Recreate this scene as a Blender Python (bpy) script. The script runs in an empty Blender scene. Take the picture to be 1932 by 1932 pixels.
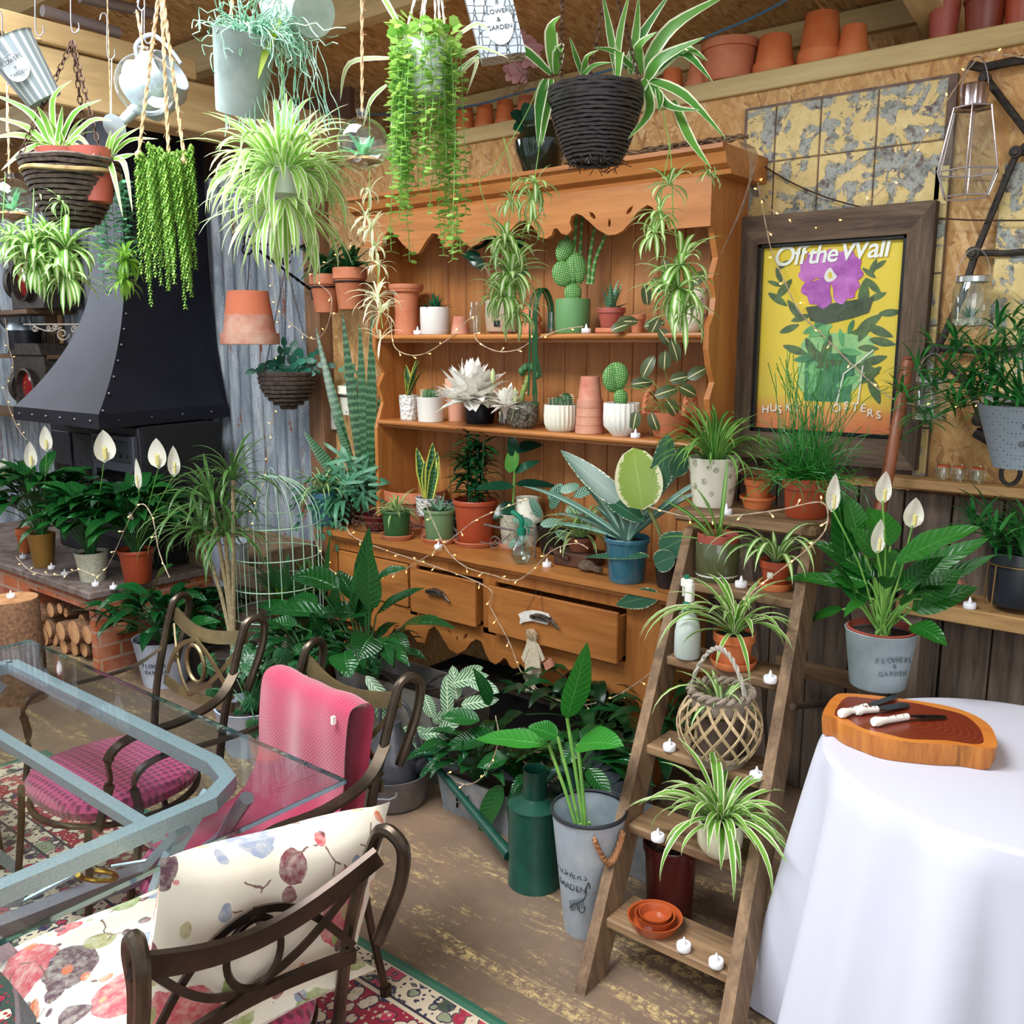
import bpy, math, random
from mathutils import Vector, Matrix, Euler
from mathutils.geometry import tessellate_polygon
SC = bpy.context.scene; COL = SC.collection
PI = math.pi
# ---------------------------------------------------------------- camera, world, light
CAMH = 1.7; FPX = 1750.0; TH = math.atan(318/FPX); AZ = math.radians(39.3)
cd = bpy.data.cameras.new('camera'); cam = bpy.data.objects.new('camera', cd); COL.objects.link(cam)
cd.sensor_width = 36; cd.lens = 36*FPX/1932; cd.clip_start = .02
cam.location = (0, 0, CAMH); cam.rotation_euler = (PI/2-TH, 0, AZ); SC.camera = cam
w = bpy.data.worlds.new('daylight'); SC.world = w; w.use_nodes = True
bg = w.node_tree.nodes['Background']; bg.inputs[0].default_value = (.86, .93, 1, 1); bg.inputs[1].default_value = .5
def area(name, loc, target, sx, sy, power, col=(1,1,1)):
    l = bpy.data.lights.new(name, 'AREA'); l.shape = 'RECTANGLE'; l.size = sx; l.size_y = sy; l.energy = power; l.color = col
    o = bpy.data.objects.new(name, l); o.location = loc
    o.rotation_euler = (Vector(target)-Vector(loc)).to_track_quat('-Z', 'Y').to_euler(); COL.objects.link(o)
area('skylight', (-2.6, .35, 3.9), (-2.6, 1.9, 1.6), 2.8, 1.4, 215, (.95, .98, 1))
area('left_window', (-8.85, 1.2, 2.75), (-4.9, 2.3, 1.4), 2.6, 1.1, 60, (.86, .93, 1))
area('doorway_daylight', (1.6, -1.2, 2.3), (-1.6, 3.0, 1.1), 2.4, 2.2, 40, (1, .98, .95))
vs = SC.view_settings; vs.view_transform = 'Standard'; vs.look = 'None'; vs.gamma = 1; vs.exposure = .6; vs.use_curve_mapping = False
SC.cycles.max_bounces = 8; SC.cycles.transparent_max_bounces = 12
# ---------------------------------------------------------------- view rays: a point of the photo met with a plane of the place
_f = Vector((-math.sin(AZ)*math.cos(TH), math.cos(AZ)*math.cos(TH), -math.sin(TH)))
_r = Vector((math.cos(AZ), math.sin(AZ), 0)); _u = _r.cross(_f)
def P(px, py, x=None, y=None, z=None, d=None):
    v = _f + _r*((px-966)/FPX) - _u*((py-966)/FPX)
    t = x/v.x if x is not None else y/v.y if y is not None else (z-CAMH)/v.z if z is not None else d
    return Vector((v.x*t, v.y*t, CAMH+v.z*t))
def dep(p): return (Vector(p)-Vector((0,0,CAMH))).dot(_f)
def px2m(p, n): return n*dep(p)/FPX
RIGHT = _r; TOCAM = Vector((math.sin(AZ), -math.cos(AZ), 0))   # along the picture's width / from the wall towards the viewer
# ---------------------------------------------------------------- materials
def lin(h):
    if not isinstance(h, str): return (*h[:3], 1)
    h = h.lstrip('#'); c = [int(h[i:i+2], 16)/255 for i in (0, 2, 4)]
    return (*[(x/12.92 if x <= .04045 else ((x+.055)/1.055)**2.4) for x in c], 1)
class N:
    def __init__(s, name):
        s.m = bpy.data.materials.new(name); s.m.use_nodes = True; s.t = s.m.node_tree; s.n = s.t.nodes
        s.b = s.n['Principled BSDF']; s.o = s.n['Material Output']
    def add(s, typ, ins=None, **kw):
        n = s.n.new('ShaderNode'+typ)
        for k, v in kw.items(): setattr(n, k, v)
        for k, v in (ins or {}).items():
            if isinstance(v, bpy.types.NodeSocket): s.t.links.new(v, n.inputs[k])
            else: n.inputs[k].default_value = v
        return n
    def math(s, op, a, b=0, c=0):
        n = s.add('Math', {0: a, 1: b, 2: c}, operation=op); return n.outputs[0]
    def mix(s, f, a, b, mode='MIX'):
        n = s.n.new('ShaderNodeMix'); n.data_type = 'RGBA'; n.blend_type = mode
        for k, v in ((0, f), (6, a), (7, b)):
            if isinstance(v, bpy.types.NodeSocket): s.t.links.new(v, n.inputs[k])
            else: n.inputs[k].default_value = v if k == 0 else lin(v)
        return n.outputs[2]
    def ramp(s, f, stops, interp='LINEAR'):
        n = s.n.new('ShaderNodeValToRGB'); s.t.links.new(f, n.inputs[0]); r = n.color_ramp; r.interpolation = interp
        while len(r.elements) < len(stops): r.elements.new(.5)
        for e, (p, c) in zip(r.elements, stops): e.position = p; e.color = lin(c)
        return n.outputs[0]
    def coord(s, scale=(1,1,1), rot=(0,0,0), kind='Object', loc=(0,0,0)):
        c = s.add('TexCoord'); return s.add('Mapping', {'Vector': c.outputs[kind], 'Scale': scale, 'Rotation': rot, 'Location': loc}).outputs[0]
    def noise(s, scale, vec=None, detail=4, rough=.6, dist=0):
        return s.add('TexNoise', {'Vector': vec if vec is not None else s.coord(), 'Scale': scale, 'Detail': detail, 'Roughness': rough, 'Distortion': dist}).outputs['Fac']
    def vor(s, scale, vec=None, feature='F1', out='Color', rnd=1):
        n = s.add('TexVoronoi', {'Vector': vec if vec is not None else s.coord(), 'Scale': scale, 'Randomness': rnd}, feature=feature); return n.outputs[out]
    def set(s, **kw):
        nm = dict(col='Base Color', rough='Roughness', metal='Metallic', spec='Specular IOR Level', coat='Coat Weight', ecol='Emission Color', es='Emission Strength', sss='Subsurface Weight', alpha='Alpha', sheen='Sheen Weight')
        for k, v in kw.items():
            i = s.b.inputs[nm[k]]
            if isinstance(v, bpy.types.NodeSocket): s.t.links.new(v, i)
            else: i.default_value = lin(v) if k in ('col', 'ecol') else v
        return s
    def bump(s, h, strength=.3, dist=.01):
        b = s.add('Bump', {'Height': h, 'Strength': strength, 'Distance': dist}); s.t.links.new(b.outputs[0], s.b.inputs['Normal']); return s
_mc = {}
def mat(key, fn):
    if key not in _mc: _mc[key] = fn()
    return _mc[key]
def plain(name, col, rough=.5, metal=0, col2=None, ns=12, bump=0, spec=.5, coat=0, sss=0, det=5):
    def f():
        n = N(name)
        if col2 or bump:
            ns_ = n.noise(ns, detail=det)
        n.set(col=n.ramp(ns_, [(.35, col), (.68, col2)]) if col2 else col, rough=rough, metal=metal, spec=spec, coat=coat, sss=sss)
        if bump: n.bump(ns_, bump, .004)
        return n.m
    return mat(name, f)
def wood(name, c1, c2, axis='z', scale=1., rough=.45, dark=None, knots=True, bump=.25, spec=.4):
    def f():
        n = N(name); k = {'x': (.09,1,1), 'y': (1,.09,1), 'z': (1,1,.09)}[axis]
        v = n.coord(tuple(a*scale for a in k)); k2 = n.coord(tuple((a**.5)*scale for a in k))
        big = n.noise(9, v, 3, .5, 1.2); fine = n.noise(60, v, 4, .7)
        g = n.math('ADD', n.math('MULTIPLY', big, .6), n.math('MULTIPLY', fine, .4))
        col = n.ramp(g, [(.34, c1), (.64, c2)])
        if knots:
            d = n.vor(2.6, k2, out='Distance'); kk = n.ramp(d, [(.04, (1,1,1)), (.085, (0,0,0))])
            col = n.mix(n.math('MULTIPLY', kk, .7), col, dark or '#4a2812')
        if dark:
            s_ = n.noise(5, v, 5, .8, .5); col = n.mix(n.ramp(s_, [(.52, (0,0,0)), (.72, (.85,.85,.85))]), col, dark)
        n.set(col=col, rough=rough, spec=spec); n.bump(fine, bump, .003); return n.m
    return mat(name, f)
def glassm(name, tint=(.93,.97,.96), edge=.06, rough=0.):
    def f():
        n = N(name); n.n.remove(n.b)
        t = n.add('BsdfTransparent', {'Color': (*tint, 1)}); g = n.add('BsdfGlossy', {'Color': (1,1,1,1), 'Roughness': rough})
        fr = n.add('LayerWeight', {'Blend': .35}).outputs['Facing']
        k = n.math('ADD', n.math('MULTIPLY', n.math('POWER', fr, 2.5), .75), edge)
        m = n.add('MixShader', {0: k, 1: t.outputs[0], 2: g.outputs[0]}); n.t.links.new(m.outputs[0], n.o.inputs[0]); return n.m
    return mat(name, f)
def leafmat(name, base, base2, stripe=None, mode='plain', w=.6, k=26, rough=.38, trans=.3, bump=.3, vcol=None):
    """u runs across a leaf, the fraction of v along it, its integer part numbers the leaf"""
    def f():
        n = N(name); uv = n.add('TexCoord').outputs['UV']; sp = n.add('SeparateXYZ', {0: uv})
        u = sp.outputs[0]; v = sp.outputs[1]; vf = n.math('FRACT', v); idn = n.math('FLOOR', v)
        rn = n.add('TexWhiteNoise', {'W': idn}, noise_dimensions='1D').outputs[0]
        col = n.mix(rn, base, base2)
        a = n.math('MULTIPLY', n.math('ABSOLUTE', n.math('SUBTRACT', u, .5)), 2)
        h = a
        if mode == 'edge':
            m = n.ramp(a, [(w-.03, (0,0,0)), (w+.03, (1,1,1))]); col = n.mix(m, col, stripe)
        elif mode == 'center':
            m = n.ramp(a, [(w-.05, (1,1,1)), (w+.05, (0,0,0))]); col = n.mix(m, col, stripe)
        elif mode == 'veins':
            s_ = n.math('SINE', n.math('MULTIPLY', n.math('SUBTRACT', vf, n.math('MULTIPLY', a, .16)), k*6.28))
            h = n.math('ADD', s_, n.math('MULTIPLY', n.ramp(a, [(0, (0,0,0)), (.09, (1,1,1))]), 3))
            m = n.ramp(a, [(.03, (1,1,1)), (.08, (0,0,0))]); col = n.mix(n.math('MULTIPLY', m, .5), col, stripe or base2)
            col = n.mix(n.ramp(s_, [(.55, (0,0,0)), (1, (.25,.25,.25))]), col, stripe or base2)
        elif mode == 'maranta':
            s_ = n.math('SINE', n.math('MULTIPLY', n.math('SUBTRACT', vf, n.math('MULTIPLY', a, .22)), k*6.28))
            col = n.mix(n.ramp(s_, [(.0, (0,0,0)), (.75, (1,1,1))]), col, stripe)
            if vcol: col = n.mix(n.ramp(a, [(.05, (1,1,1)), (.11, (0,0,0))]), col, vcol)
        elif mode == 'bands':
            nz = n.noise(9, n.add('Mapping', {'Vector': uv, 'Scale': (1.5, 3, 1)}).outputs[0], 3)
            s_ = n.math('SINE', n.math('ADD', n.math('MULTIPLY', vf, k*6.28), n.math('MULTIPLY', nz, 9)))
            col = n.mix(n.ramp(s_, [(.1, (0,0,0)), (.75, (1,1,1))]), col, stripe)
            if vcol: col = n.mix(n.ramp(a, [(w-.02, (0,0,0)), (w+.02, (1,1,1))]), col, vcol)
        elif mode == 'blotch':
            nz = n.noise(14, n.add('Mapping', {'Vector': uv, 'Scale': (.6, 2.2, 1)}).outputs[0], 4)
            aa = n.math('ADD', a, n.math('MULTIPLY', n.math('SUBTRACT', nz, .5), .9))
            col = n.mix(n.ramp(aa, [(w, (0,0,0)), (w+.04, (1,1,1))]), col, stripe)
            col = n.mix(n.ramp(a, [(.02, (.6,.6,.6)), (.05, (0,0,0))]), col, vcol or stripe)
        elif mode == 'dots':
            d = n.vor(k, n.add('Mapping', {'Vector': uv, 'Scale': (1, 1, 1)}).outputs[0], out='Distance', rnd=.15)
            col = n.mix(n.ramp(d, [(.16, (1,1,1)), (.24, (0,0,0))]), col, stripe)
        n.set(col=col, rough=rough, spec=.45)
        if bump: n.bump(h, bump, .0015)
        if trans:
            t = n.add('BsdfTranslucent'); n.t.links.new(col, t.inputs[0])
            m = n.add('MixShader', {0: trans, 1: n.b.outputs[0], 2: t.outputs[0]}); n.t.links.new(m.outputs[0], n.o.inputs[0])
        return n.m
    return mat(name, f)
# ---------------------------------------------------------------- mesh builder
class MB:
    def __init__(s): s.v = []; s.f = []; s.uv = []; s.mi = []; s.lid = 0; s.cm = 0; s.M = None
    def addv(s, p):
        p = Vector(p)
        if s.M is not None: p = s.M @ p
        s.v.append(p); return len(s.v)-1
    def face(s, idx, uvs=None):
        s.f.append(tuple(idx)); s.mi.append(s.cm); s.uv.append(uvs or [(0,0)]*len(idx))
    def box(s, lo, hi, rot=None, bev=0):
        lo, hi = Vector(lo), Vector(hi); c = (lo+hi)/2; R = Euler(rot).to_matrix() if rot else None
        def q(x, y, z):
            p = Vector((x,y,z)); return c + R@(p-c) if R else p
        b = bev
        if not b:
            i = [s.addv(q(x,y,z)) for x in (lo.x,hi.x) for y in (lo.y,hi.y) for z in (lo.z,hi.z)]
            for a in ((0,1,3,2),(4,6,7,5),(0,4,5,1),(2,3,7,6),(0,2,6,4),(1,5,7,3)): s.face([i[k] for k in a])
            return s
        b = min(b, (hi.x-lo.x)/2.01, (hi.y-lo.y)/2.01, (hi.z-lo.z)/2.01)
        I = {}
        for sx in (0,1):
            for sy in (0,1):
                for sz in (0,1):
                    X = (lo.x,hi.x)[sx]; Y = (lo.y,hi.y)[sy]; Z = (lo.z,hi.z)[sz]
                    dx, dy, dz = (b,-b)[sx], (b,-b)[sy], (b,-b)[sz]
                    I[sx,sy,sz] = (s.addv(q(X,Y+dy,Z+dz)), s.addv(q(X+dx,Y,Z+dz)), s.addv(q(X+dx,Y+dy,Z)))
        def F(l, flip):
            s.face(l[::-1] if flip else l)
        for a, k in enumerate(((1,2),(0,2),(0,1))):
            for e in (0,1):
                def key(p, r):
                    t = [0,0,0]; t[a] = e; t[k[0]] = p; t[k[1]] = r; return tuple(t)
                F([I[key(*pr)][a] for pr in ((0,0),(1,0),(1,1),(0,1))], (e == 0) != (a == 1))
        for a in range(3):
            o1, o2 = [k for k in range(3) if k != a]
            for p in (0,1):
                for r in (0,1):
                    def key(t_):
                        t = [0,0,0]; t[a] = t_; t[o1] = p; t[o2] = r; return tuple(t)
                    F([I[key(0)][o1], I[key(1)][o1], I[key(1)][o2], I[key(0)][o2]], (p+r+(a==1)) % 2 == 0)
        for kx, t in I.items(): F([t[0], t[1], t[2]], sum(kx) % 2 == 1)
        return s
    def prism(s, loops, w0, w1, ax='y', bev=0):
        """loops of (a,b) outlines (first outer, others holes), extruded along ax"""
        def q(a, b, w): return {'y': (a,w,b), 'x': (w,a,b), 'z': (a,b,w)}[ax]
        if not isinstance(loops[0], list): loops = [loops]
        tri = tessellate_polygon([[Vector((a,b,0)) for a,b in l] for l in loops]); flat = [p for l in loops for p in l]
        A = [s.addv(q(a,b,w0)) for a,b in flat]; B = [s.addv(q(a,b,w1)) for a,b in flat]
        for t in tri: s.face([A[i] for i in t]); s.face([B[i] for i in reversed(t)])
        o = 0
        for l in loops:
            n = len(l)
            for i in range(n):
                j = (i+1) % n; s.face([A[o+i], A[o+j], B[o+j], B[o+i]])
            o += n
        return s
    def lathe(s, prof, c=(0,0,0), seg=24, sx=1., sy=1., rib=0, ribn=12, axis=None, uvk=1.):
        c = Vector(c); R = Vector((0,0,1)).rotation_difference(Vector(axis).normalized()).to_matrix() if axis else None
        rings = []; L = 0
        for k, (r, z) in enumerate(prof):
            if k: L += math.hypot(r-prof[k-1][0], z-prof[k-1][1])
            if r < 1e-5: rings.append(([s.addv(c+(R@Vector((0,0,z)) if R else Vector((0,0,z))))], L)); continue
            ring = []
            for i in range(seg):
                a = 2*PI*i/seg; rr = r*(1+rib*math.cos(a*ribn)) if rib else r
                p = Vector((rr*math.cos(a)*sx, rr*math.sin(a)*sy, z)); ring.append(s.addv(c+(R@p if R else p)))
            rings.append((ring, L))
        for (a, la), (b, lb) in zip(rings, rings[1:]):
            for i in range(seg):
                j = (i+1) % seg; u0, u1 = i/seg*uvk, (i+1)/seg*uvk
                if len(a) == 1 and len(b) == 1: continue
                if len(a) == 1: s.face([a[0], b[i], b[j]][::-1], [(u0,la),(u0,lb),(u1,lb)][::-1])
                elif len(b) == 1: s.face([a[i], a[j], b[0]], [(u0,la),(u1,la),(u0,lb)])
                else: s.face([a[i], a[j], b[j], b[i]], [(u0,la),(u1,la),(u1,lb),(u0,lb)])
        return s
    def tube(s, pts, r, seg=6, closed=False, flat=None, cap=True, up=None):
        """round (or flat=(w,h) strip) along pts; r may be a function of 0..1"""
        pts = [Vector(p) for p in pts]; n = len(pts)
        if n < 2: return s
        rings = []; N_ = None
        for i, p in enumerate(pts):
            if closed: t = pts[(i+1) % n]-pts[i-1]
            else: t = pts[min(i+1, n-1)]-pts[max(i-1, 0)]
            if t.length < 1e-9: t = Vector((0,0,1))
            t.normalize()
            if up is not None: N_ = Vector(up)
            if N_ is None: N_ = Vector((0,0,1)) if abs(t.z) < .9 else Vector((1,0,0))
            N_ = (N_ - t*N_.dot(t))
            if N_.length < 1e-6: N_ = t.orthogonal()
            N_.normalize(); B = t.cross(N_)
            rr = r(i/(n-1)) if callable(r) else r
            ring = []
            if flat:
                for a, b in ((-1,-1),(1,-1),(1,1),(-1,1)): ring.append(s.addv(p + B*(a*flat[0]/2) + N_*(b*flat[1]/2)))
            else:
                for k in range(seg):
                    a = 2*PI*k/seg; ring.append(s.addv(p + (N_*math.cos(a)+B*math.sin(a))*rr))
            rings.append(ring)
        m = len(rings[0])
        for i in range(n if closed else n-1):
            a, b = rings[i], rings[(i+1) % n]
            for k in range(m):
                j = (k+1) % m; s.face([a[k], a[j], b[j], b[k]], [(k/m, i/n), ((k+1)/m, i/n), ((k+1)/m, (i+1)/n), (k/m, (i+1)/n)])
        if cap and not closed: s.face(rings[0][::-1]); s.face(rings[-1])
        return s
    def blob(s, c, r, seg=8, rings=6, sc=(1,1,1)):
        c = Vector(c); s_ = [( max(1e-6, math.sin(PI*i/rings))*r, -math.cos(PI*i/rings)*r*sc[2]) for i in range(rings+1)]
        s_[0] = (0, s_[0][1]); s_[-1] = (0, s_[-1][1]); return s.lathe(s_, c, seg, sc[0], sc[1])
    def leaf(s, p, az, el, L, W, droop=1.2, shape='strap', seg=8, fold=.25, twist=0, curl=0, wave=0):
        """a leaf grown from p: azimuth az, elevation el, bending down by droop in all"""
        p = Vector(p); N_ = Vector((0,0,1)); st = L/seg; rows = []; s.lid += 1; id_ = s.lid
        for i in range(seg+1):
            t = i/seg; e = el - droop*(t**1.3); a = az + curl*t
            d = Vector((math.cos(a)*math.cos(e), math.sin(a)*math.cos(e), math.sin(e)))
            sd = Vector((-math.sin(a), math.cos(a), 0)); up = sd.cross(d)*-1
            if twist: 
                q = Matrix.Rotation(twist*t, 3, d); sd = q@sd; up = q@up
            wd = W*.5*{'strap': min(1, .55+1.6*t)*min(1, (1-t)*3.2+.02), 'lance': (math.sin(PI*min(1, t**.75))**.8)*(1-.15*t)+.015,
                 'oval': math.sqrt(max(0, math.sin(PI*min(1,t**.85))))+.01, 'sword': (.75+.5*t if t < .5 else 1)*min(1, ((1-t)*2.2)**.7+.01),
                 'spike': (1-t)**.8+.02, 'round': math.sqrt(max(0, 1-(2*t-1)**2))+.02, 'fern': (1-t)**.6}[shape]
            wv = math.sin(t*17+id_)*wave*W
            rows.append((s.addv(p+sd*wd+up*(fold*wd+wv)), s.addv(p), s.addv(p-sd*wd+up*(fold*wd-wv)), t)); p = p + d*st
        for r0, r1 in zip(rows, rows[1:]):
            t0, t1 = min(r0[3], .999)+id_, min(r1[3], .999)+id_
            s.face([r0[0], r0[1], r1[1], r1[0]], [(0,t0),(.5,t0),(.5,t1),(0,t1)])
            s.face([r0[1], r0[2], r1[2], r1[1]], [(.5,t0),(1,t0),(1,t1),(.5,t1)])
        return p
    def leaf2(s, p, d, n, L, W, bend=.6, shape='oval', seg=8, fold=.2, wave=0, rib=None):
        """a leaf from p along d whose upper face looks along n; bend>0 lets the tip fall back from n"""
        p = Vector(p); d = Vector(d).normalized(); n = Vector(n); n = (n-d*n.dot(d)).normalized(); sd = d.cross(n); st = L/seg; rows = []; s.lid += 1; id_ = s.lid
        for i in range(seg+1):
            t = i/seg; a = bend*(t**1.2); dd = d*math.cos(a)-n*math.sin(a); nn = n*math.cos(a)+d*math.sin(a)
            wd = W*.5*{'strap': min(1, .55+1.6*t)*min(1, (1-t)*3.2+.02), 'lance': (math.sin(PI*min(1, t**.75))**.8)*(1-.15*t)+.015,
                 'oval': math.sqrt(max(0, math.sin(PI*min(1,t**.85))))+.01, 'sword': (.75+.5*t if t < .5 else 1)*min(1, ((1-t)*2.2)**.7+.01),
                 'spike': (1-t)**.8+.02, 'heart': (math.sqrt(max(0,math.sin(PI*min(1,t**.55))))*(1.05-.35*t))+.01}[shape]
            wv = math.sin(t*15+id_*1.7)*wave*W
            rows.append((s.addv(p+sd*wd+nn*(fold*wd+wv)), s.addv(p), s.addv(p-sd*wd+nn*(fold*wd-wv)), t)); p = p + dd*st
        for r0, r1 in zip(rows, rows[1:]):
            t0, t1 = min(r0[3], .999)+id_, min(r1[3], .999)+id_
            s.face([r0[0], r0[1], r1[1], r1[0]], [(0,t0),(.5,t0),(.5,t1),(0,t1)])
            s.face([r0[1], r0[2], r1[2], r1[1]], [(.5,t0),(1,t0),(1,t1),(.5,t1)])
        return p
    def quadleaf(s, c, d, n, L, W):
        """tiny leaf: hexagon"""
        c = Vector(c); d = Vector(d).normalized(); n = Vector(n); sd = d.cross(n)
        if sd.length < 1e-5: sd = d.orthogonal()
        sd.normalize(); s.lid += 1; k = s.lid
        q = [s.addv(c), s.addv(c+d*L*.35+sd*W*.5), s.addv(c+d*L*.75+sd*W*.42), s.addv(c+d*L), s.addv(c+d*L*.75-sd*W*.42), s.addv(c+d*L*.35-sd*W*.5)]
        s.face(q, [(.5,k+.01),(1,k+.35),(.9,k+.75),(.5,k+.99),(.1,k+.75),(0,k+.35)]); return s
    def build(s, name, m, parent=None, smooth=True, world=False, tagd=None):
        me = bpy.data.meshes.new(name)
        if parent is not None and world:
            off = Vector(parent.matrix_basis.translation)
            q = parent
            while q.parent: q = q.parent; off += q.location
        elif parent is not None: off = Vector((0,0,0))
        else:
            xs = [p.x for p in s.v]; ys = [p.y for p in s.v]; zs = [p.z for p in s.v]
            off = Vector(((min(xs)+max(xs))/2, (min(ys)+max(ys))/2, min(zs)))
        me.from_pydata([tuple(p-off) for p in s.v], [], s.f)
        uvl = me.uv_layers.new(name='UVMap'); flat = [c for fu in s.uv for u in fu for c in u]; uvl.data.foreach_set('uv', flat)
        ms = m if isinstance(m, (list, tuple)) else [m]
        for q in ms: me.materials.append(q)
        me.polygons.foreach_set('material_index', s.mi)
        me.polygons.foreach_set('use_smooth', [smooth]*len(s.f))
        me.update()
        if smooth:
            try: me.set_sharp_from_angle(angle=math.radians(38))
            except Exception: pass
        o = bpy.data.objects.new(name, me); COL.objects.link(o)
        if parent is not None: o.parent = parent
        else: o.location = off
        if tagd: tag(o, *tagd)
        return o
def tag(o, label, cat, group=None, kind=None):
    o['label'] = label; o['category'] = cat
    if group: o['group'] = group
    if kind: o['kind'] = kind
    return o
def thing(name, label, cat, loc, group=None, rz=0):
    o = bpy.data.objects.new(name, None); COL.objects.link(o); o.location = Vector(loc); o.rotation_euler = (0,0,rz); o.empty_display_size = .05
    return tag(o, label, cat, group)
def struct(name, mb, m, smooth=False):
    o = mb.build(name, m, smooth=smooth); o['kind'] = 'structure'; return o
def copy_thing(o, loc, rz=None, label=None, group=None):
    r = o.copy(); COL.objects.link(r); r.location = Vector(loc)
    if rz is not None: r.rotation_euler = (0,0,rz)
    if label: r['label'] = label
    if group: r['group'] = group
    for ch in list(o.children):
        c = ch.copy(); COL.objects.link(c); c.parent = r
        for g in ch.children:
            d = g.copy(); COL.objects.link(d); d.parent = c
    return r
def spline(pts, n=6, closed=False):
    pts = [Vector(p) for p in pts]; out = []; m = len(pts)
    rng = range(m if closed else m-1)
    for i in rng:
        p0 = pts[i-1] if (i > 0 or closed) else pts[0]; p1 = pts[i]; p2 = pts[(i+1) % m]
        p3 = pts[(i+2) % m] if (closed or i+2 < m) else pts[-1]
        for k in range(n):
            t = k/n; out.append(.5*((2*p1)+(p2-p0)*t+(2*p0-5*p1+4*p2-p3)*t*t+(3*p1-p0-3*p2+p3)*t**3))
    if not closed: out.append(pts[-1])
    return out
def text_obj(name, body, size, m, parent, loc, right, up, ext=.0006, shear=0, spacing=1., bold=0):
    """lettering as real raised shapes; right / up give the plane it stands in"""
    cu = bpy.data.curves.new(name, 'FONT'); cu.body = body; cu.size = size; cu.extrude = ext; cu.align_x = 'CENTER'; cu.shear = shear; cu.space_character = spacing; cu.offset = bold
    o = bpy.data.objects.new(name, cu); COL.objects.link(o); dg = bpy.context.evaluated_depsgraph_get()
    me = bpy.data.meshes.new_from_object(o.evaluated_get(dg)); bpy.data.objects.remove(o)
    r = Vector(right).normalized(); u = Vector(up).normalized(); nn = r.cross(u)
    M_ = Matrix(((r.x,u.x,nn.x),(r.y,u.y,nn.y),(r.z,u.z,nn.z))).to_4x4(); M_.translation = Vector(loc)
    me.transform(M_); me.materials.clear(); me.materials.append(m)
    o = bpy.data.objects.new(name, me); COL.objects.link(o); o.parent = parent; return o
R = random.Random(7)
# ================================================================ materials of the place
def _osb():
    n = N('osb'); cols = [(0,'#ab8152'),(.3,'#d2ab74'),(.55,'#bd9058'),(.72,'#e0be8c'),(.9,'#94663e'),(1,'#c99d66')]
    def layer(rot, sc, k):
        v = n.add('Mapping', {'Vector': n.coord((1,1,1), rot), 'Scale': sc}).outputs[0]; nz = n.add('TexNoise', {'Vector': v, 'Scale': 5.0, 'Detail': 4}).outputs['Color']
        return n.vor(k, n.mix(.09, v, nz))
    ls = [layer((0,.35,0), (.5,1,3.6), 24), layer((0,-.6,0), (.6,1,3.6), 27), layer((0,1.3,0), (.6,1,3.3), 25), layer((0,-1.15,.1), (.5,1,4), 22)]
    col = None
    for i, l in enumerate(ls):
        sp_ = n.add('SeparateColor', {0: l}); r_ = n.ramp(sp_.outputs[0], cols, 'LINEAR')
        col = r_ if col is None else n.mix(n.math('MULTIPLY', n.math('GREATER_THAN', sp_.outputs[1], .35+.1*i), .85), col, r_)
        g = sp_.outputs[2]
    fine = n.noise(140, n.coord((1,1,.5)), 4, .8); col = n.mix(n.ramp(fine, [(.5,(0,0,0)),(.72,(.35,.35,.35))]), col, '#7d5022')
    d = n.noise(1.5); col = n.mix(n.ramp(d, [(.4,(0,0,0)),(.75,(.4,.4,.4))]), col, '#c98a45')
    n.set(col=col, rough=.6, spec=.25); n.bump(g, .25, .004); return n.m
OSB = _osb()
def _corr():
    n = N('galvanised_corrugated'); v = n.coord((1,1,.12)); streak = n.noise(14, v, 6, .7, .4); sp = n.noise(70, n.coord(), 4, .75)
    col = n.ramp(streak, [(.3,'#68727f'),(.48,'#929ba6'),(.58,'#b9c0c6'),(.7,'#858f9b')])
    col = n.mix(n.ramp(sp, [(.55,(0,0,0)),(.7,(.55,.55,.55))]), col, '#4b5363')
    lime = n.noise(7, n.coord((1.6,1,.16)), 5, .8); col = n.mix(n.ramp(lime, [(.58,(0,0,0)),(.66,(.6,.6,.6))]), col, '#b9b6a4')
    rust = n.noise(5.5, n.coord((2.2,1,.4), loc=(3,0,1)), 6, .75); rm = n.ramp(rust, [(.6,(0,0,0)),(.635,(1,1,1))])
    col = n.mix(rm, col, n.ramp(sp, [(.35,'#6e2c16'),(.6,'#a4552f')]))
    n.set(col=col, rough=.48, metal=.35); n.bump(sp, .2, .002); return n.m
CORR = _corr()
def _conc():
    n = N('concrete_floor'); a = n.noise(1.6, None, 6, .6); b = n.noise(30, None, 6, .8)
    col = n.ramp(a, [(.3,'#5d4b3e'),(.5,'#776353'),(.7,'#8a705a')]); col = n.mix(n.ramp(b, [(.5,(0,0,0)),(.8,(.4,.4,.4))]), col, '#5b4a3c')
    st = n.noise(3.2, n.coord((.5,2.6,1), (0,0,-1.05)), 6, .85, .6); fl = n.noise(46, None, 4, .9)
    m = n.math('MULTIPLY', n.ramp(n.math('ADD', st, n.math('MULTIPLY', n.noise(.9), .35)), [(.67,(0,0,0)),(.77,(1,1,1))]), n.ramp(fl, [(.47,(0,0,0)),(.55,(1,1,1))]))
    col = n.mix(n.math('MULTIPLY', m, .8), col, '#cdb27a')
    n.set(col=col, rough=n.ramp(a, [(.3,(.35,.35,.35)),(.7,(.6,.6,.6))]), spec=.4); n.bump(b, .12, .003); return n.m
CONC = _conc()
PINE = wood('pine_honey', '#965a2b', '#bb7a3f', 'z', 1, .38, '#8a4a1c', False, .1)
PINEX = wood('pine_honey_x', '#9a5e2e', '#be7e43', 'x', 1, .36, '#8a4a1c', True, .1)
PINED = wood('pine_board', '#965d2e', '#b67c48', 'z', 1.2, .45, '#8d5220', True, .1)
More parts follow.
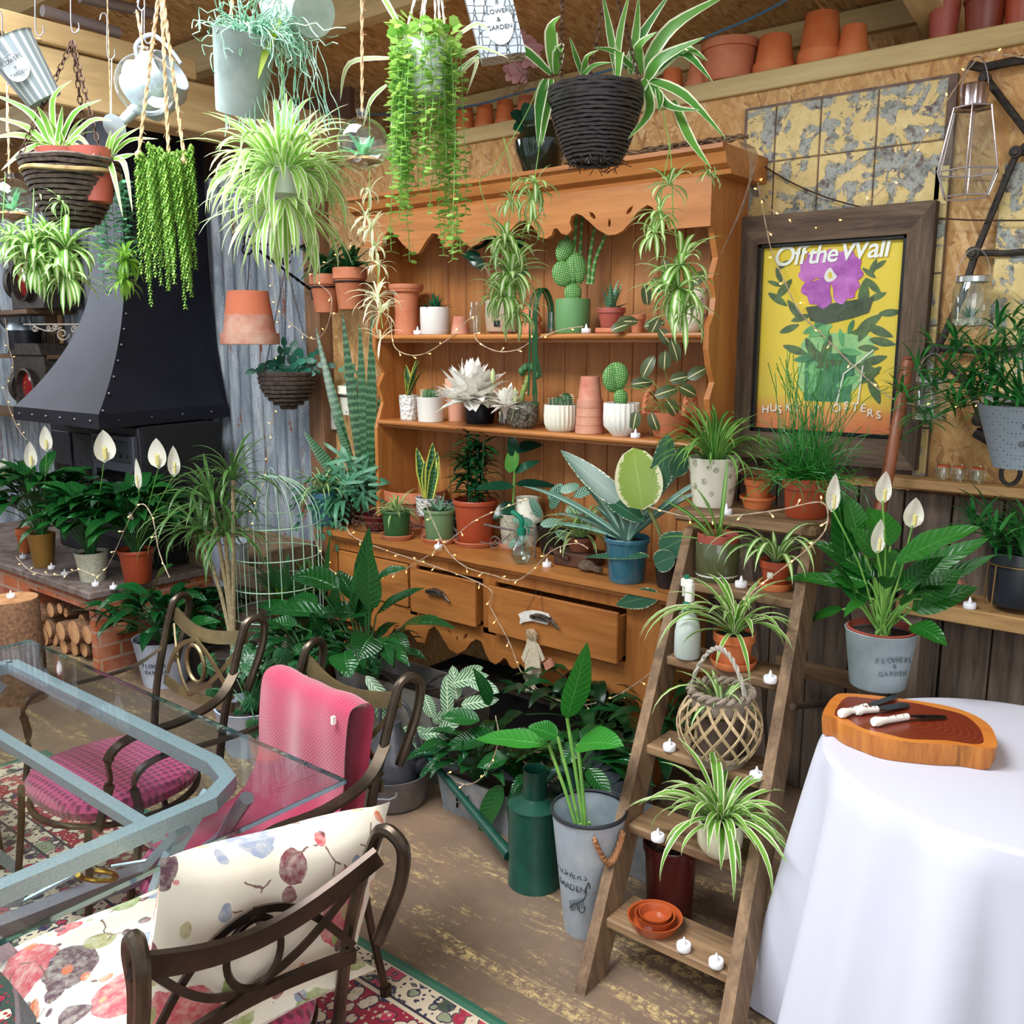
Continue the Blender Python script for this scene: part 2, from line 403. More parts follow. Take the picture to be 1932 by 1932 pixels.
TIMX = wood('sawn_timber_x', '#b39a68', '#d2bb88', 'x', .8, .6, '#8d7a50', True, .2)
TIMY = wood('sawn_timber_y', '#b99a6a', '#d8bd8c', 'y', .8, .6, '#8d7a50', True, .2)
WEATH = wood('weathered_plank', '#4b4038', '#8a7768', 'z', 1.1, .75, '#2b241f', True, .6)
BARNX = wood('barn_oak_x', '#41322a', '#75624f', 'x', 1.8, .8, '#1f1713', False, .9)
BARNZ = wood('barn_oak_z', '#41322a', '#75624f', 'z', 1.8, .8, '#1f1713', False, .9)
RAILX = wood('shelf_rail', '#8f6b45', '#b8925f', 'x', 1, .55, '#6a4a2c', True, .2)
LADW = wood('ladder_wood', '#523d2c', '#8f7254', 'z', 1.1, .7, '#3a281b', True, .5)
LADX = wood('ladder_wood_x', '#5d4531', '#9a7b5a', 'x', 1.1, .7, '#3d2b1d', True, .5)
TERRA = plain('terracotta', '#b96a48', .75, 0, '#c97f5b', 14, .06); TERRA2 = plain('terracotta_pink', '#b0624a', .8, 0, '#cf9a80', 7, .06)
TERRAO = plain('terracotta_orange', '#c2622f', .7, 0, '#d07a48', 9); PLASTIC = plain('plastic_terracotta', '#a34527', .4, 0); PLASTRED = plain('plastic_dull_red', '#9c4a3c', .5)
SOIL = plain('potting_soil', '#1d1511', .95, 0, '#3c2d22', 60, .8); BLACKM = plain('black_iron', '#15161a', .45, .6, '#25262c', 40, .1)
GALV = plain('galvanised', '#8e99a3', .38, .55, '#b5bfc6', 18, .05); ZINC = plain('zinc_pale', '#a9b8c6', .42, .4, '#c6d2dc', 12, .03)
WHITE = plain('white_glaze', '#e9e7df', .2, 0, coat=.4); JUTE = plain('jute_twine', '#a8855f', .9, 0, '#cdb18a', 90, .5)
GLASS = glassm('clear_glass'); DARK = plain('dark_void', '#0c0b0a', .9)
# ================================================================ floor, walls, roof
mb = MB(); mb.box((-9, -3, -.06), (2.6, 3.6, 0)); struct('floor', mb, CONC)
WALLY = 3.35
mb = MB(); mb.box((-4.02, WALLY, 0), (2.6, WALLY+.04, 2.60)); struct('wall_back', mb, OSB)
mb = MB(); nx = 560; x0, x1 = -8.9, -4.1
for i in range(nx+1):
    x = x0+(x1-x0)*i/nx; y = WALLY-.03+.017*math.cos(2*PI*x/.108)
    mb.addv((x,y,0)); mb.addv((x,y,2.66))
for i in range(nx): mb.face([2*i, 2*i+2, 2*i+3, 2*i+1])
for i in range(nx+1):
    p = mb.v[2*i]; mb.addv((p.x, p.y+.012, 0)); mb.addv((p.x, p.y+.012, 2.66))
o_ = 2*(nx+1)
for i in range(nx): mb.face([o_+2*i, o_+2*i+1, o_+2*i+3, o_+2*i+2])
o = struct('wall_back_corrugated', mb, CORR, True)
mb = MB(); mb.box((-4.12, WALLY-.09, 0), (-4.0, WALLY+.02, 2.66), bev=.006); struct('trim_1', mb, wood('post_wood', '#6e4e38', '#9b7354', 'z', 1, .7, '#43291c', True, .4))
mb = MB(); mb.box((-8.95, WALLY+.05, 0), (-3.86, WALLY+.08, 3.4)); struct('wall_back_upper', mb, plain('dark_board', '#5d4030', .7, 0, '#7a573f', 6))
mb = MB(); mb.box((-9.06, -3, 0), (-8.98, 3.9, 3.6)); struct('wall_left', mb, WEATH)
# ledge (wall plate) carrying the row of pots, the batten behind them and the sloping roof boards
mb = MB(); mb.box((-3.9, WALLY-.02, 2.60), (2.6, WALLY+.42, 2.665), bev=.004); struct('trim_2', mb, TIMX)
mb = MB(); mb.box((-4.5, WALLY+.40, 2.5), (2.6, WALLY+.44, 3.4)); struct('wall_eaves', mb, OSB)
RZ0, RS = 2.93, .19
def roofz(y): return RZ0 + (WALLY+.42-y)*RS
mb = MB()
for (xa, xb) in ((-9.0,-6.4),(-6.39,-3.95),(-3.94,-1.5),(-1.49,.95),(.96,2.6)):
    for ya, yb in ((1.15, 2.37), (2.38, 3.8)):
        i = [mb.addv(q) for q in ((xa,ya,roofz(ya)),(xb,ya,roofz(ya)),(xb,yb,roofz(yb)),(xa,yb,roofz(yb)),(xa,ya,roofz(ya)+.02),(xb,ya,roofz(ya)+.02),(xb,yb,roofz(yb)+.02),(xa,yb,roofz(yb)+.02))]
        for f_ in ((0,3,2,1),(4,5,6,7),(0,1,5,4),(1,2,6,5),(2,3,7,6),(3,0,4,7)): mb.face([i[k] for k in f_])
struct('ceiling', mb, OSB)
mb = MB(); z = 2.84
mb.box((-3.9, WALLY+.36, 2.84), (2.6, WALLY+.40, 2.93), bev=.003); struct('trim_3', mb, TIMX)
# rafters that run out from the plate, and the big beam over the corrugated wall
def rafter(name, x, y0, y1, w_, h, zoff=0, m=TIMY):
    mb = MB(); d = Vector((0, y1-y0, roofz(y1)-roofz(y0)))
    i = []
    for (y) in (y0, y1):
        for (xx, zz) in ((x-w_/2, -h), (x+w_/2, -h), (x+w_/2, 0), (x-w_/2, 0)): i.append(mb.addv((xx, y, roofz(y)+zz-zoff)))
    for f_ in ((0,3,2,1),(4,5,6,7),(0,1,5,4),(1,2,6,5),(2,3,7,6),(3,0,4,7)): mb.face([i[k] for k in f_])
    return struct(name, mb, m)
rafter('trim_4', -1.02, 1.2, 3.75, .10, .24, 0)
mb = MB(); mb.box((-1.078, 2.75, roofz(2.8)-.25), (-1.071, 2.86, roofz(2.8)+.0)); mb.build('joist_plate', BLACKM, tagd=('black steel bolt plate on the side of the right-hand rafter', 'metal plate'))
mb = MB(); mb.box((-4.02, 1.2, 2.63), (-3.86, WALLY+.3, 2.84), bev=.006); struct('trim_5', mb, TIMY)
mb = MB(); mb.box((-4.10, 1.2, 2.845), (-3.84, 2.5, 2.93), bev=.005); struct('trim_6', mb, TIMY)
for k, (y, xr) in enumerate(((1.42,-1.9),(2.02,-2.2),(2.72,-2.6))):
    mb = MB(); mb.box((-8.9, y-.04, roofz(y)-.17), (xr+1.3, y+.04, roofz(y)-.02), bev=.004); struct('trim_%d' % (7+k), mb, TIMX)
# dark barn boards low on the right, and the rails across them
for k in range(22):
    mb = MB(); a = -1.72+k*.155+R.uniform(-.004,.004); t = R.uniform(0,.012)
    mb.box((a, WALLY-.05-t, 0), (a+.148, WALLY-.012, 1.2), bev=.004); struct('trim_%d' % (12+k), mb, WEATH)
# ================================================================ the pine dresser
DR = thing('pine_dresser', 'honey pine dresser with open shelves, scalloped pelmet and drawers, against the board wall', 'dresser', (-2.6, 3.1, 0))
mb = MB()
wt = [(-3.66, 3.33), (-3.68, 3.0), (-3.63, 2.93), (-3.5, 2.885), (-1.625, 2.885), (-1.61, 2.9), (-1.61, 3.33)]
mb.prism([[(a,b) for a,b in wt]], .775, .80, 'z'); wt2 = [(-3.64,3.33),(-3.655,3.01),(-3.615,2.95),(-3.49,2.905),(-1.64,2.905),(-1.63,3.33)]
mb.prism([wt2], .755, .775, 'z'); mb.build('worktop', PINEX, DR, False, True)
mb = MB()   # carcass around the drawers
FY = 2.93
mb.box((-3.6,FY,.70),(-1.68,FY+.02,.755)); mb.box((-3.6,FY,.33),(-3.52,FY+.03,.70)); mb.box((-1.83,FY,.30),(-1.68,FY+.03,.70))
mb.box((-3.01,FY,.46),(-2.965,FY+.02,.70)); mb.box((-2.56,FY,.40),(-2.49,FY+.02,.70)); mb.box((-3.52,FY,.46),(-1.83,FY+.02,.485))
mb.box((-3.6,FY+.02,.33),(-3.58,3.32,.755)); mb.box((-1.70,FY+.02,.30),(-1.68,3.32,.755)); mb.box((-3.58,3.29,.3),(-1.7,3.31,.755)); mb.box((-3.58,FY+.03,.44),(-1.7,3.3,.455))
mb.build('carcass', PINE, DR, False, True)
for a, b, op in ((-3.50,-3.015,.0),(-2.96,-2.565,.035),(-2.485,-1.835,.045)):
    mb = MB(); mb.box((a,FY-.012-op,.49),(b,FY+.006-op,.695),bev=.004)
    if op: mb.box((a+.01,FY+.006-op,.495),(a+.025,FY+.25,.67)); mb.box((b-.025,FY+.006-op,.495),(b-.01,FY+.25,.67)); mb.box((a+.01,FY,.495),(b-.01,FY+.25,.505))
    d = mb.build('drawer', PINEX, DR, False, True)
    if op:
        c = Vector(((a+b)/2-.03, FY-.014-op, .615)); h = MB()
        pr = [(.055*math.cos(t), .026*math.sin(t)) for t in [PI*k/12 for k in range(13)]]
        h.prism([[(c.x+x_*(1+.1*math.sin(9*x_*40)), c.z+z_-.012) for x_, z_ in pr]], c.y-.02, c.y+.002, 'y')
        h.tube([c+Vector((.05,-.005,-.005)), c+Vector((.075,-.012,-.022)), c+Vector((.085,-.01,-.03))], .006)
        h.tube([c+Vector((-.05,-.012,-.01)), c+Vector((-.02,-.022,.008)), c+Vector((.02,-.022,.008)), c+Vector((.05,-.012,-.01))], .006)
        h.build('handle', plain('tarnished_pewter', '#3d342f', .5, .7, '#7e756c', 60, .5), d, True, True)
# apron
ap = [(745,1180),(747,1195),(758,1190),(770,1190),(780,1200),(786,1211),(801,1213),(805,1200),(808,1188),(819,1182),(827,1190),(835,1205),(848,1226),(863,1234),(878,1226),(888,1212),(898,1206),(908,1210),(915,1231),(924,1248),(935,1254),(944,1248),(950,1241),(956,1245),(962,1257),(969,1262),(976,1260),(981,1252),(990,1262),(1010,1285),(1030,1296),(1050,1290),(1070,1268),(1085,1258),(1100,1258),(1112,1266),(1117,1290),(1124,1302),(1136,1307),(1146,1302),(1152,1317)]
def pz(l, y): return [(P(a,b,y=y).x, P(a,b,y=y).z) for a,b in l]
out = pz(ap, FY); lo = min(z_ for x_, z_ in out); xs0 = -3.52; mir = [(xs0+(-3.02-x_)*0 , z_) for x_, z_ in out[:0]]
left = [(-3.52,.36),(-3.47,.33),(-3.43,.345),(-3.40,.38),(-3.36,.40),(-3.32,.385),(-3.27,.33),(-3.22,.30),(-3.16,.32),(-3.12,.37),(-3.08,.39)]
loop = [(-3.52,.462)] + left + out + [(-1.83, out[-1][1]), (-1.83,.462)]
def drop(cx, cz, s_, a): 
    ca, sa = math.cos(a), math.sin(a); return [(cx+ (x_*ca-z_*sa)*s_, cz+(x_*sa+z_*ca)*s_) for x_, z_ in ((0,1),(.35,.2),(.3,-.5),(0,-.9),(-.3,-.5),(-.35,.2))]
cx = P(862,1205,y=FY); mb = MB(); mb.prism([loop, drop(cx.x,cx.z,.016,0), drop(cx.x-.045,cx.z+.02,.022,.7), drop(cx.x+.05,cx.z+.02,.022,-.7)], FY+.001, FY+.021, 'y'); mb.build('apron', PINEX, DR, False, True)
# legs: two scrolled front legs, two square rear legs
for mirr in (0, 1):
    lg = [(-.155,0),(-.155,-.04),(-.14,-.075),(-.122,-.10),(-.135,-.13),(-.12,-.165),(-.10,-.15),(-.09,-.19),(-.085,-.26),(-.075,-.30),(-.02,-.30),(-.015,-.15),(-.004,-.09),(0,0)]
    mb = MB(); x_ = -1.68 if not mirr else -3.6; sg = 1 if not mirr else -1
    mb.prism([[(x_+sg*a, .30+b) for a,b in lg]], FY-.01, FY+.07, 'y'); mb.build('leg', PINE, DR, False, True)
    mb = MB(); mb.box((x_-.03, 3.24, 0), (x_+.03, 3.3, .45)) ; mb.build('leg', PINE, DR, False, True)
# hutch
HY = 3.05
mb = MB(); k = -3.335
while k < -1.62:
    mb.box((k, 3.312, .80), (min(k+.1125,-1.60), 3.33, 2.30), bev=.0035); k += .115
mb.build('back_boards', PINED, DR, False, True)
sidep = [(0,.80),(.0,.98),(.03,1.0),(.0,1.03),(.0,1.3),(.02,1.36),(.045,1.42),(.02,1.5),(.055,1.56),(.02,1.62),(.0,1.68),(.0,1.76),(.03,1.80),(.04,1.86),(.015,1.93),(.045,2.0),(.02,2.06),(0,2.1),(0,2.27)]
for x_ in (-3.345, -1.60):
    mb = MB(); mb.prism([[(HY+a, b) for a,b in sidep]+[(3.33,2.27),(3.33,.80)]], x_-.011, x_+.011, 'x'); mb.build('side_panel', PINE, DR, False, True)
for z_, xr in ((1.74,-1.6),(1.34,-1.6)):
    mb = MB(); mb.box((-3.335,HY+.01,z_-.022),(xr,3.312,z_),bev=.003); mb.tube([(-3.335,HY+.008,z_-.011),(xr-.01,HY+.008,z_-.011)],.011,8)
    mb.box((-3.335,HY+.03,z_-.036),(xr,HY+.045,z_-.022)); mb.build('shelf', PINEX, DR, True, True)
pel = [(1325,428),(1263,433),(1257,417),(1249,424),(1241,431),(1239,410),(1234,392),(1223,387),(1206,399),(1190,421),(1177,436),(1163,443),(1149,444),(1129,433),(1112,417),(1100,407),(1089,403),(1080,409),(1077,420),(1081,434),(1072,444),(1061,441),(1053,431),(1047,432),(1043,444),(1032,451),(1021,448),(1014,436),(1004,424),(992,416),(980,418),(970,430),(958,442),(946,446),(930,445),(915,448),(905,460),(890,466),(878,460),(870,449),(861,453),(852,465),(840,468),(834,455),(828,442),(818,440),(806,455),(795,474),(788,480),(776,474),(762,461),(750,446),(742,438),(734,437),(726,447),(720,474),(700,470),(672,466)]
o1 = pz(pel, 3.03); out = [(-1.585, o1[0][1])]+o1+[(-3.36, o1[-1][1]),(-3.36, 2.27),(-1.585, 2.27)]
hc = P(1152,421,y=3.03); h2 = P(1120,407,y=3.03); h3 = P(1190,397,y=3.03); h4 = P(808,440,y=3.03)
mb = MB(); mb.prism([out, drop(hc.x,hc.z,.018,0), drop(h2.x,h2.z,.022,.8), drop(h3.x,h3.z,.022,-.8)], 3.022, 3.042, 'y'); mb.build('pelmet', PINEX, DR, False, True)
mb = MB(); prof = [(3.33,2.27),(3.035,2.27),(3.03,2.285),(3.0,2.30),(2.985,2.335),(2.965,2.345),(2.965,2.36),(3.33,2.36)]
def strip(pr, xa, xb):
    mb.prism([pr], xa, xb, 'x')
strip(prof, -3.43, -1.52); mb.build('cornice', PINEX, DR, False, True)
# ================================================================ leaf materials
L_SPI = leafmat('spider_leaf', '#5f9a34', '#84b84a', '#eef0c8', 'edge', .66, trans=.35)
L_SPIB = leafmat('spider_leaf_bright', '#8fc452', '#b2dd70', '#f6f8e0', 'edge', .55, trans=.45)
L_SPIC = leafmat('spider_leaf_center', '#4d8a33', '#78a945', '#e6ecc2', 'center', .38, trans=.3)
L_SPIG = leafmat('spider_leaf_green', '#3f7a2c', '#5f9c3c', '#a6c878', 'center', .3, trans=.3)
L_LILY = leafmat('lily_leaf', '#0f3f18', '#1e5c27', '#3a7a3c', 'veins', k=11, rough=.16, trans=.12, bump=.5)
L_LILYD = leafmat('lily_leaf_dark', '#0b3a18', '#175224', '#2b6e3a', 'veins', k=11, rough=.18, trans=.1, bump=.5)
L_SNK = leafmat('snake_leaf', '#1b4226', '#285432', '#587f58', 'bands', .9, k=26, trans=.05, rough=.35)
L_SNKY = leafmat('snake_leaf_yellow', '#1d4427', '#2a5532', '#4c7a48', 'bands', .72, k=11, trans=.08, rough=.35, vcol='#d3cf5a')
L_RUB = leafmat('rubber_leaf_variegated', '#8fae3a', '#a3bd48', '#f1efc4', 'blotch', .8, trans=.2, rough=.3, vcol='#b6c56a')
L_RUBG = leafmat('rubber_leaf_blue_green', '#2c5a45', '#3b6b50', '#e6e8c0', 'blotch', .95, trans=.12, rough=.3, vcol='#7fa377')
L_RUBD = leafmat('rubber_leaf_dark', '#0f2f22', '#1a4730', '#2c6a45', 'plain', trans=.08, rough=.18)
L_MAR = leafmat('maranta_leaf', '#4d5a34', '#5c6a3c', '#26331f', 'maranta', k=12, trans=.15, vcol='#e8dfa8', rough=.4)
L_CAL = leafmat('calathea_leaf', '#9fc49a', '#b6d3aa', '#1b4632', 'maranta', k=9, trans=.15, vcol='#cfe3bf', rough=.4)
L_AGA = leafmat('agave_leaf', '#4d7565', '#6a9080', '#9fbfae', 'center', .2, trans=.1, rough=.35)
L_ALO = leafmat('aloe_leaf', '#3d6a4c', '#4f7d5a', '#a9c7a6', 'dots', k=9, trans=.1, rough=.4)
L_CACD = leafmat('cactus_pad', '#3b7a35', '#4b8a40', '#e6e2a6', 'dots', k=11, trans=0, rough=.6)
L_DARK = leafmat('dark_leaf', '#0d3318', '#1c5026', '#2f6d3a', 'plain', trans=.12, rough=.3)
L_GRN = leafmat('green_leaf', '#2a6a2e', '#458a3b', '#5ea552', 'plain', trans=.25, rough=.4)
L_FERN = leafmat('fern_leaf', '#2f6d3a', '#4a8a4c', '#5ea552', 'plain', trans=.25, rough=.45)
L_FERNB = leafmat('blue_star_leaf', '#3f7d5d', '#5c9a74', '#5ea552', 'plain', trans=.2, rough=.4)
L_GRASS = leafmat('grass_blade', '#1f6a2a', '#3e8f3a', '#5ea552', 'plain', trans=.2, rough=.35)
L_DISC = leafmat('million_heart_leaf', '#7cb552', '#c3e27c', '#d8eda0', 'plain', trans=.4, rough=.35)
L_DISCB = leafmat('silver_dollar_leaf', '#4f8f6a', '#74ad84', '#d8eda0', 'plain', trans=.3, rough=.4)
L_TASS = leafmat('tassel_fern_leaf', '#4c7f2a', '#8fb84a', '#a9c95a', 'plain', trans=.25, rough=.4)
L_AIR = leafmat('air_plant_leaf', '#6fc08a', '#9adbae', '#c9f0d4', 'plain', trans=.3, rough=.4)
L_SUCC = leafmat('succulent_leaf', '#1c5136', '#2b6b45', '#5ea552', 'plain', trans=.05, rough=.3)
L_WHT = leafmat('white_petal', '#f4f1e8', '#fbfaf4', '#ffffff', 'plain', trans=.3, rough=.5)
L_CRM = leafmat('spathe', '#eeeada', '#f6f3e6', '#ffffff', 'veins', k=3, trans=.3, rough=.5, bump=.1)
L_STEM = plain('stem_green', '#5c8f3c', .5, 0, '#7aa84e', 20); L_STEMD = plain('stem_dark_green', '#2f6230', .5); L_TWIG = plain('twig_brown', '#6d5440', .8, 0, '#93765c', 50, .3)
# ================================================================ plant shapes
def rosette(mb, c, n, L, W, el=(.3,1.3), droop=(1.2,2.4), shape='strap', seed=0, r0=.01, seg=8, fold=.25, wave=0, az=(0,2*PI), curl=.3, sky=0):
    q = random.Random(seed); c = Vector(c)
    for i in range(n):
        a = az[0]+(az[1]-az[0])*((i+q.random()*.8)/n); f = q.random(); e = el[0]+(el[1]-el[0])*f
        p = c+Vector((math.cos(a), math.sin(a), 0))*r0*q.uniform(.3,1)
        mb.leaf(p, a, e, L*q.uniform(.65,1.1), W*q.uniform(.8,1.15), q.uniform(*droop), shape, seg, fold, 0, q.uniform(-curl,curl), wave)
def lilyplant(par, c, n, H, L, W, seed=0, m=None, spread=.9, nfl=0, flw=.05, flh=.1, flh0=1.25, az=(0,2*PI), droop=(1.0,1.9), local=True, stemr=.0028):
    """broad pointed leaves on long stalks, as a mass; white spathes held above"""
    q = random.Random(seed); c = Vector(c); st = MB(); lf = MB()
    for i in range(n):
        a = az[0]+(az[1]-az[0])*((i*.618) % 1)+q.uniform(-.2,.2); t = (i+.5)/n; out = spread*(.25+.75*t); h = H*(1-.55*t*q.uniform(.7,1.1))
        d = Vector((math.cos(a), math.sin(a), 0)); p0 = c+d*.02*q.random(); p2 = c+d*out*H*.75+Vector((0,0,h*.75)); p1 = (p0+p2)/2+Vector((0,0,h*.18))
        sp = spline([p0,p1,p2], 4); st.tube(sp, stemr, 5)
        lf.leaf(p2, a+q.uniform(-.3,.3), q.uniform(.1,.95), L*q.uniform(.7,1.1), W*q.uniform(.75,1.1), q.uniform(*droop), 'lance', 9, .3, q.uniform(-.5,.5), q.uniform(-.3,.3), .03)
    lf.build('foliage', m or L_LILY, par); st.build('stems', L_STEMD, par)
def spathe(par, base, tip, s=.06, w=.035, face=None):
    """one white lily flower on its stalk from base to tip (local)"""
    base, tip = Vector(base), Vector(tip); mid = (base+tip)/2+Vector((.01,0,.02)); mb = MB(); mb.tube(spline([base,mid,tip],4), .0025, 5); mb.cm = 1
    f = face or TOCAM; side = Vector((0,0,1)).cross(f).normalized(); n = 8; rows = []
    for i in range(n+1):
        t = i/n; wd = w*(math.sin(PI*t**.72)**.75+.01); p = tip+Vector((0,0,1))*(s*(t-.08))-f*(.012*math.sin(PI*t))+f*(.01*t*t)
        rows.append([mb.addv(p-side*wd*.5+f*.25*wd), mb.addv(p-f*.1*wd), mb.addv(p+side*wd*.5+f*.25*wd)])
    for a, b in zip(rows, rows[1:]):
        mb.face([a[0],a[1],b[1],b[0]], [(0,.1),(.5,.1),(.5,.5),(0,.5)]); mb.face([a[1],a[2],b[2],b[1]], [(.5,.1),(1,.1),(1,.5),(.5,.5)])
    o = mb.build('flower', [L_STEM, L_CRM], par); sp = MB(); sp.lathe([(0,0),(.1*w,.004),(.12*w,s*.35),(0,s*.42)], tip+f*.014, 8); 
    k = sp.build('spadix', plain('spadix_cream', '#d9cf8e', .8, 0, '#b9b060', 300, .5), o); return o
def strand(mb, p, L, step, leaf=(.018,.016), seed=0, drift=.02, two=True, n0=None, stem=None, sway=None):
    """a stem hanging down with pairs of little round leaves"""
    q = random.Random(seed); p = Vector(p); pts = [p.copy()]; dr = Vector((q.uniform(-1,1), q.uniform(-1,1), 0))*drift; k = 0
    while k < L:
        p = p + Vector((dr.x*step+q.uniform(-.002,.002), dr.y*step+q.uniform(-.002,.002), -step)); pts.append(p.copy()); k += step
        a = q.uniform(0, 2*PI)
        for s_ in ((0, PI) if two else (0,)):
            d = Vector((math.cos(a+s_), math.sin(a+s_), q.uniform(-.5,.3))); mb.quadleaf(p, d, (q.uniform(-.5,.5), q.uniform(-.5,.5), 1), leaf[0]*q.uniform(.7,1.15), leaf[1]*q.uniform(.7,1.15))
    if stem is not None: stem.tube(pts, .0011, 3)
def frond(mb, p, az, el, L, droop, W, n=22, shape='fern'):
    p = Vector(p); e = el; st = L/n; pr = p.copy(); pts = [p.copy()]
    for i in range(n):
        t = i/n; e = el-droop*t; d = Vector((math.cos(az)*math.cos(e), math.sin(az)*math.cos(e), math.sin(e))); p = p+d*st; pts.append(p.copy())
        sd = Vector((-math.sin(az), math.cos(az), 0)); w_ = W*math.sin(PI*min(1,.12+.88*t))**.6*(1-.3*t)+.002
        for s_ in (-1,1): mb.quadleaf(p, sd*s_+d*.35, sd.cross(d), w_, st*1.25)
    mb.tube(pts, .001, 3)
def pad(mb, c, r, h, face, tilt=0, th=.018, seg=16, m=None):
    """flat oval cactus pad facing `face`"""
    c = Vector(c); f = Vector(face).normalized(); side = Vector((0,0,1)).cross(f).normalized(); up = Vector((0,0,1))
    up = Matrix.Rotation(tilt, 3, f) @ up; side = Matrix.Rotation(tilt, 3, f) @ side; mb.lid += 1
    rows = []
    for k in range(9):
        b = -PI/2+PI*k/8
        ring = []
        for i in range(seg):
            a = 2*PI*i/seg; rr = math.cos(b); x_ = math.cos(a)*rr*r; z_ = (math.sin(a)*rr*h)*(1 if math.sin(a) > 0 else 1)
            ring.append((mb.addv(c+up*h+side*x_*(1+.15*math.sin(a))+up*z_+f*math.sin(b)*th), (.5+x_/.1, .5+z_/.1)))
        rows.append(ring)
    for A_, B_ in zip(rows, rows[1:]):
        for i in range(seg):
            j = (i+1) % seg; q = (A_[i], A_[j], B_[j], B_[i]); mb.face([k[0] for k in q], [k[1] for k in q])
    return c+up*h*1.9
def cactus_col(mb, c, r, h, ribs=12, top=True, bend=0, axis=None):
    mb.lathe([(r*.85,0),(r,h*.2),(r*1.02,h*.6),(r*.85,h*.88),(r*.45,h*.98),(0,h)], c, ribs*4, rib=.1, ribn=ribs, axis=axis)
    if True:
        q = random.Random(int(h*9999)+ribs); ax = Vector(axis).normalized() if axis else Vector((0,0,1)); Rm = Vector((0,0,1)).rotation_difference(ax).to_matrix()
        for i in range(ribs):
            a = 2*PI*i/ribs
            for k in range(6):
                z_ = h*(.12+.15*k); b = Vector(c)+Rm@Vector((math.cos(a)*r*1.08, math.sin(a)*r*1.08, z_))
                for s_ in (-.5,.0,.5):
                    d = Rm@Vector((math.cos(a+s_), math.sin(a+s_), .3+s_*.4))*r*.32; mb.cm = 1; mb.tube([b, b+d], .0006, 3, cap=False); mb.cm = 0
SPINE = plain('cactus_spine', '#e3dcc0', .7); CACG = plain('cactus_green', '#2f5c34', .55, 0, '#4c7c48', 40, .1); CACDK = plain('cactus_dark', '#1f4428', .5, 0, '#3a6238', 40, .1)
# ================================================================ pots
def potprof(style, r, h, tp=.74):
    rb = r*tp; t = max(.003, r*.06)
    if style == 'terra': out = [(rb*.96,0),(rb,.004),(r*.9,h*.72),(r*.92,h*.73),(r*.995,h*.735),(r,h*.99)]
    elif style == 'inv': out = [(rb*.96,0),(rb,.004),(r*.9,h*.78),(r,h*.785),(r,h*.99)]
    elif style == 'cyl': out = [(r*.92,0),(r*.96,.006),(r,h*.5),(r,h*.98)]
    elif style == 'taper': out = [(rb*.97,0),(rb,.004),(r*.98,h*.97),(r,h*.99)]
    elif style == 'lip': out = [(rb*.97,0),(rb,.004),(r*.93,h*.88),(r,h*.9),(r*1.01,h*.97),(r,h*.99)]
    elif style == 'round': out = [(rb*.8,0),(rb,.01),(r*.97,h*.3),(r,h*.55),(r*.98,h*.98)]
    elif style == 'flare': out = [(r*.72,0),(r*.7,h*.1),(r*.64,h*.5),(r*.7,h*.82),(r*.96,h*.9),(r,h*.94),(r*.98,h)]
    elif style == 'urn': out = [(rb,0),(rb*1.1,h*.06),(r*.95,h*.45),(r,h*.65),(r*.7,h*.9),(r*.78,h)]
    ro = out[-1][0]; return [(0,0)]+out+[(ro-t*.3,h),(ro-t,h*.985),(ro-t*1.1,h*.86)], ro-t
def pot_mesh(r, h, style, tp, rib=0, ribn=24):
    pr, ri = potprof(style, r, h, tp); mb = MB(); mb.lathe(pr, (0,0,0), 96 if rib else 28, rib=rib, ribn=ribn); return mb, ri
def base_at(px, py, z, w, tp=.74):
    p = P(px, py, z=z); r = px2m(p, w)/2; return p - TOCAM*(r*tp), r*(1+.0)
def pot(px, py, z, w, h, label, cat, m, style='terra', tp=.74, name='plant_pot', soil=True, group=None, saucer=None, rib=0, ribn=24, hm=None, whole=True, smat=None, loc=None, empty=False):
    """w,h: apparent width and height; a pot standing on the surface z. Returns thing, rim radius, height, base offset"""
    if loc is None: loc, r = base_at(px, py, z, w, tp)
    else: r = px2m(loc, w)/2
    hh = hm or px2m(loc, h); t = thing(name, label, cat, loc, group); zo = 0
    if saucer:
        sr = r*saucer; sm = MB(); sm.lathe([(0,0),(sr*.86,0),(sr,.02),(sr*.99,.024),(sr*.93,.022),(sr*.82,.006),(0,.006)], seg=28); sm.build('saucer', smat or TERRA, t); zo = .007; hh -= 0
    mb, ri = pot_mesh(r, hh, style, tp, rib, ribn)
    for i, v in enumerate(mb.v): mb.v[i] = v+Vector((0,0,zo))
    mb.build('pot', m, t)
    if soil:
        s = MB(); s.lathe([(0,.006),(ri*.5,.004),(ri*.985,0)], (0,0,hh*.88+zo), 20); s.build('soil', SOIL, t)
    return t, ri, hh*.88+zo
def foliage(t, name='foliage', m=None, mb=None): return mb.build(name, m, t)
_tl = None
def spot(px, z, y):
    """the point at depth y and height z that lies in the picture column px"""
    a = P(px, 600, y=y); b = P(px, 700, y=y); t = (z-a.z)/(b.z-a.z); return Vector((a.x+(b.x-a.x)*t, y, z))
UPV = Vector((0,0,1))
def dirp(ang, out=0.): return RIGHT*math.cos(ang)+UPV*math.sin(ang)+TOCAM*out
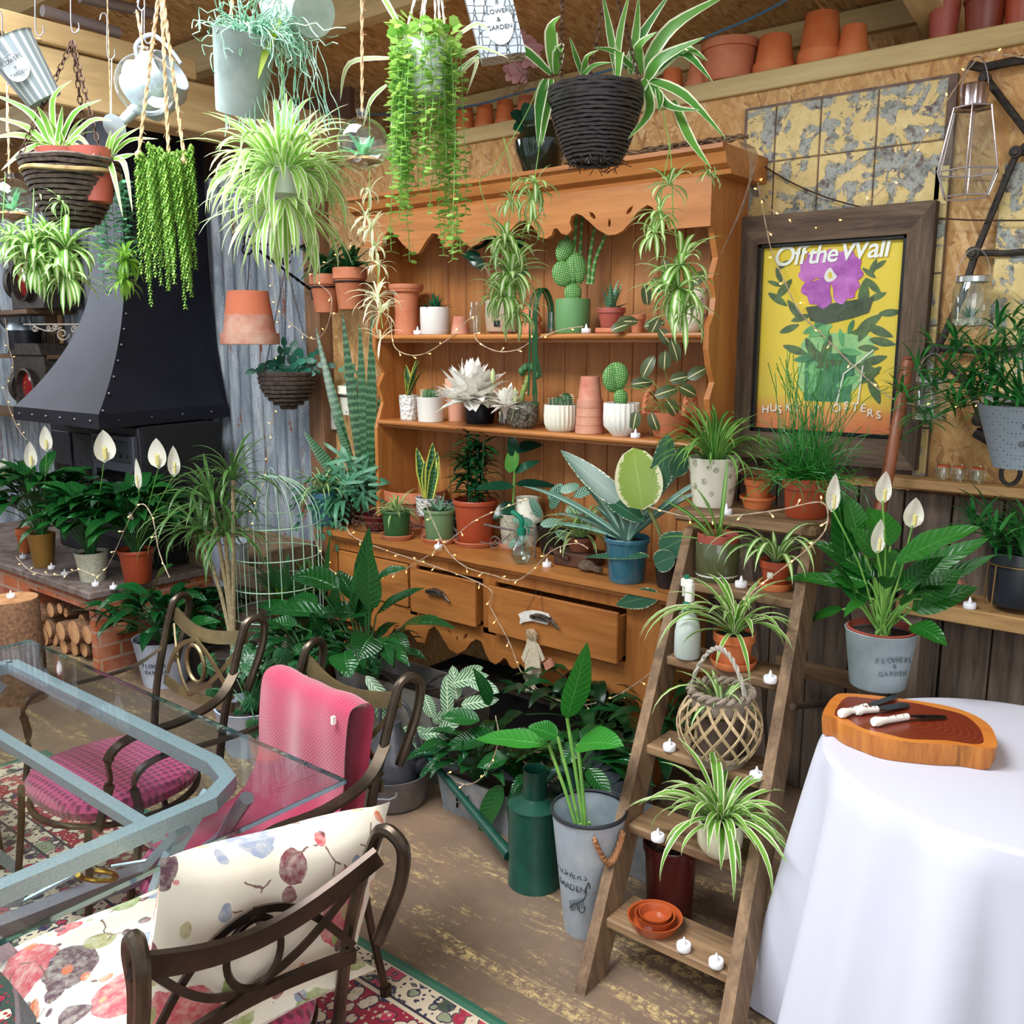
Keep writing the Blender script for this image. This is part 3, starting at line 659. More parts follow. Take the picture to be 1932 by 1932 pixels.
def tealight(px, py, z, where, group='battery tealights', off=.6, y=None):
    global _tl
    p = P(px, py, z=z) - TOCAM*.016*off if y is None else spot(px, z, y)
    lab = 'small white battery tealight ' + where
    if _tl is None:
        t = thing('tealight', lab, 'tealight', p, group)
        mb = MB(); mb.lathe([(0,0),(.018,0),(.019,.002),(.019,.016),(.0175,.018),(.008,.0165),(0,.016)], seg=20); mb.build('case', plain('tealight_white', '#f2f0f4', .4, 0, sss=.1), t)
        mb = MB(); mb.lathe([(.0055,.0165),(.006,.021),(.0045,.028),(.0015,.036),(0,.037)], seg=10); mb.build('flame', plain('tealight_flame', '#e9e7ee', .3, 0), t); _tl = t
        return t
    return copy_thing(_tl, p, R.uniform(0,6), lab, group)
# ================================================================ the upper dresser shelf
S1, S2, WT = 1.741, 1.341, .801
def sh(px, z, back=.12):   # a point on a shelf of the hutch, back from its front edge
    return P(px, 0, y=3.05+back).x
def spot_pot(px, z, y, w, hm, label, cat, m, **k): return pot(px, 0, z, w, 0, label, cat, m, loc=spot(px, z, y), hm=hm, **k)
def pxh(px, z, y, n): return px2m(spot(px, z, y), n)
def sp(px, z, y, w, h, label, cat, m, **k):
    return pot(px, 0, z, w, 0, label, cat, m, loc=spot(px, z, y), hm=pxh(px, z, y, h), **k)
sp(737, S1, 3.22, 28, 54, 'slim weathered clay pot at the far left of the upper dresser shelf', 'plant pot', TERRA2, tp=.8)
sp(768, S1, 3.17, 66, 92, 'tall terracotta pot with a wide flared rim on the upper dresser shelf', 'plant pot', TERRA, style='flare')
t, r, h = sp(821, S1, 3.13, 56, 50, 'white ribbed pot with a spiky dark aloe on the upper dresser shelf', 'potted plant', plain('ribbed_offwhite', '#d8d3cd', .5), style='cyl', name='potted_aloe')
mb = MB(); rosette(mb, (0,0,h), 34, .085, .02, (.1,1.4), (.1,.5), 'spike', 3, .008, 5, .5); foliage(t, m=L_SUCC, mb=mb)
mb = MB()
for k in range(9): mb.lathe([(r+.0015,h*.12+k*h*.1),(r+.003,h*.15+k*h*.1),(r+.0015,h*.18+k*h*.1)], seg=28)
mb.build('ribs', plain('ribbed_offwhite', '#d8d3cd', .5), t)
tealight(788, 629, S1, y=3.085, where='between the flared terracotta pot and the white ribbed aloe pot')
t = thing('plant_pot', 'upturned pale terracotta pot beside the aloe on the upper dresser shelf', 'plant pot', spot(868, S1, 3.14))
mb, _ = pot_mesh(.042, .078, 'taper', .72); 
for i, v in enumerate(mb.v): mb.v[i] = Vector((v.x, -v.y, .078-v.z))
mb.build('pot', TERRA2, t)
t = thing('glass_jar', 'empty clear glass jar beside the pot with a small black tag', 'jar', spot(899, S1, 3.17))
mb = MB(); mb.lathe([(0,.001),(.03,.001),(.034,.01),(.034,.1),(.028,.115),(.028,.14),(.026,.14),(.026,.115),(.031,.1),(.031,.01),(0,.005)]); mb.build('body', GLASS, t)
t, r, h = sp(948, S1, 3.13, 66, 62, 'sage and terracotta bowl pot with a black tag, under the hanging plantlets', 'potted plant', plain('two_tone_glaze', '#8b9a83', .5, 0, '#b98a72', 3), style='round', tp=.9, name='potted_rubber_plant')
tg = MB(); tg.box((-.012,-r-.006,.03),(.014,-r-.001,.055)); tgo = tg.build('tag', BLACKM, t); tgo.rotation_euler = (0,0,.35)
mb = MB(); st = MB(); 
for k, (dx, dz, a) in enumerate(((-.10,.16,2.6),(-.03,.25,2.0),(.03,.22,.6),(-.07,.27,3.5),(-.12,.2,2.9),(.0,.33,1.2),(-.05,.34,3.0),(.04,.12,.3))):
    st.tube([(0,0,h),(dx*.4,0,h+dz*.5),(dx,0,h+dz)], .003, 5); mb.leaf2((dx,0,h+dz), dirp(a), TOCAM+UPV*R.uniform(-.2,.8), .085, .05, .5, 'oval', 6, .2)
foliage(t, m=L_RUBD, mb=mb); st.build('stems', L_TWIG, t)
# small stack
def stack(px, z, y, w, hpx, n, label, m, style='inv', up=False):
    loc = spot(px, z, y); r = px2m(loc, w)/2; H_ = px2m(loc, hpx); h1 = H_*.55; st = (H_-h1)/max(1,n-1)
    for k in range(n):
        t = thing('plant_pot', ('%s, ' % label)+('topmost' if k == n-1 else 'lowest' if k == 0 else 'second from the bottom' if k == 1 else 'third from the bottom')+' of its stack', 'plant pot', loc+Vector((0,0,st*k)), 'stacked terracotta pots')
        mb, _ = pot_mesh(r*(1-.03*k), h1, 'terra', .72)
        if not up:
            for i, v in enumerate(mb.v): mb.v[i] = Vector((v.x, -v.y, h1-v.z))
        mb.build('pot', m, t)
stack(1002, S1, 3.17, 42, 50, 2, 'upturned orange pot beside the hanging dark leaves', TERRA)
# jar with drooping dark straps
t = thing('glass_vase', 'clear glass vase whose long dark strap leaves hang over the shelf edge', 'vase', spot(1040, S1, 3.12))
mb = MB(); mb.lathe([(0,.001),(.022,.001),(.024,.01),(.024,.085),(.022,.085),(.022,.01),(0,.006)]); mb.build('body', GLASS, t)
mb = MB()
for k in range(9):
    a = R.uniform(-.5,.5); x_ = R.uniform(-.012,.012); Lz = R.uniform(.22,.42); s_ = [(x_,0,.02),(x_*1.3,-.005,.12),(x_*1.5-.01,-.045,.178),(x_*2-.02,-.085,.12),(x_*2-.02-.01*a,-.09,-.05),(x_*2.5-.02+.04*a,-.09,.1-Lz)]
    mb.tube(spline(s_,5), .006, flat=(.009,.0015), up=(0,-1,.2))
mb.build('leaves', L_DARK, t)
# big cactus
t, r, h = sp(1080, S1, 3.14, 66, 63, 'matt green pot with a tall many-armed pad cactus, under the pelmet', 'potted cactus', plain('matt_green', '#5c8a54', .6), style='cyl', name='potted_cactus')
mb = MB(); f = TOCAM; 
q = pad(mb, (0,0,h-.01), .036, .045, f); p2 = pad(mb, Vector(q)+RIGHT*(-.05)+Vector((0,0,-.01)), .05, .052, f, -.25); pad(mb, q+RIGHT*.03, .036, .065, f, .2); pad(mb, q+RIGHT*.0+Vector((0,0,.0)), .03, .06, f, 0)
pad(mb, p2+RIGHT*(-.03), .035, .05, f, -.4)
for dx, hh, lean in ((-.02,.30,-.02),(.02,.34,.01),(.055,.30,.03),(.0,.22,.0),(-.005,.38,.015),(.07,.24,.06)):
    b = q+RIGHT*dx+Vector((0,.01,0)); mb.lid += 1; k0 = len(mb.v)
    mb.tube(spline([b, b+Vector((lean*.3,0,hh*.4)), b+Vector((lean,0,hh*.75)), b+Vector((lean*1.3+.005,0,hh))],4), lambda s_: .009*(1-s_*.6), 8)
foliage(t, 'pads', L_CACD, mb)
tealight(1106, 622, S1, y=3.085, where='between the green cactus pot and the spotted aloe')
t, r, h = sp(1153, S1+.022, 3.15, 54, 36, 'small rust plastic pot with a white-flecked aloe, standing on a square saucer', 'potted plant', PLASTRED, name='potted_aloe')
mb = MB(); rosette(mb, (0,0,h), 9, .13, .038, (.7,1.4), (-.1,.35), 'spike', 12, .008, 6, .5); rosette(mb, (0,0,h), 6, .10, .02, (.05,.5), (-.2,.3), 'spike', 2, .008, 6, .5); foliage(t, m=L_ALO, mb=mb)
mb = MB(); b = spot(1150, S1, 3.15); mb.box(b+Vector((-.045,-.04,0)), b+Vector((.045,.04,.02)), bev=.004); mb.build('saucer', TERRA, tagd=('square terracotta saucer under the spotted aloe pot', 'saucer'))
sp(1203, S1, 3.2, 30, 34, 'little terracotta pot behind the striped prayer plant leaves', 'plant pot', TERRA)
def vineleaves(t, pts, m, L=.07, W=.045, stemm=None, el=-.2, face=True, droop=.5):
    """leaves at given local points, joined by a stem"""
    mb = MB(); st = MB(); 
    for (x_, y_, z_, a) in pts: mb.leaf2((x_,y_,z_), dirp(a,.2), TOCAM*1.0+UPV*.5+RIGHT*R.uniform(-.3,.3), L*R.uniform(.85,1.15), W, droop, 'oval', 8, .12)
    mb.build('foliage', m, t); c = Vector((0,0,.06)); 
    for (x_, y_, z_, a) in pts: st.tube(spline([(0,0,.07),(x_*.5,y_*.5,max(z_*.6+.06,.09)),(x_,y_,z_)],4), .0014, 4)
    st.build('stems', stemm or L_TWIG, t)
WFLOR = None
def floral():
    n = N('floral_glaze'); v = n.coord((1,1,1)); a = n.vor(26, v, out='Distance'); b = n.noise(55, v, 3, .7); s_ = n.math('SINE', n.math('MULTIPLY', b, 60))
    m = n.math('MULTIPLY', n.ramp(a, [(.25,(1,1,1)),(.34,(0,0,0))]), n.ramp(s_, [(.2,(0,0,0)),(.35,(1,1,1))]))
    n.set(col=n.mix(m, '#ece9d6', '#2f3f28'), rough=.25, coat=.3); return n.m
WFLOR = floral()
def scroll():
    n = N('scrollwork_glaze'); v = n.coord((1,1,1)); d = n.noise(9, v, 2, .5); w_ = n.vor(52, n.mix(.35, v, n.add('TexNoise', {'Vector': v, 'Scale': 30.}).outputs['Color']), feature='DISTANCE_TO_EDGE', out='Distance')
    n.set(col=n.mix(n.ramp(w_, [(.05,(1,1,1)),(.1,(0,0,0))]), '#e6e4cc', '#53604f'), rough=.3, coat=.3); return n.m
WSCR = scroll()
t, r, h = sp(1297, S1, 3.16, 76, 80, 'sprig-patterned white pot of prayer plant, right end of the upper shelf', 'potted plant', WFLOR, style='round', tp=.8, name='potted_prayer_plant')
vineleaves(t, [(-.10,-.02,.15,2.2),(-.06,-.04,.19,1.9),(-.20,-.1,.03,3.4),(-.13,-.1,.02,.3),(-.05,-.12,.01,-.9),(.0,-.12,-.03,-1.2),(-.14,-.06,.1,1.7),(.02,-.03,.17,.7),(-.25,-.1,.04,.1),(-.08,-.08,.05,-2),(-.02,-.08,.1,-.3)], L_MAR, .075, .046)
# ---------------------------------------------------------------- the lower shelf
stack(735, S2, 3.2, 44, 76, 3, 'terracotta pot at the lower shelf left end', TERRA, up=True)
TEX = N('dimpled_white'); TEX.set(col='#e2e1dc', rough=.4); TEX.bump(TEX.vor(60, out='Distance'), .8, .008); TEX = TEX.m
t, r, h = sp(772, S2, 3.14, 38, 46, 'white dimpled pot with a yellow-edged snake plant on the lower dresser shelf', 'potted plant', TEX, style='taper', tp=.85, name='potted_snake_plant')
mb = MB()
for a, e, L_, W_ in ((.2,1.25,.19,.045),(.5,1.1,.16,.05),(2.8,1.45,.16,.04),(1.2,1.35,.2,.04),(4,1.4,.13,.035)): mb.leaf((0,0,h), a, e, L_, W_, .1, 'sword', 7, .35)
foliage(t, m=L_SNKY, mb=mb)
t, r, h = sp(813, S2, 3.13, 54, 46, 'squat white pot with a round spiny cactus beside the dimpled pot', 'potted cactus', WHITE, style='taper', tp=.9, name='potted_cactus')
mb = MB(); cactus_col(mb, (0,0,h-.005), .035, .055, 14); mb.build('cactus', [CACG, SPINE], t)
sp(862, S2, 3.22, 44, 80, 'peach clay pot half hidden behind the big white bloom', 'plant pot', plain('peach_clay', '#d9a083', .7), soil=False)
t, r, h = sp(905, S2, 3.2, 56, 40, 'dark bowl with a pair of ribbed column cacti behind the white bloom', 'potted cactus', BLACKM, style='cyl', name='potted_cactus')
mb = MB(); cactus_col(mb, (-.022,0,h-.01), .022, .075, 11); cactus_col(mb, (.022,0,h-.01), .023, .08, 11); mb.build('cactus', [CACDK, SPINE], t)
t = thing('glass_bottle', 'small clear glass bottle with a cork behind the white lily buds', 'bottle', spot(951, S2, 3.2))
mb = MB(); mb.lathe([(0,.001),(.026,.001),(.027,.01),(.027,.07),(.012,.09),(.012,.125),(.015,.128),(.015,.133),(.010,.133),(.010,.09),(.025,.068),(.025,.01),(0,.005)]); mb.build('body', GLASS, t)
mb = MB(); mb.lathe([(0,.115),(.0095,.115),(.011,.14),(0,.141)],seg=12); mb.build('cork', plain('cork','#b98f62',.9,0,'#8f6a44',80,.3), t)
MOS = N('mosaic_grey'); MOS.set(col=MOS.mix(MOS.ramp(MOS.vor(46, feature='DISTANCE_TO_EDGE', out='Distance'), [(.04,(0,0,0)),(.09,(1,1,1))]), '#2c2a24', '#7b7868'), rough=.5); MOS = MOS.m
t, r, h = sp(986, S2, 3.14, 62, 48, 'dark crackle-tiled bowl with a crested cactus on a bare stalk', 'potted cactus', MOS, style='round', tp=.8, name='potted_cactus')
mb = MB(); mb.tube(spline([(-.01,0,h),(.0,0,h+.05),(.02,0,h+.09),(.035,-.005,h+.125)],4), lambda s_: .013-.003*s_, 9)
for k in range(10):
    a = R.uniform(0,6.3); z_ = h+.01*k+.01; b = Vector((-.005+.035*(k/10)**1.2,0,z_)); mb.cm = 1; mb.tube([b, b+Vector((math.cos(a),math.sin(a),.2))*.02], .001, 3); mb.cm = 0
mb.build('stalk', [plain('pale_stalk','#9cae5a',.6,0,'#6f8a42',30), SPINE], t)
mb = MB(); 
for k in range(13):
    a = -1.3+2.9*k/12; mb.blob((.04+math.sin(a)*.045, -.005+.008*math.cos(k*2.3), h+.13+math.cos(a)*.035), .014, 8, 5, (1,1,1.2))
mb.build('crest', CACG, t)
RIBW = plain('cream_ribbed', '#dcd9c6', .35)
t, r, h = sp(1058, S2, 3.12, 64, 50, 'cream ribbed pot with small clustered cacti on the lower dresser shelf', 'potted cactus', RIBW, style='round', tp=.85, name='potted_cactus', rib=.025, ribn=24)
mb = MB()
for x_, y_, rr, hh in ((-.03,0,.022,.05),(.005,-.015,.024,.055),(.032,.0,.02,.065),(.01,.02,.02,.07),(.03,-.02,.016,.04)): cactus_col(mb, (x_,y_,h-.01), rr, hh, 9)
mb.build('cactus', [CACDK, SPINE], t)
stack(1112, S2, 3.12, 54, 106, 4, 'upturned pinkish pot between two cream ribbed pots', TERRA2)
t, r, h = sp(1172, S2, 3.11, 68, 62, 'white fluted round pot with a dotted pad cactus on the lower dresser shelf', 'potted cactus', plain('white_fluted','#e6e3da',.3), style='round', tp=.6, name='potted_cactus', rib=.025, ribn=22)
mb = MB(); q = pad(mb, (0,0,h-.01), .028, .04, TOCAM, .1); q2 = pad(mb, q+RIGHT*-.035+Vector((0,0,-.01)), .05, .055, TOCAM+RIGHT*.3, -.2); pad(mb, q+RIGHT*.0+Vector((0,0,-.0)), .045, .055, TOCAM-RIGHT*.2, .25); foliage(t, 'pads', L_CACD, mb)
tealight(1199, 822, S2, y=3.08, where='on the right end of the lower dresser shelf')
t = thing('terracotta_basket', 'rope-handled terracotta basket with a prayer plant, right end of the lower shelf', 'planter', spot(1262, S2, 3.17))
mb = MB(); mb.lathe([(0,0),(.05,0),(.06,.01),(.085,.09),(.09,.1),(.082,.098),(.078,.085)], seg=28); mb.build('bowl', TERRA, t)
mb = MB()
for s_ in (-1,1):
    mb = MB()
    for ph in (0,PI):
        pts = []
        for k in range(31):
            a = PI*k/30; pts.append(Vector((s_*(.088-.0*math.sin(a))+.006*math.cos(a*9+ph), math.cos(a)*.045, .09+math.sin(a)*.085+.006*math.sin(a*9+ph))))
        mb.tube(pts, .006, 6)
    mb.build('handle', TERRA, t)
vineleaves(t, [(-.16,-.03,.2,.2),(-.1,-.04,.23,1.2),(-.04,-.05,.16,.4),(.03,-.06,.22,.3),(.07,-.06,.2,-.4),(.03,-.08,.15,-.9),(-.03,-.09,.1,-1.2),(.1,-.05,.23,.6),(-.1,-.08,.1,-1.8),(.0,-.05,.26,1.6),(-.19,-.05,.19,2.8)], L_MAR, .085, .05, L_STEM)
# ================================================================ on the worktop
def nest(t, mb, m, n='foliage'): return mb.build(n, m, t)
t, r, h = pot(608, 993, WT, 52, 62, 'blue plastic pot of trailing spider plant at the left end of the worktop', 'potted plant', plain('blue_pot', '#4c7a93', .5), style='taper', tp=.85, name='potted_spider_plant')
mb = MB(); rosette(mb, (0,0,h), 40, .27, .011, (.3,1.4), (1.6,2.9), 'strap', 21); nest(t, mb, L_SPIC)
tealight(637, 995, WT, 'beside the blue plastic pot on the worktop')
# wire basket tray
def wirebasket():
    c = P(700, 1004, z=WT)-TOCAM*.06; t = thing('wire_basket', 'rusty scrolled wire basket on the worktop in front of the tall snake plant', 'basket', c)
    mb = MB()
    for z_ in (.006,.05,.075): mb.tube([(.09*math.cos(a)*1.3,.075*math.sin(a),z_) for a in [2*PI*k/32 for k in range(32)]], .0025, 5, closed=True)
    for k in range(16):
        a = 2*PI*k/16; x_, y_ = .09*1.3*math.cos(a), .075*math.sin(a); pts = []
        for j in range(16):
            b = 2*PI*j/12; rr = .02*(1-j/22); pts.append((x_+rr*math.cos(b)*-math.sin(a), y_+rr*math.cos(b)*math.cos(a), .03+rr*math.sin(b)))
        mb.tube(pts, .0018, 4)
    mb.build('wirework', plain('rusty_wire', '#4a3a30', .7, .5, '#7a5a45', 60, .3), t)
wirebasket()
# tall snake plant in dark red pot + blue star fern
CRIM = plain('crimson_glaze', '#5c1424', .25, 0, coat=.4)
t, r, h = pot(700, 985, WT, 62, 60, 'crimson glazed pot with a very tall banded snake plant at the left of the dresser', 'potted plant', CRIM, style='taper', name='potted_snake_plant', loc=spot(690, WT, 3.16), hm=.13)
mb = MB()
for (tx, ty, w_, bx) in ((643,590,20,690),(676,612,18,694),(700,592,19,700),(727,632,11,704),(578,618,19,680),(632,783,16,680),(562,822,24,665)):
    b = spot(bx, WT+.12, 3.16); y_ = {580: 3.02, 562: 3.0}.get(tx, 3.1); q = P(tx, ty, y=y_); L_ = (q-b).length*1.02; d = (q-b)/((q-b).length)
    mb.leaf2(b-t.location, d+ (UPV*.12 if tx < 600 else UPV*0), TOCAM, L_, px2m(b, w_), .12 if tx > 600 else .25, 'sword', 12, .25)
nest(t, mb, L_SNK)
t, r, h = pot(650, 990, WT, 60, 58, 'blue star fern spilling wavy blue-green fingers at the foot of the tall snake plant', 'potted fern', plain('dark_plastic','#2a2320',.6), style='taper', name='potted_fern', loc=spot(652, WT, 3.06), hm=.12)
mb = MB(); q = random.Random(5)
for i in range(60):
    a = q.uniform(0, 2*PI); e = q.uniform(.2,1.5); L_ = q.uniform(.18,.33); W_ = .024; p = Vector((0,0,h))
    e2 = q.uniform(1.2,2.4); tip = mb.leaf(p, a, e, L_, W_, e2, 'strap', 8, .15, q.uniform(-1,1), q.uniform(-.4,.4), .25)
    for k in range(5):
        t_ = .3+.14*k; ee = e-e2*t_*.6; b = p+Vector((math.cos(a)*math.cos(ee), math.sin(a)*math.cos(ee), math.sin(ee)))*L_*t_
        for s_ in (-1,1): mb.leaf(b, a+s_*.9, ee-.2, .055*(1-t_*.3), .018, .9, 'strap', 4, .15, q.uniform(-1,1))
for i in range(44):
    a = q.uniform(0, 2*PI); x_ = .12+q.uniform(-.09,.09); z_ = q.uniform(.05,.25)
    mb.leaf2((x_+.03, -.05+q.uniform(-.04,.02), h+z_), dirp(q.uniform(-1.5,1.5)+(0 if i%2 else PI)), TOCAM+UPV*.4, q.uniform(.09,.15), .018, q.uniform(.3,1), 'strap', 6, .15, .2)
nest(t, mb, L_FERNB)
CRIM2 = CRIM
pot(0,0,WT,58,0,'crimson glazed pot inside the rusty wire basket','plant pot',CRIM,style='taper',loc=spot(712, WT+.008, 3.03), hm=.075, soil=False)
t, r, h = pot(746, 1020, WT, 58, 52, 'dark green pot with a small spider plant on a terracotta saucer', 'potted plant', plain('dark_green_pot', '#2f5a2e', .5), style='lip', tp=.8, name='potted_spider_plant', saucer=1.13)
mb = MB(); rosette(mb, (0,0,h), 44, .15, .009, (.2,1.45), (1.,2.6), 'strap', 31); nest(t, mb, L_SPI)
t, r, h = pot(828, 1027, WT, 64, 60, 'light green pot with a pale aloe on a terracotta saucer, inside the scrolled wire stand', 'potted plant', plain('light_green_pot', '#66835a', .55), style='lip', tp=.84, name='potted_aloe', saucer=1.12)
mb = MB(); rosette(mb, (0,0,h), 12, .10, .022, (.2,1.2), (-.2,.5), 'spike', 44, .01, 6, .5); nest(t, mb, L_ALO)
tealight(827, 1036, WT, 'in front of the light green aloe pot')
t, r, h = pot(809, 938, WT+.13, 50, 50, 'white dimpled pot with a broad yellow-edged snake plant above the green pots', 'potted plant', TEX, style='taper', tp=.9, name='potted_snake_plant', loc=spot(809, WT+.1, 3.10), hm=.085)
mb = MB()
for a, e, L_, W_, tw in ((-1.2,1.45,.27,.06,0),(.6,1.3,.23,.055,0),(2.6,1.4,.25,.055,0),(-1.9,1.2,.18,.05,0),(-.5,1.5,.2,.05,0)): mb.leaf2((.01*math.cos(a),0,h), UPV+RIGHT*.22*math.cos(a), TOCAM+RIGHT*.3*math.sin(a*3), L_, W_, .05, 'sword', 9, .35)
nest(t, mb, L_SNKY)
st = MB(); c = spot(809, WT, 3.10); st.lathe([(0,0),(.042,0),(.036,.01),(.030,.04),(.032,.085),(.042,.1),(0,.1)], c, 20); st.build('pot_stand', TERRA, tagd=('upturned clay pot serving as a stand under the white dimpled pot', 'plant pot'))
# big terracotta planters behind
t = pot(0,0,WT,120,0,'large terracotta planter at the back of the worktop, behind the white dimpled pot','plant pot',TERRA,style='terra',loc=spot(785, WT, 3.22), hm=.19, soil=False)
t = pot(0,0,WT,90,0,'rounded clay pot at the back left of the worktop behind the spider plant','plant pot',TERRAO,style='round',loc=spot(725, WT, 3.24), hm=.14, soil=False)
TIN = N('printed_tin'); TIN.set(col=TIN.mix(TIN.ramp(TIN.vor(38, feature='DISTANCE_TO_EDGE', out='Distance'), [(.06,(1,1,1)),(.12,(0,0,0))]), '#8f9496', '#23262a'), rough=.4, metal=.3); TIN = TIN.m
for px, y_, lab in ((848, 3.17, 'dark printed tin pot left of its lighter twin, behind the rust-red lily pot'),(874, 3.18, 'light printed tin pot right of its darker twin, behind the rust-red lily pot')):
    pot(0,0,WT,40,0,lab,'tin pot',TIN,style='taper',loc=spot(px, WT, y_), hm=.16, name='tin_pot', soil=False)
# lily
t, r, h = pot(896, 1034, WT, 86, 84, 'rust-red pot of dark-leaved white double lily on a saucer in the middle of the worktop', 'potted lily', PLASTIC, style='lip', tp=.78, name='potted_lily', saucer=.98)
mb = MB(); st = MB(); q = random.Random(9)
for k, (dx, top) in enumerate(((-.035,.42),(.015,.44),(.05,.38),(-.06,.33))):
    b = Vector((dx*.6, 0, h)); e = Vector((dx, .0, h+top-.1)); st.tube([b, (b+e)/2+Vector((.005,0,0)), e], .0045, 6)
    for i in range(58):
        f_ = q.uniform(.12,1); c = b.lerp(e, f_); mb.leaf(c, q.uniform(0,2*PI), q.uniform(-.2,.6), q.uniform(.08,.14), .024, q.uniform(.4,1.1), 'lance', 5, .2)
nest(t, mb, L_DARK); st.build('stems', L_STEMD, t)
def bloom(c, rad, n, seed):
    mb = MB(); q = random.Random(seed)
    for i in range(n):
        a = i*2.399; f_ = (i/n); el = 1.35-1.75*f_+q.uniform(-.15,.15); d = TOCAM*.35+UPV*.25
        az_ = a; v = Vector((math.cos(az_)*math.cos(el), math.sin(az_)*math.cos(el), math.sin(el)))+TOCAM*.25
        mb.leaf2(Vector(c)+v*.01, v, UPV*.9+v*-.2+Vector((.01,.02,0)), rad*q.uniform(.75,1.15), rad*.42, -q.uniform(-.5,.9), 'lance', 7, .35, .03)
    return mb
loc = t.location; c1 = P(890,752,y=loc.y-.03)-loc; nest(t, bloom(c1, .16, 110, 4), L_WHT, 'flower')
c2 = P(955,765,y=loc.y-.05)-loc; nest(t, bloom(c2, .085, 36, 8), L_WHT, 'flower')
mb = MB()
for px, py in ((948,750),(972,748),(930,712)):
    c = P(px,py,y=loc.y-.04)-loc; mb.lathe([(0,-.03),(.009,-.015),(.012,0),(.009,.025),(0,.04)], c, 8); mb.tube([c-Vector((0,0,.03)), c-Vector((.02,0,.1))], .002, 4)
nest(t, mb, leafmat('lily_bud', '#b9cc8c', '#cfdba4', None, 'plain', trans=.2), 'buds')
# scrolled wire stand
def wirestand():
    z0 = WT; pts = [P(735,1000,z=z0), P(1010,1056,z=z0)]
    t = thing('wire_plant_stand', 'grey scrolled wire plant stand wrapped round the pots on the worktop', 'plant stand', (pts[0]+pts[1])/2)
    a, b = pts[0]-t.location, pts[1]-t.location; a.z = b.z = 0; d = (b-a).normalized(); L_ = (b-a).length; up = UPV; nrm = d.cross(up)
    A_ = a+TOCAM*-.06; mb = MB()
    q = lambda s_, z_, o=0: A_+d*(s_*L_)+up*z_+TOCAM*(.03+o)
    mb.tube([q(0,.12), q(.5,.11), q(1,.10)], .005, 6); mb.tube([q(0,.12), q(.08,.06,.01), q(.1,.0,.01)], .005, 6); mb.tube([q(1,.10), q(1,.0)], .004, 6)
    mb.tube([q(0,.12), q(0,.12,-.15), q(1,.10,-.15), q(1,.10)], .004, 6)
    def scroll(c, s_, dr=1):
        pts = []
        for k in range(22):
            a_ = k*.42; rr = .004+.0016*k; pts.append(c+d*(dr*rr*math.cos(a_))+up*rr*math.sin(a_)); 
        return pts
    for s_, z_, dr in ((.14,.025,1),(.42,.02,-1),(.47,.02,1),(.75,.02,-1),(.35,.085,-1),(.43,.08,1),(.9,.06,1)): mb.tube(scroll(q(s_,z_+.01,.012), s_, dr), .0022, 5)
    mb.tube(spline([q(.05,.1,.012), q(.15,.055,.015), q(.3,.05,.02), q(.35,.085,.02)],5), .0025, 5); mb.tube(spline([q(.45,.085,.012), q(.55,.04,.015), q(.75,.03,.02), q(.85,.09,.02)],5), .0025, 5)
    mb.tube(spline([q(.12,.02,.012), q(.25,.045,.015), q(.42,.02,.02)],5), .0025, 5)
    mb.build('wirework', plain('grey_wire', '#6d6a68', .5, .5, '#8f8c88', 60), t)
wirestand()
t, r, h = pot(966, 1036, WT, 52, 62, 'cream pot with grey scrollwork holding a young dark rubber plant', 'potted plant', WSCR, style='taper', tp=.75, name='potted_rubber_plant', saucer=1.05, smat=TERRA2)
st = MB(); mb = MB(); top = Vector((0,0,h)); 
s_pts = spline([(0,0,h),(.01,0,h+.12),(.02,0,h+.30)],5); st.tube(s_pts, .005, 6)
for z_, ang, L_, W_, m_ in ((.30,.35,.13,.07,0),(.27,1.7,.11,.06,0),(.14,3.05,.2,.055,0),(.15,.1,.2,.05,0),(.06,3.6,.12,.075,0),(.2,.6,.13,.05,0)):
    mb.leaf2((.015,0,h+z_), dirp(ang,.3), TOCAM*.8+UPV*.9, L_, W_, .5, 'lance', 8, .15)
nest(t, mb, L_RUBD); st.build('stems', L_STEM, t)
mb = MB(); mb.leaf2((.0,-.02,h+.2), dirp(1.35), TOCAM, .12, .06, .1, 'oval', 8, .1); nest(t, mb, leafmat('bright_leaf', '#4f9a34', '#5fae3c', None, 'plain', trans=.35), 'young_leaf')
VAS = floral(); t = pot(0,0,WT,62,0,'round white vase with grey-brown leaf sprigs at the back of the worktop','vase',VAS,style='urn',tp=.55,loc=spot(995, WT, 3.22), hm=.22, name='vase', soil=False)
# bulb shaped mister
p = P(984,1066,z=WT)-TOCAM*.03; t = thing('plant_mister', 'clear bulb-shaped glass mister with a green pump head on the worktop edge', 'plant mister', p)
mb = MB(); mb.lathe([(0,.001),(.022,.001),(.03,.006),(.045,.03),(.047,.045),(.04,.065),(.022,.095),(.017,.125),(.014,.125),(.02,.093),(.038,.062),(.044,.045),(.042,.03),(.028,.01),(0,.006)], seg=28); mb.build('body', GLASS, t)
mb = MB(); mb.lathe([(0,.002),(.028,.006),(.041,.028),(.043,.04),(0,.04)]); mb.build('water', glassm('water_clear', (.88,.93,.93), .03), t)
G_ = plain('green_plastic', '#0f7a5c', .35); mb = MB(); mb.lathe([(.017,.12),(.019,.122),(.019,.148),(.01,.152),(.01,.165),(0,.165)], seg=16)
mb.tube(spline([(.0,0,.16),(0,0,.185),(-.03,0,.205),(-.05,0,.21)],4), .011, 8); mb.tube([(.0,0,.18),(.03,0,.165),(.04,0,.135)], .004, 6); mb.tube([(0,0,.12),(.01,0,.03)], .002, 5); o = mb.build('pump_head', G_, t)
tealight(1032, 1070, WT, 'on the worktop edge right of the glass mister')
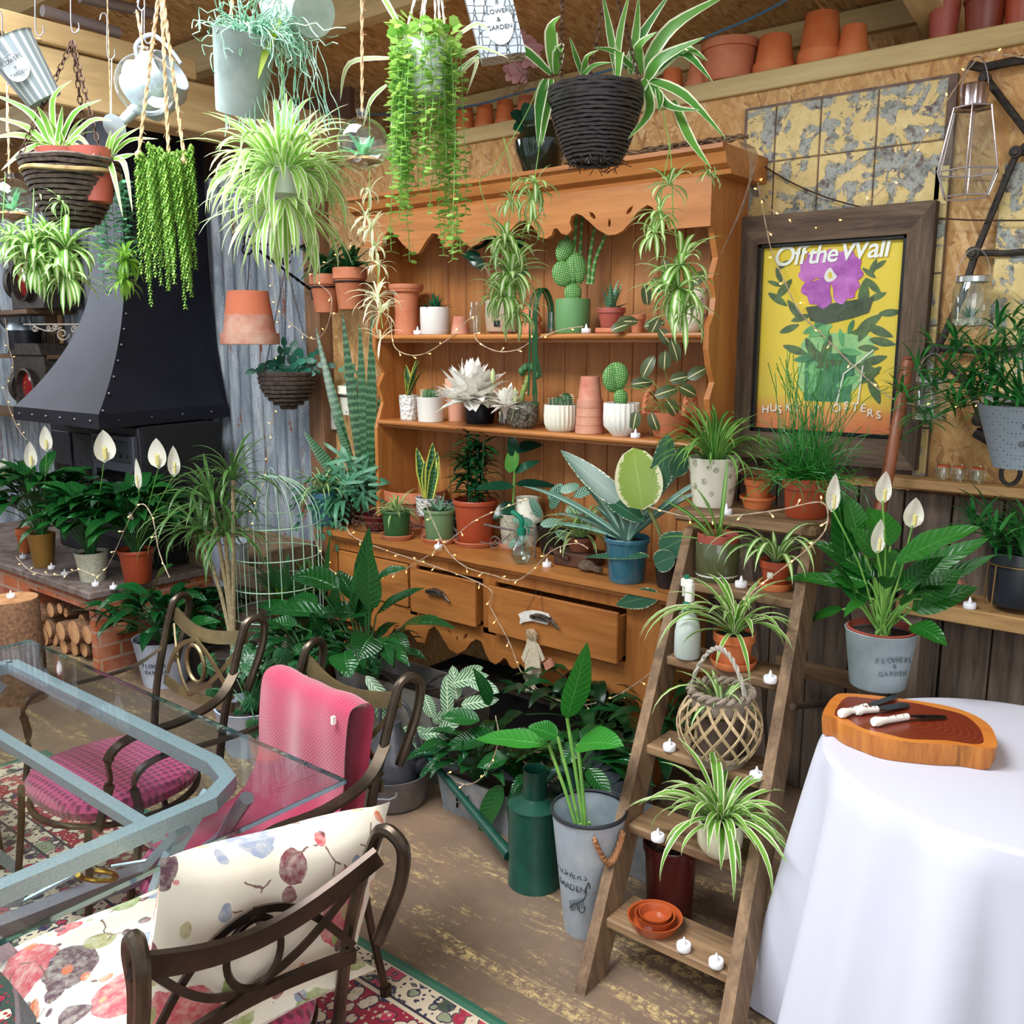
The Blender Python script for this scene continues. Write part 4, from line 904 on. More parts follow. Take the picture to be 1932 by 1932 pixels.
t, r, h = pot(1094, 1036, WT+.05, 56, 34, 'terracotta pot with a grassy spider plant standing on a rusty box', 'potted plant', plain('brown_clay','#7c452f',.6), style='terra', name='potted_spider_plant', loc=spot(1096, WT+.06, 3.07), hm=.06)
mb = MB(); rosette(mb, (0,0,h), 60, .22, .011, (.3,1.5), (1.3,2.7), 'strap', 51); nest(t, mb, L_SPI)
c = spot(1095, WT, 3.07); mb = MB(); mb.box(c+Vector((-.09,-.07,0)), c+Vector((.08,.07,.058)), bev=.006); mb.box(c+Vector((-.10,-.085,.045)), c+Vector((.0,-.07,.06)), rot=(0,.3,0)); mb.build('rusty_box', plain('rusty_tin','#3a2620',.6,.3,'#6d4a3a',12,.3), tagd=('dark rusty tin box under the grassy spider plant on the worktop', 'box'))
rk = MB(); c = P(1120,1085,z=WT)-TOCAM*.04
for k in range(5): rk.blob(c+Vector((R.uniform(-.05,.05), R.uniform(-.02,.02), .02)), R.uniform(.018,.03), 7, 5, (1.4,1,.8))
rk.build('bark_chunk', plain('bark','#4a3a2d',.9,0,'#7a6650',50,1.2), tagd=('rough chunk of brown bark beside the teal blue pot', 'bark'))
# teal pot with agave, variegated rubber plant
t, r, h = pot(1186, 1103, WT, 88, 84, 'teal blue glazed pot with broad blue-green strap leaves at the right of the worktop', 'potted plant', plain('teal_glaze', '#2f6577', .22, 0, '#3d7488', 5, coat=.5), style='lip', tp=.78, name='potted_bromeliad')
mb = MB(); lo = t.location; b = Vector((0,0,h))
for tx, ty, w_ in ((985,937,.035),(1045,985,.035),(1085,905,.045),(1120,960,.04),(1150,930,.045),(1260,960,.04),(1330,935,.035),(1360,900,.03),(1200,950,.045),(1290,890,.035),(1020,1010,.03)):
    e = P(tx, ty, y=lo.y-.02*((tx % 7)-3))-lo; d = (e-b); L_ = d.length*1.1; mb.leaf2(b, d.normalized()+UPV*.28, UPV+TOCAM*.6, L_, w_, .55, 'sword', 10, .45)
nest(t, mb, L_AGA)
t, r, h = pot(1262, 1120, WT, 60, 60, 'tall rubber plant with one big lime and cream leaf, right end of the worktop', 'potted plant', plain('dark_plastic','#2a2320',.6), style='taper', name='potted_rubber_plant', loc=spot(1262, WT, 2.99), hm=.11)
lo = t.location; st = MB(); Q = lambda a, b, dy=0: P(a, b, y=lo.y-.04+dy)-lo
st.tube(spline([(0,0,h), Q(1258,1040), Q(1238,990), Q(1214,940), Q(1207,925)],5), .0075, 7)
st.build('stems', plain('green_brown_stem','#5c6a35',.6,0,'#7d7a4a',30), t)
mb = MB()
def lf(mb, a, b, w_, n_=None, bend=.15, dy=0, shape='oval', wave=.0, fold=.12):
    A_, B_ = Q(*a, dy), Q(*b, dy); mb.leaf2(A_, B_-A_, n_ or TOCAM+UPV*.2, (B_-A_).length*(1+bend*.1), w_, bend, shape, 12, fold, wave)
lf(mb, (1213,962), (1195,846), px2m(lo, 88), dy=-.03)
nest(t, mb, L_RUB)
mb = MB(); lf(mb, (1186,960), (1056,846), px2m(lo, 46), dy=.0, shape='lance'); lf(mb, (1240,930), (1262,822), px2m(lo, 44), dy=.03); lf(mb, (1225,1050), (1103,1046), px2m(lo, 30), TOCAM*.5+UPV, .1, -.04, 'lance'); lf(mb, (1215,985),(1130,925), px2m(lo,40), TOCAM+UPV*.7, .4, -.02, 'lance')
lf(mb, (1245,1120),(1160,1142), px2m(lo,40), TOCAM+UPV*.3, .1, -.06, 'lance'); lf(mb, (1245,1040),(1300,1010), px2m(lo,52), TOCAM+UPV*.4, .3, -.02,'lance'); lf(mb, (1275,900),(1290,840), px2m(lo,40), TOCAM, .1, .05,'lance')
lf(mb, (1235,1065),(1270,1050), px2m(lo,42), TOCAM+UPV*.4, .3, -.05,'oval')
nest(t, mb, L_RUBG, 'variegated_leaves')
# calathea behind
t, r, h = pot(0,0,WT,80,0,'striped calathea at the back of the worktop behind the teal pot','potted plant',plain('black_plastic','#1c1b1a',.5),style='taper',loc=spot(1050, WT, 3.2), hm=.12, name='potted_calathea')
pts = [(-.08,-.06,.12,2.8),(-.03,-.08,.13,.2),(-.1,-.08,.07,3.6),(.02,-.07,.2,1.2),(.0,-.06,.24,.9),(.06,-.06,.28,.4),(-.02,-.09,.16,2.0),(.08,-.05,.2,.1),(.05,-.08,.11,-.4),(.11,-.03,.26,.5)]
vineleaves(t, pts, leafmat('calathea_blue', '#7fb09a', '#8fbfa6', '#163c30', 'maranta', k=8, trans=.1), .10, .042, L_STEMD)
# hanging doll on the drawer and its banner
t = thing('wooden_doll', 'painted wooden girl in a cream dress with a pail, hung on the wide drawer', 'ornament', (P(1005,1300,y=2.85)))
lo = t.location; Y0 = 2.868
def pr(pts, th=.008, dy=0):
    mb = MB(); mb.prism([[(P(a,b,y=Y0+dy).x-lo.x, P(a,b,y=Y0+dy).z-lo.z) for a,b in pts]], Y0+dy-lo.y-th, Y0+dy-lo.y, 'y'); return mb
pr([(996,1205),(1012,1205),(1020,1240),(1022,1270),(992,1270),(993,1240)]).build('dress', plain('cream_paint','#d9cdb4',.7,0,'#c2b294',80,.2), t, False)
pr([(988,1270),(1020,1270),(1018,1283),(990,1281)]).build('skirt_hem', plain('sage_paint','#7f8f6a',.7,0,'#a3ad88',90), t, False)
mb = MB(); c = P(1005,1192,y=Y0-.004)-lo; mb.blob(c, .0135, 12, 8); mb.build('head', plain('skin_paint','#c9a68a',.7), t)
mb = MB()
for k in range(26):
    a = R.uniform(0,6.28); s_ = c+Vector((math.cos(a)*.012, -.002, .006+math.sin(a)*.008)); e = c+Vector((math.cos(a)*.02+R.uniform(-.01,.01), -.008, -.03+R.uniform(-.01,.02))); mb.tube(spline([s_, (s_+e)/2+Vector((math.cos(a)*.01,-.006,.006)), e],3), .0022, 4)
mb.build('hair', plain('flax_hair','#b39d7c',.9), t)
for pts, nm in (([(996,1210),(1000,1222),(990,1250),(985,1240)],'arm'),([(1012,1210),(1018,1218),(1029,1244),(1024,1248)],'arm'),([(993,1282),(1001,1282),(1000,1304),(993,1306)],'leg'),([(1004,1282),(1011,1283),(1010,1308),(1003,1304)],'leg')): pr(pts, .006, -.004).build(nm, plain('cream_paint','#d9cdb4',.7), t, False)
mb = pr([(1028,1250),(1040,1240),(1047,1256),(1033,1264)], .012, -.004); mb.tube([P(1030,1246,y=Y0-.01)-lo, P(1027,1240,y=Y0-.01)-lo, P(1036,1241,y=Y0-.01)-lo], .001, 4); mb.build('pail', TERRA2, t, False)
mb = pr([(979,1158),(990,1153),(1005,1151),(1020,1153),(1036,1158),(1039,1165),(1034,1178),(1022,1175),(1005,1171),(990,1173),(982,1177),(983,1166)], .006); mb.build('banner', plain('white_paint_chipped','#ece9e2',.6,0,'#d8d2c6',60), t, False)
mb = MB()
for a, b in (((992,1154),(1014,1112)),((1024,1154),(1020,1112))):
    pa, pb = P(*a, y=Y0)-lo, P(*b, y=Y0)-lo
    mb.tube([pa.lerp(pb,k/20)+Vector((.002*math.sin(k*2),.002*math.cos(k*2),0)) for k in range(21)], .0008, 4)
mb.build('wire_hanger', plain('dark_wire','#3d3029',.6,.5), t)
# ================================================================ folding step ladder used as shelves
LD = thing('step_ladder', 'old wooden step ladder used as plant shelves, left of the round white table', 'step ladder', (-1.08, 2.3, 0))
def lx(z, side): return (-1.235, -.865)[side]-.18*z
def ly(z): return 1.855+.80*z
for side in (0, 1):
    mb = MB(); sg = (-1, 1)[side]; a = []
    pts = [(ly(0)-.045, 0), (ly(0)+.06, 0), (ly(1.1)+.06, 1.1), (ly(1.1)-.045, 1.1)]
    for (y_, z_) in pts:
        for dx in (0, sg*.032): a.append(mb.addv((lx(z_, side)+dx, y_, z_)))
    for f_ in ((0,2,4,6),(7,5,3,1),(0,1,3,2),(2,3,5,4),(4,5,7,6),(6,7,1,0)): mb.face([a[k] for k in f_])
    mb.build('rail', LADW, LD, False, True)
    mb = MB(); x_ = lx(.5, side); mb.tube([(x_+sg*.03, 3.18, 0), (x_+sg*.005, 2.85, 1.08)], 0, flat=(.06,.03), up=(0,1,.3)); mb.build('rear_leg', WEATH, LD, False, True)
STEPZ = [.15, .35, .53, .75, .95]
for z in STEPZ:
    mb = MB(); y_ = ly(z); mb.box((lx(z,0), y_-.03, z-.03), (lx(z,1), y_+.115, z), bev=.005); mb.build('step', LADX, LD, False, True)
mb = MB(); mb.box((lx(.55,0)+.01, 3.16, .5), (lx(.55,1)-.01, 3.18, .56)); mb.build('cross_bar', LADX, LD, False, True)
mb = MB(); mb.box((-1.56,2.78,1.10), (-1.06,3.08,1.14), bev=.01); mb.build('top_plank', LADX, LD, False, True)
mb = MB(); mb.tube([(-.93,2.35,.72),(-.92,2.72,.62)], .01, 8); mb.build('stay', plain('rusty_iron','#2d211c',.7,.4,'#4d382c',40), LD, True, True)
def stp(k): return STEPZ[k]+.001
# spiders etc on the steps
t, r, h = pot(1344, 942, 1.141, 98, 92, 'white pot with black leaf sprigs and a grassy spider plant on the ladder top', 'potted plant', WFLOR, style='taper', tp=.76, name='potted_spider_plant', loc=spot(1344, 1.141, 2.93), hm=None)
mb = MB(); rosette(mb, (0,0,h), 85, .30, .013, (.5,1.5), (1.3,2.6), 'strap', 61, .03, 9); nest(t, mb, L_SPIG)
tealight(1370, 943, 1.141, 'on the ladder top in front of the sprig-patterned pot', y=2.80)
t = pot(0,0,1.141,66,30,'terracotta saucer-bowl on the ladder top','saucer',TERRAO,style='inv',loc=spot(1428,1.141,2.98), hm=.042, name='saucer', soil=False)
t = pot(0,0,1.141,52,40,'small terracotta pot standing in a bowl on the ladder top','plant pot',TERRAO,style='terra',loc=spot(1429,1.17,2.98), hm=.072, soil=False)
t, r, h = pot(0,0,1.141,90,90,'rust plastic pot of wild curly rush grass at the right end of the ladder top','potted grass',PLASTIC,style='terra',tp=.82,loc=spot(1519,1.141,2.93), hm=.13, name='potted_rush')
mb = MB(); q = random.Random(3)
for i in range(420):
    a = q.uniform(0,2*PI); e = q.uniform(.1,1.5); L_ = q.uniform(.10,.26) if i > 45 else q.uniform(.28,.5); p = Vector((math.cos(a),math.sin(a),0))*q.uniform(0,.05)+Vector((0,0,h)); pts = [p.copy()]; k1 = q.uniform(-3.2,3.2); k2 = q.uniform(-1.5,3.6)
    if i <= 45: e = q.uniform(1.0,1.55); k1 *= .5; k2 = q.uniform(-.8,1.2)
    n_ = 9
    for j in range(n_):
        t_ = j/n_; aa = a+k1*t_+.5*math.sin(t_*9+i); ee = e-k2*t_*.6+.25*math.sin(t_*8+i*2)
        p = p+Vector((math.cos(aa)*math.cos(ee), math.sin(aa)*math.cos(ee), math.sin(ee)))*L_/n_; pts.append(p.copy())
    mb.lid += 1; mb.tube(pts, .0014, 3, cap=False)
nest(t, mb, plain('rush_green', '#17601f', .35, 0, '#3b9136', 25), 'blades')
G5 = plain('olive_glaze', '#4e5334', .2, 0, coat=.5)
t, r, h = pot(0,0,.951,82,92,'olive pot with a white base and straggly spider plant, top ladder step','potted plant',G5,style='cyl',loc=spot(1352,.951,2.68), hm=.125, name='potted_spider_plant')
mb = MB(); mb.lathe([(r*.85,0),(r*.98,.003),(r*1.05,.02),(r*1.05,.0205)]); mb.build('unglazed_base', WHITE, t)
mb = MB(); mb.lathe([(r*.98,.10),(r*1.0,.147),(r*.95,.15),(r*.9,.13)]); mb.build('inner_pot_rim', PLASTRED, t)
mb = MB()
for tx, ty, w_ in ((1252,948,.018),(1378,898,.014),(1290,930,.012),(1330,1010,.014),(1245,1030,.009),(1400,960,.012),(1340,930,.014),(1365,990,.01),(1300,990,.01)):
    lo = t.location; e = P(tx,ty,y=lo.y-.08)-lo; b = Vector((0,0,h)); d = e-b; mb.leaf2(b, d.normalized()+UPV*.4, UPV+TOCAM*.4, d.length*1.12, w_, .8, 'strap', 9)
nest(t, mb, L_SPIG)
tealight(1398, 1092, .951, 'on the top ladder step right of the olive pot', y=2.63)
t, r, h = pot(0,0,.951,60,60,'small rust plastic pot with long arching spider leaves on the top ladder step','potted plant',PLASTIC,style='terra',loc=spot(1462,.951,2.68), hm=.085, name='potted_spider_plant', saucer=1.1, smat=TERRAO)
mb = MB(); rosette(mb, (0,0,h), 17, .26, .017, (.5,1.4), (2.0,3.0), 'strap', 71, .01, 10); rosette(mb, (0,0,h), 12, .12, .012, (.8,1.5), (.5,1.5), 'strap', 72)
for tx, ty in ((1395,1140),(1345,1120),(1520,1170),(1437,970)): 
    lo = t.location; e = P(tx,ty,y=lo.y-.12)-lo; b = Vector((0,0,h)); d = e-b; mb.leaf(b, math.atan2(d.y,d.x), 1.1, .3, .017, 2.6, 'strap', 12)
nest(t, mb, L_SPIC)
mb = MB(); mb.box((-.002,-r*1.0-.012,.045),(.014,-r*1.0-.004,.062)); mb.build('price_sticker', WHITE, t)
t, r, h = pot(0,0,.751,78,62,'orange terracotta pot with a spider plant on the second ladder step, above the lattice lantern','potted plant',TERRAO,style='terra',loc=spot(1383,.751,2.47), hm=.10, name='potted_spider_plant', saucer=1.12, smat=TERRAO)
mb = MB(); rosette(mb, (0,0,h), 46, .25, .017, (.4,1.5), (1.2,2.6), 'strap', 81, .01, 10, sky=1); 
for tx, ty in ((1255,1230),(1270,1330),(1300,1350),(1245,1300)):
    lo = t.location; d = P(tx,ty,y=lo.y-.15)-lo; mb.leaf((0,0,h), math.atan2(d.y,d.x), .9, .36, .017, 2.3, 'strap', 12)
nest(t, mb, L_SPI)
# mister bottle
t = thing('spray_bottle', 'translucent white spray bottle with a green collar on the second ladder step', 'spray bottle', spot(1296,.751,2.45))
mb = MB(); mb.lathe([(0,0),(.036,.002),(.040,.01),(.040,.08),(.034,.115),(.018,.145),(.015,.150),(0,.150)], seg=26); mb.build('body', N('milky_plastic').set(col='#c9d6cf', rough=.3, sss=.3).m, t)
mb = MB(); mb.lathe([(.017,.147),(.019,.15),(.019,.172),(.012,.176),(0,.176)], seg=18); mb.build('collar', G_, t)
mb = MB(); mb.box((-.011,-.012,.175),(.014,.012,.235),bev=.004); mb.box((-.028,-.008,.22),(.012,.008,.248),bev=.004); mb.box((-.022,-.005,.19),(-.016,.005,.222),bev=.002); mb.build('spray_head', WHITE, t)
mb = MB(); mb.lathe([(0,.248),(.008,.248),(.008,.258),(0,.258)], (-.01,0,0), 12); mb.build('nozzle_cap', G_, t)
tealight(1453, 1272, .751, 'at the right end of the second ladder step', y=2.41)
# lattice lantern basket with plant
t = thing('lattice_basket', 'round willow lattice lantern with a rope handle on the third ladder step', 'basket', spot(1355,.531,2.30)); LAT = wood('willow_strip','#a58a68','#d0b88f','z',2,.6,'#7a6448',False,.3)
rr = px2m(t.location, 78); H_ = rr*1.55; prof = lambda s_: rr*(.52+.48*math.sin(PI*(.12+.80*s_)))
for dr in (-1,1):
    mb = MB()
    for k in range(15):
        a0 = 2*PI*k/15; mb.tube([(prof(s_/14)*math.cos(a0+dr*s_*.085), prof(s_/14)*math.sin(a0+dr*s_*.085), .015+H_*s_/14) for s_ in range(15)], 0, flat=(.009,.003), up=None)
    mb.build('lattice', LAT, t, False)
mb = MB(); mb.lathe([(rr*.5,0),(rr*.68,0),(rr*.72,.02),(rr*.68,.03)], seg=28); mb.lathe([(0,.002),(rr*.66,.002)],seg=20); mb.build('base_ring', wood('grey_willow','#6f6355','#98897a','x',2,.7,None,False,.3), t)
mb = MB(); 
for ph in (0, PI):
    mb.tube([( (rr*.72+.007*math.cos(ph+k*.9))*math.cos(2*PI*k/72), (rr*.72+.007*math.cos(ph+k*.9))*math.sin(2*PI*k/72), H_+.02+.007*math.sin(ph+k*.9)) for k in range(72)], .007, 6, closed=True)
mb.lathe([(rr*.72,H_-.03),(rr*.74,H_-.02),(rr*.74,H_+.012)], seg=28); mb.build('rim', wood('grey_willow','#6f6355','#98897a','x',2,.7,None,False,.3), t)
mb = MB(); mb.lathe([(0,.01),(rr*.5,.01),(rr*.55,H_*.75),(rr*.5,H_*.75),(0,H_*.7)], seg=24); mb.build('inner_pot', plain('dull_glass_liner','#4a3c34',.4,0,'#6d5c50',9), t)
mb = MB()
for ph in (0, PI):
    pts = []
    for k in range(50):
        u_ = k/49; b = Vector((-rr*.7,0,H_+.02)).lerp(Vector((rr*.7,0,H_+.02)), u_)+Vector((0,-.02,.13*math.sin(PI*u_)**.7)); pts.append(b+Vector((0,math.cos(ph+k*.8),math.sin(ph+k*.8)))*.0045)
    mb.tube(pts, .0045, 5)
mb.build('rope_handle', plain('grey_rope','#9a9387',.9,0,'#bdb6aa',80,.4), t)
mb = MB(); rosette(mb, (0,0,H_*.75), 14, .17, .014, (.8,1.5), (.8,2.3), 'strap', 91); mb.leaf((0,0,H_*.75), math.atan2(TOCAM.y,TOCAM.x)-1.2, 1.1, .3, .012, 2.6, 'strap', 10); nest(t, mb, L_SPIC)
tealight(1263, 1398, .531, 'at the left end of the third ladder step', y=2.26); tealight(1427, 1442, .531, 'at the right of the third ladder step beside the lattice lantern', y=2.25)
t, r, h = pot(0,0,.351,86,84,'cream ceramic pot with a big arching spider plant on the fourth ladder step','potted plant',plain('cream_ceramic','#d9d6bd',.35),style='round',tp=.8,loc=spot(1357,.351,2.13), hm=.098, name='potted_spider_plant')
mb = MB(); rosette(mb, (0,0,h), 60, .235, .017, (.15,1.45), (1.2,2.3), 'strap', 101, .02, 11)
for tx, ty in ((1370,1660),(1440,1640),(1310,1640),(1490,1480),(1495,1520),(1190,1500),(1200,1490)):
    lo = t.location; d = P(tx,ty,y=lo.y-.1)-lo; mb.leaf((0,0,h), math.atan2(d.y,d.x), .6, .32 if ty > 1600 else .27, .017, 2.4 if ty > 1600 else 1.4, 'strap', 12)
nest(t, mb, L_SPI)
tealight(1241, 1553, .351, 'at the left end of the fourth ladder step', y=2.08)
# saucers on the bottom step
c = spot(1235,.151,2.0)
for k, (rw, hh, nm) in enumerate(((104,.03,'widest of three stacked glazed terracotta saucers on the bottom ladder step'),(76,.028,'middle of three stacked glazed terracotta saucers on the bottom ladder step'),(62,.026,'smallest, topmost of three stacked glazed saucers on the bottom ladder step'))):
    rr_ = px2m(c, rw)/2; t = thing('saucer', nm, 'saucer', c+Vector((0,0,.007*k)), 'stacked saucers')
    mb = MB(); mb.lathe([(0,0),(rr_*.8,0),(rr_*.98,hh*.9),(rr_,hh),(rr_*.93,hh*.96),(rr_*.78,.006),(0,.006)], seg=36); mb.build('dish', plain('glazed_terracotta','#a84e28',.25,0,coat=.4), t)
tealight(1290, 1752, .151, 'on the bottom ladder step just right of the saucers', y=1.96); tealight(1351, 1780, .151, 'on the bottom ladder step, the one nearest its right end', y=1.955)
t, r, h = pot(0,0,0,104,130,'dark wine-red plastic pot of bare soil on the floor behind the ladder steps','plant pot',plain('wine_plastic','#5a1f1a',.3),style='lip',loc=spot(1262,.001,2.28), hm=.235, tp=.8)
rt = MB(); q = random.Random(4)
for k in range(26):
    a = q.uniform(0,6.3); p = Vector((math.cos(a)*q.uniform(0,.05), math.sin(a)*q.uniform(0,.05), h)); rt.tube(spline([p, p+Vector((q.uniform(-.04,.04),q.uniform(-.04,.04),q.uniform(.01,.05))), p+Vector((q.uniform(-.06,.06),q.uniform(-.06,.06),0))],4), .0012, 3)
nest(t, rt, L_TWIG, 'dry_roots')
mb = MB(); c = Vector((-.93,2.75,0)); mb.box(c+Vector((-.02,-.2,0)), c+Vector((.30,.28,.42)), bev=.004)
o = mb.build('wicker_hamper', wood('dark_wicker','#3a2f28','#7a6a5c','x',3,.8,None,False,1.), tagd=('dark wicker hamper on the floor between the ladder and the round table', 'hamper'))
# ================================================================ round table with white cloth
TC = Vector((-.365, 2.28, 0)); TR = .425
# measured rim of the table in the photo
t = thing('round_table', 'round table hidden under the floor-length white cloth at the right', 'table', TC)
mb = MB(); mb.lathe([(0,.725),(TR-.012,.725),(TR-.012,.743),(0,.743)], seg=48); mb.build('tabletop', wood('plywood','#a58258','#c9a878','x',1), t)
for k in range(4):
    mb = MB(); a = PI/4+k*PI/2; mb.tube([(math.cos(a)*.3,math.sin(a)*.3,.725),(math.cos(a)*.33,math.sin(a)*.33,0)], .016, 8); mb.build('leg', BLACKM, t)
mb = MB(); seg = 240; prev = None; NR = 26
q = random.Random(12); ph = [q.uniform(0,6.28) for _ in range(6)]
rows = []
rows.append([mb.addv(TC+Vector((0,0,.7455)))]*seg)
for rr_ in (.2,.4,TR-.02,TR): rows.append([mb.addv(TC+Vector((rr_*math.cos(2*PI*i/seg), rr_*math.sin(2*PI*i/seg), .7455 if rr_ < TR-.001 else .741))) for i in range(seg)])
for k in range(1, NR+1):
    s_ = k/NR; z_ = .741-s_*.735; row = []
    for i in range(seg):
        a = 2*PI*i/seg; f_ = (.55*math.sin(9*a+ph[0]+.5*math.sin(3*a))+.35*math.sin(17*a+ph[1])+.25*math.sin(5*a+ph[2])); amp = .062*s_**.7
        sharp = abs(f_)**.8*(1 if f_ > 0 else -1); rr_ = TR+.006+.11*s_+amp*sharp; row.append(mb.addv(TC+Vector((rr_*math.cos(a+.03*s_*math.sin(7*a)), rr_*math.sin(a+.03*s_*math.sin(7*a)), max(.004, z_)))))
    rows.append(row)
for a_, b_ in zip(rows, rows[1:]):
    for i in range(seg):
        j = (i+1) % seg
        if a_[i] == a_[j]: mb.face([a_[i], b_[i], b_[j]])
        else: mb.face([a_[i], b_[i], b_[j], a_[j]])
cl = N('white_tablecloth'); cl.set(col='#c2c3d1', rough=.85, sheen=.2); cl.bump(cl.noise(4), .15, .01); mb.build('tablecloth', cl.m, tagd=('long white tablecloth draped over the round table at the right', 'tablecloth'))
# log slice
ol = [(1553,1345),(1572,1315),(1600,1308),(1700,1318),(1800,1335),(1860,1362),(1880,1395),(1872,1412),(1800,1405),(1700,1398),(1620,1378),(1570,1352)]
top = .80; wp = [P(a,b,z=top) for a,b in ol]; sm = spline(wp, 5, True); c = sum(sm, Vector())/len(sm)
t = thing('log_slice_board', 'thick live-edge slice of a log used as a serving board on the white cloth', 'serving board', Vector((c.x,c.y,.7465)))
mb = MB(); n_ = len(sm); q = random.Random(2); rings = []
for z_, k in ((.0,.96),(.008,.985),(.045,1.0),(.0535,1.0)):
    rings.append([mb.addv(Vector(((p.x-c.x)*(k+.02*math.sin(i*1.1)*(z_<.05)), (p.y-c.y)*(k+.02*math.sin(i*1.1)*(z_<.05)), z_))) for i, p in enumerate(sm)])
for a_, b_ in zip(rings, rings[1:]):
    for i in range(n_): j = (i+1)%n_; mb.face([a_[i],a_[j],b_[j],b_[i]])
def cap_ring(mb, ring, flip=False):
    tr = tessellate_polygon([[Vector((mb.v[i].x, mb.v[i].y, 0)) for i in ring]])
    for f_ in tr: mb.face([ring[k] for k in (f_[::-1] if flip else f_)])
cap_ring(mb, rings[0], True)
barkm = wood('live_edge','#9a5320','#c47d36','z',2.2,.5,'#4a2812',False,.8); mb.build('bark_edge', barkm, t, True)
mb = MB(); i1 = [mb.addv(Vector((p.x-c.x, p.y-c.y, .0535))) for p in sm]; i2 = [mb.addv(Vector(((p.x-c.x)*.86, (p.y-c.y)*(.84+.03*math.sin(i*.9)), .0537))) for i, p in enumerate(sm)]
for i in range(n_): j = (i+1)%n_; mb.face([i1[i],i1[j],i2[j],i2[i]])
mb.build('sapwood', wood('sapwood','#b9692a','#cd8238','x',1,.35,None,False,.1), t, False)
mb = MB(); i2 = [mb.addv(Vector(((p.x-c.x)*.86, (p.y-c.y)*(.84+.03*math.sin(i*.9)), .0537))) for i, p in enumerate(sm)]; cap_ring(mb, i2)
hw = N('heartwood'); d = hw.add('VectorMath', {0: hw.coord((1,1.6,1)), 1: (0,0,0)}, operation='DISTANCE').outputs['Value']; rg = hw.math('SINE', hw.math('MULTIPLY', hw.math('ADD', d, hw.math('MULTIPLY', hw.noise(9), .03)), 420))
hw.set(col=hw.mix(hw.ramp(rg, [(.2,(0,0,0)),(1,(.5,.5,.5))]), '#6d2614', '#8f3b20'), rough=.3, coat=.3); mb.build('heartwood', hw.m, t, False)
BT = .8005
def knife(p0, p1, blade, label, wv=.026):
    a, b, e = P(*p0, z=BT+.012), P(*p1, z=BT+.010), P(*blade, z=BT+.004); t = thing('spreading_knife', label, 'knife', Vector((a.x,a.y,BT)), 'small knives on the log board'); lo = t.location
    mb = MB(); d = (b-a); mb.tube([a-lo-d.normalized()*.004, a-lo+d*.05, a-lo+d*.3, a-lo+d*.75, b-lo], lambda s_: (.010 if s_ < .1 else .0125 if s_ < .4 else .0085), 12); mb.build('handle', N('sprig_porcelain').set(col='#ece8e0', rough=.15, coat=.5).m, t)
    mb = MB(); 
    for k in range(7):
        c_ = a-lo+d*(.35+.08*k)+Vector((0,0,.0105-.0004*k)); mb.leaf2(c_, Vector((math.cos(k*2),math.sin(k*2),0)), UPV+TOCAM*.4, .007, .003, 0, 'oval', 3, 0)
    mb.build('sprig', plain('sprig_print','#6c2f38',.3), t)
    mb = MB(); dd = (e-b); L_ = dd.length; dn = dd.normalized(); sd = dn.cross(UPV).normalized(); ol_ = []
    for k in range(13): s_ = k/12; ol_.append((s_, wv*.5*(.35+.65*min(1,s_*4))*(1 if s_ < .8 else math.sqrt(max(0,1-((s_-.8)/.2)**2)))))
    up_ = [mb.addv(b-lo+dd*s_+sd*w_+Vector((0,0,.0015))) for s_, w_ in ol_]; dn_ = [mb.addv(b-lo+dd*s_-sd*w_*.6+Vector((0,0,.0015))) for s_, w_ in ol_]
    up2 = [mb.addv(b-lo+dd*s_+sd*w_) for s_, w_ in ol_]; dn2 = [mb.addv(b-lo+dd*s_-sd*w_*.6) for s_, w_ in ol_]
    for k in range(12):
        mb.face([up_[k],up_[k+1],dn_[k+1],dn_[k]]); mb.face([up2[k],dn2[k],dn2[k+1],up2[k+1]]); mb.face([up_[k],up2[k],up2[k+1],up_[k+1]]); mb.face([dn_[k],dn_[k+1],dn2[k+1],dn2[k]])
    mb.build('blade', plain('steel','#5a5a5e',.12,1.), t)
knife((1650,1362),(1712,1352),(1786,1352), 'spreader knife nearest the camera, pointing right on the log board')
knife((1618,1341),(1655,1338),(1712,1328), 'broad-bladed spreader with a red-sprigged handle, middle of the log board', .036)
knife((1588,1346),(1634,1333),(1690,1313), 'rearmost knife on the log board, its handle under the red-sprigged one')
# zinc pot with the peace lily
ZP = N('hammered_zinc'); ZP.set(col=ZP.ramp(ZP.noise(10), [(.3,'#8c9a9f'),(.6,'#a9b7ba')]), rough=.45, metal=.3); ZP = ZP.m
t, r, h = pot(0,0,.746,130,140,'zinc pot lettered with garden words holding a flowering peace lily, behind the log board','potted plant',ZP,style='taper',tp=.78,loc=spot(1655,.7465,2.60), hm=.165, name='potted_peace_lily')
mb = MB(); mb.lathe([(r*.97,.155),(r*1.0,.168),(r*.96,.17),(r*.93,.15)], seg=32); mb.build('inner_pot_rim', PLASTRED, t)
def wrap_text(par, body, size, rr, z_, ang, m, arc=.0, sp_=1., ta=0.):
    """letters stood round the side of a pot, one part"""
    n_ = len(body); st_ = size*.78*sp_/rr
    for i, ch in enumerate(body):
        if ch == ' ': continue
        k = i-(n_-1)/2; a = ang+k*st_; rd = Vector((math.cos(a), math.sin(a), 0)); tg_ = Vector((-math.sin(a), math.cos(a), 0))
        yield_ = text_obj('letter', ch, size, m, par, rd*(rr+.001)+Vector((0,0,z_-arc*k*k)), tg_, UPV, .0008)
CA = math.atan2(TOCAM.y, TOCAM.x)
INK = plain('embossed_dark','#5c686e',.5,.3)
wrap_text(t, 'FLOWERS', .021, r*.985, .095, CA+.1, INK, .0006); wrap_text(t, '&', .014, r*.96, .078, CA+.1, INK); wrap_text(t, 'GARDEN', .018, r*.935, .055, CA+.1, INK, .0004)
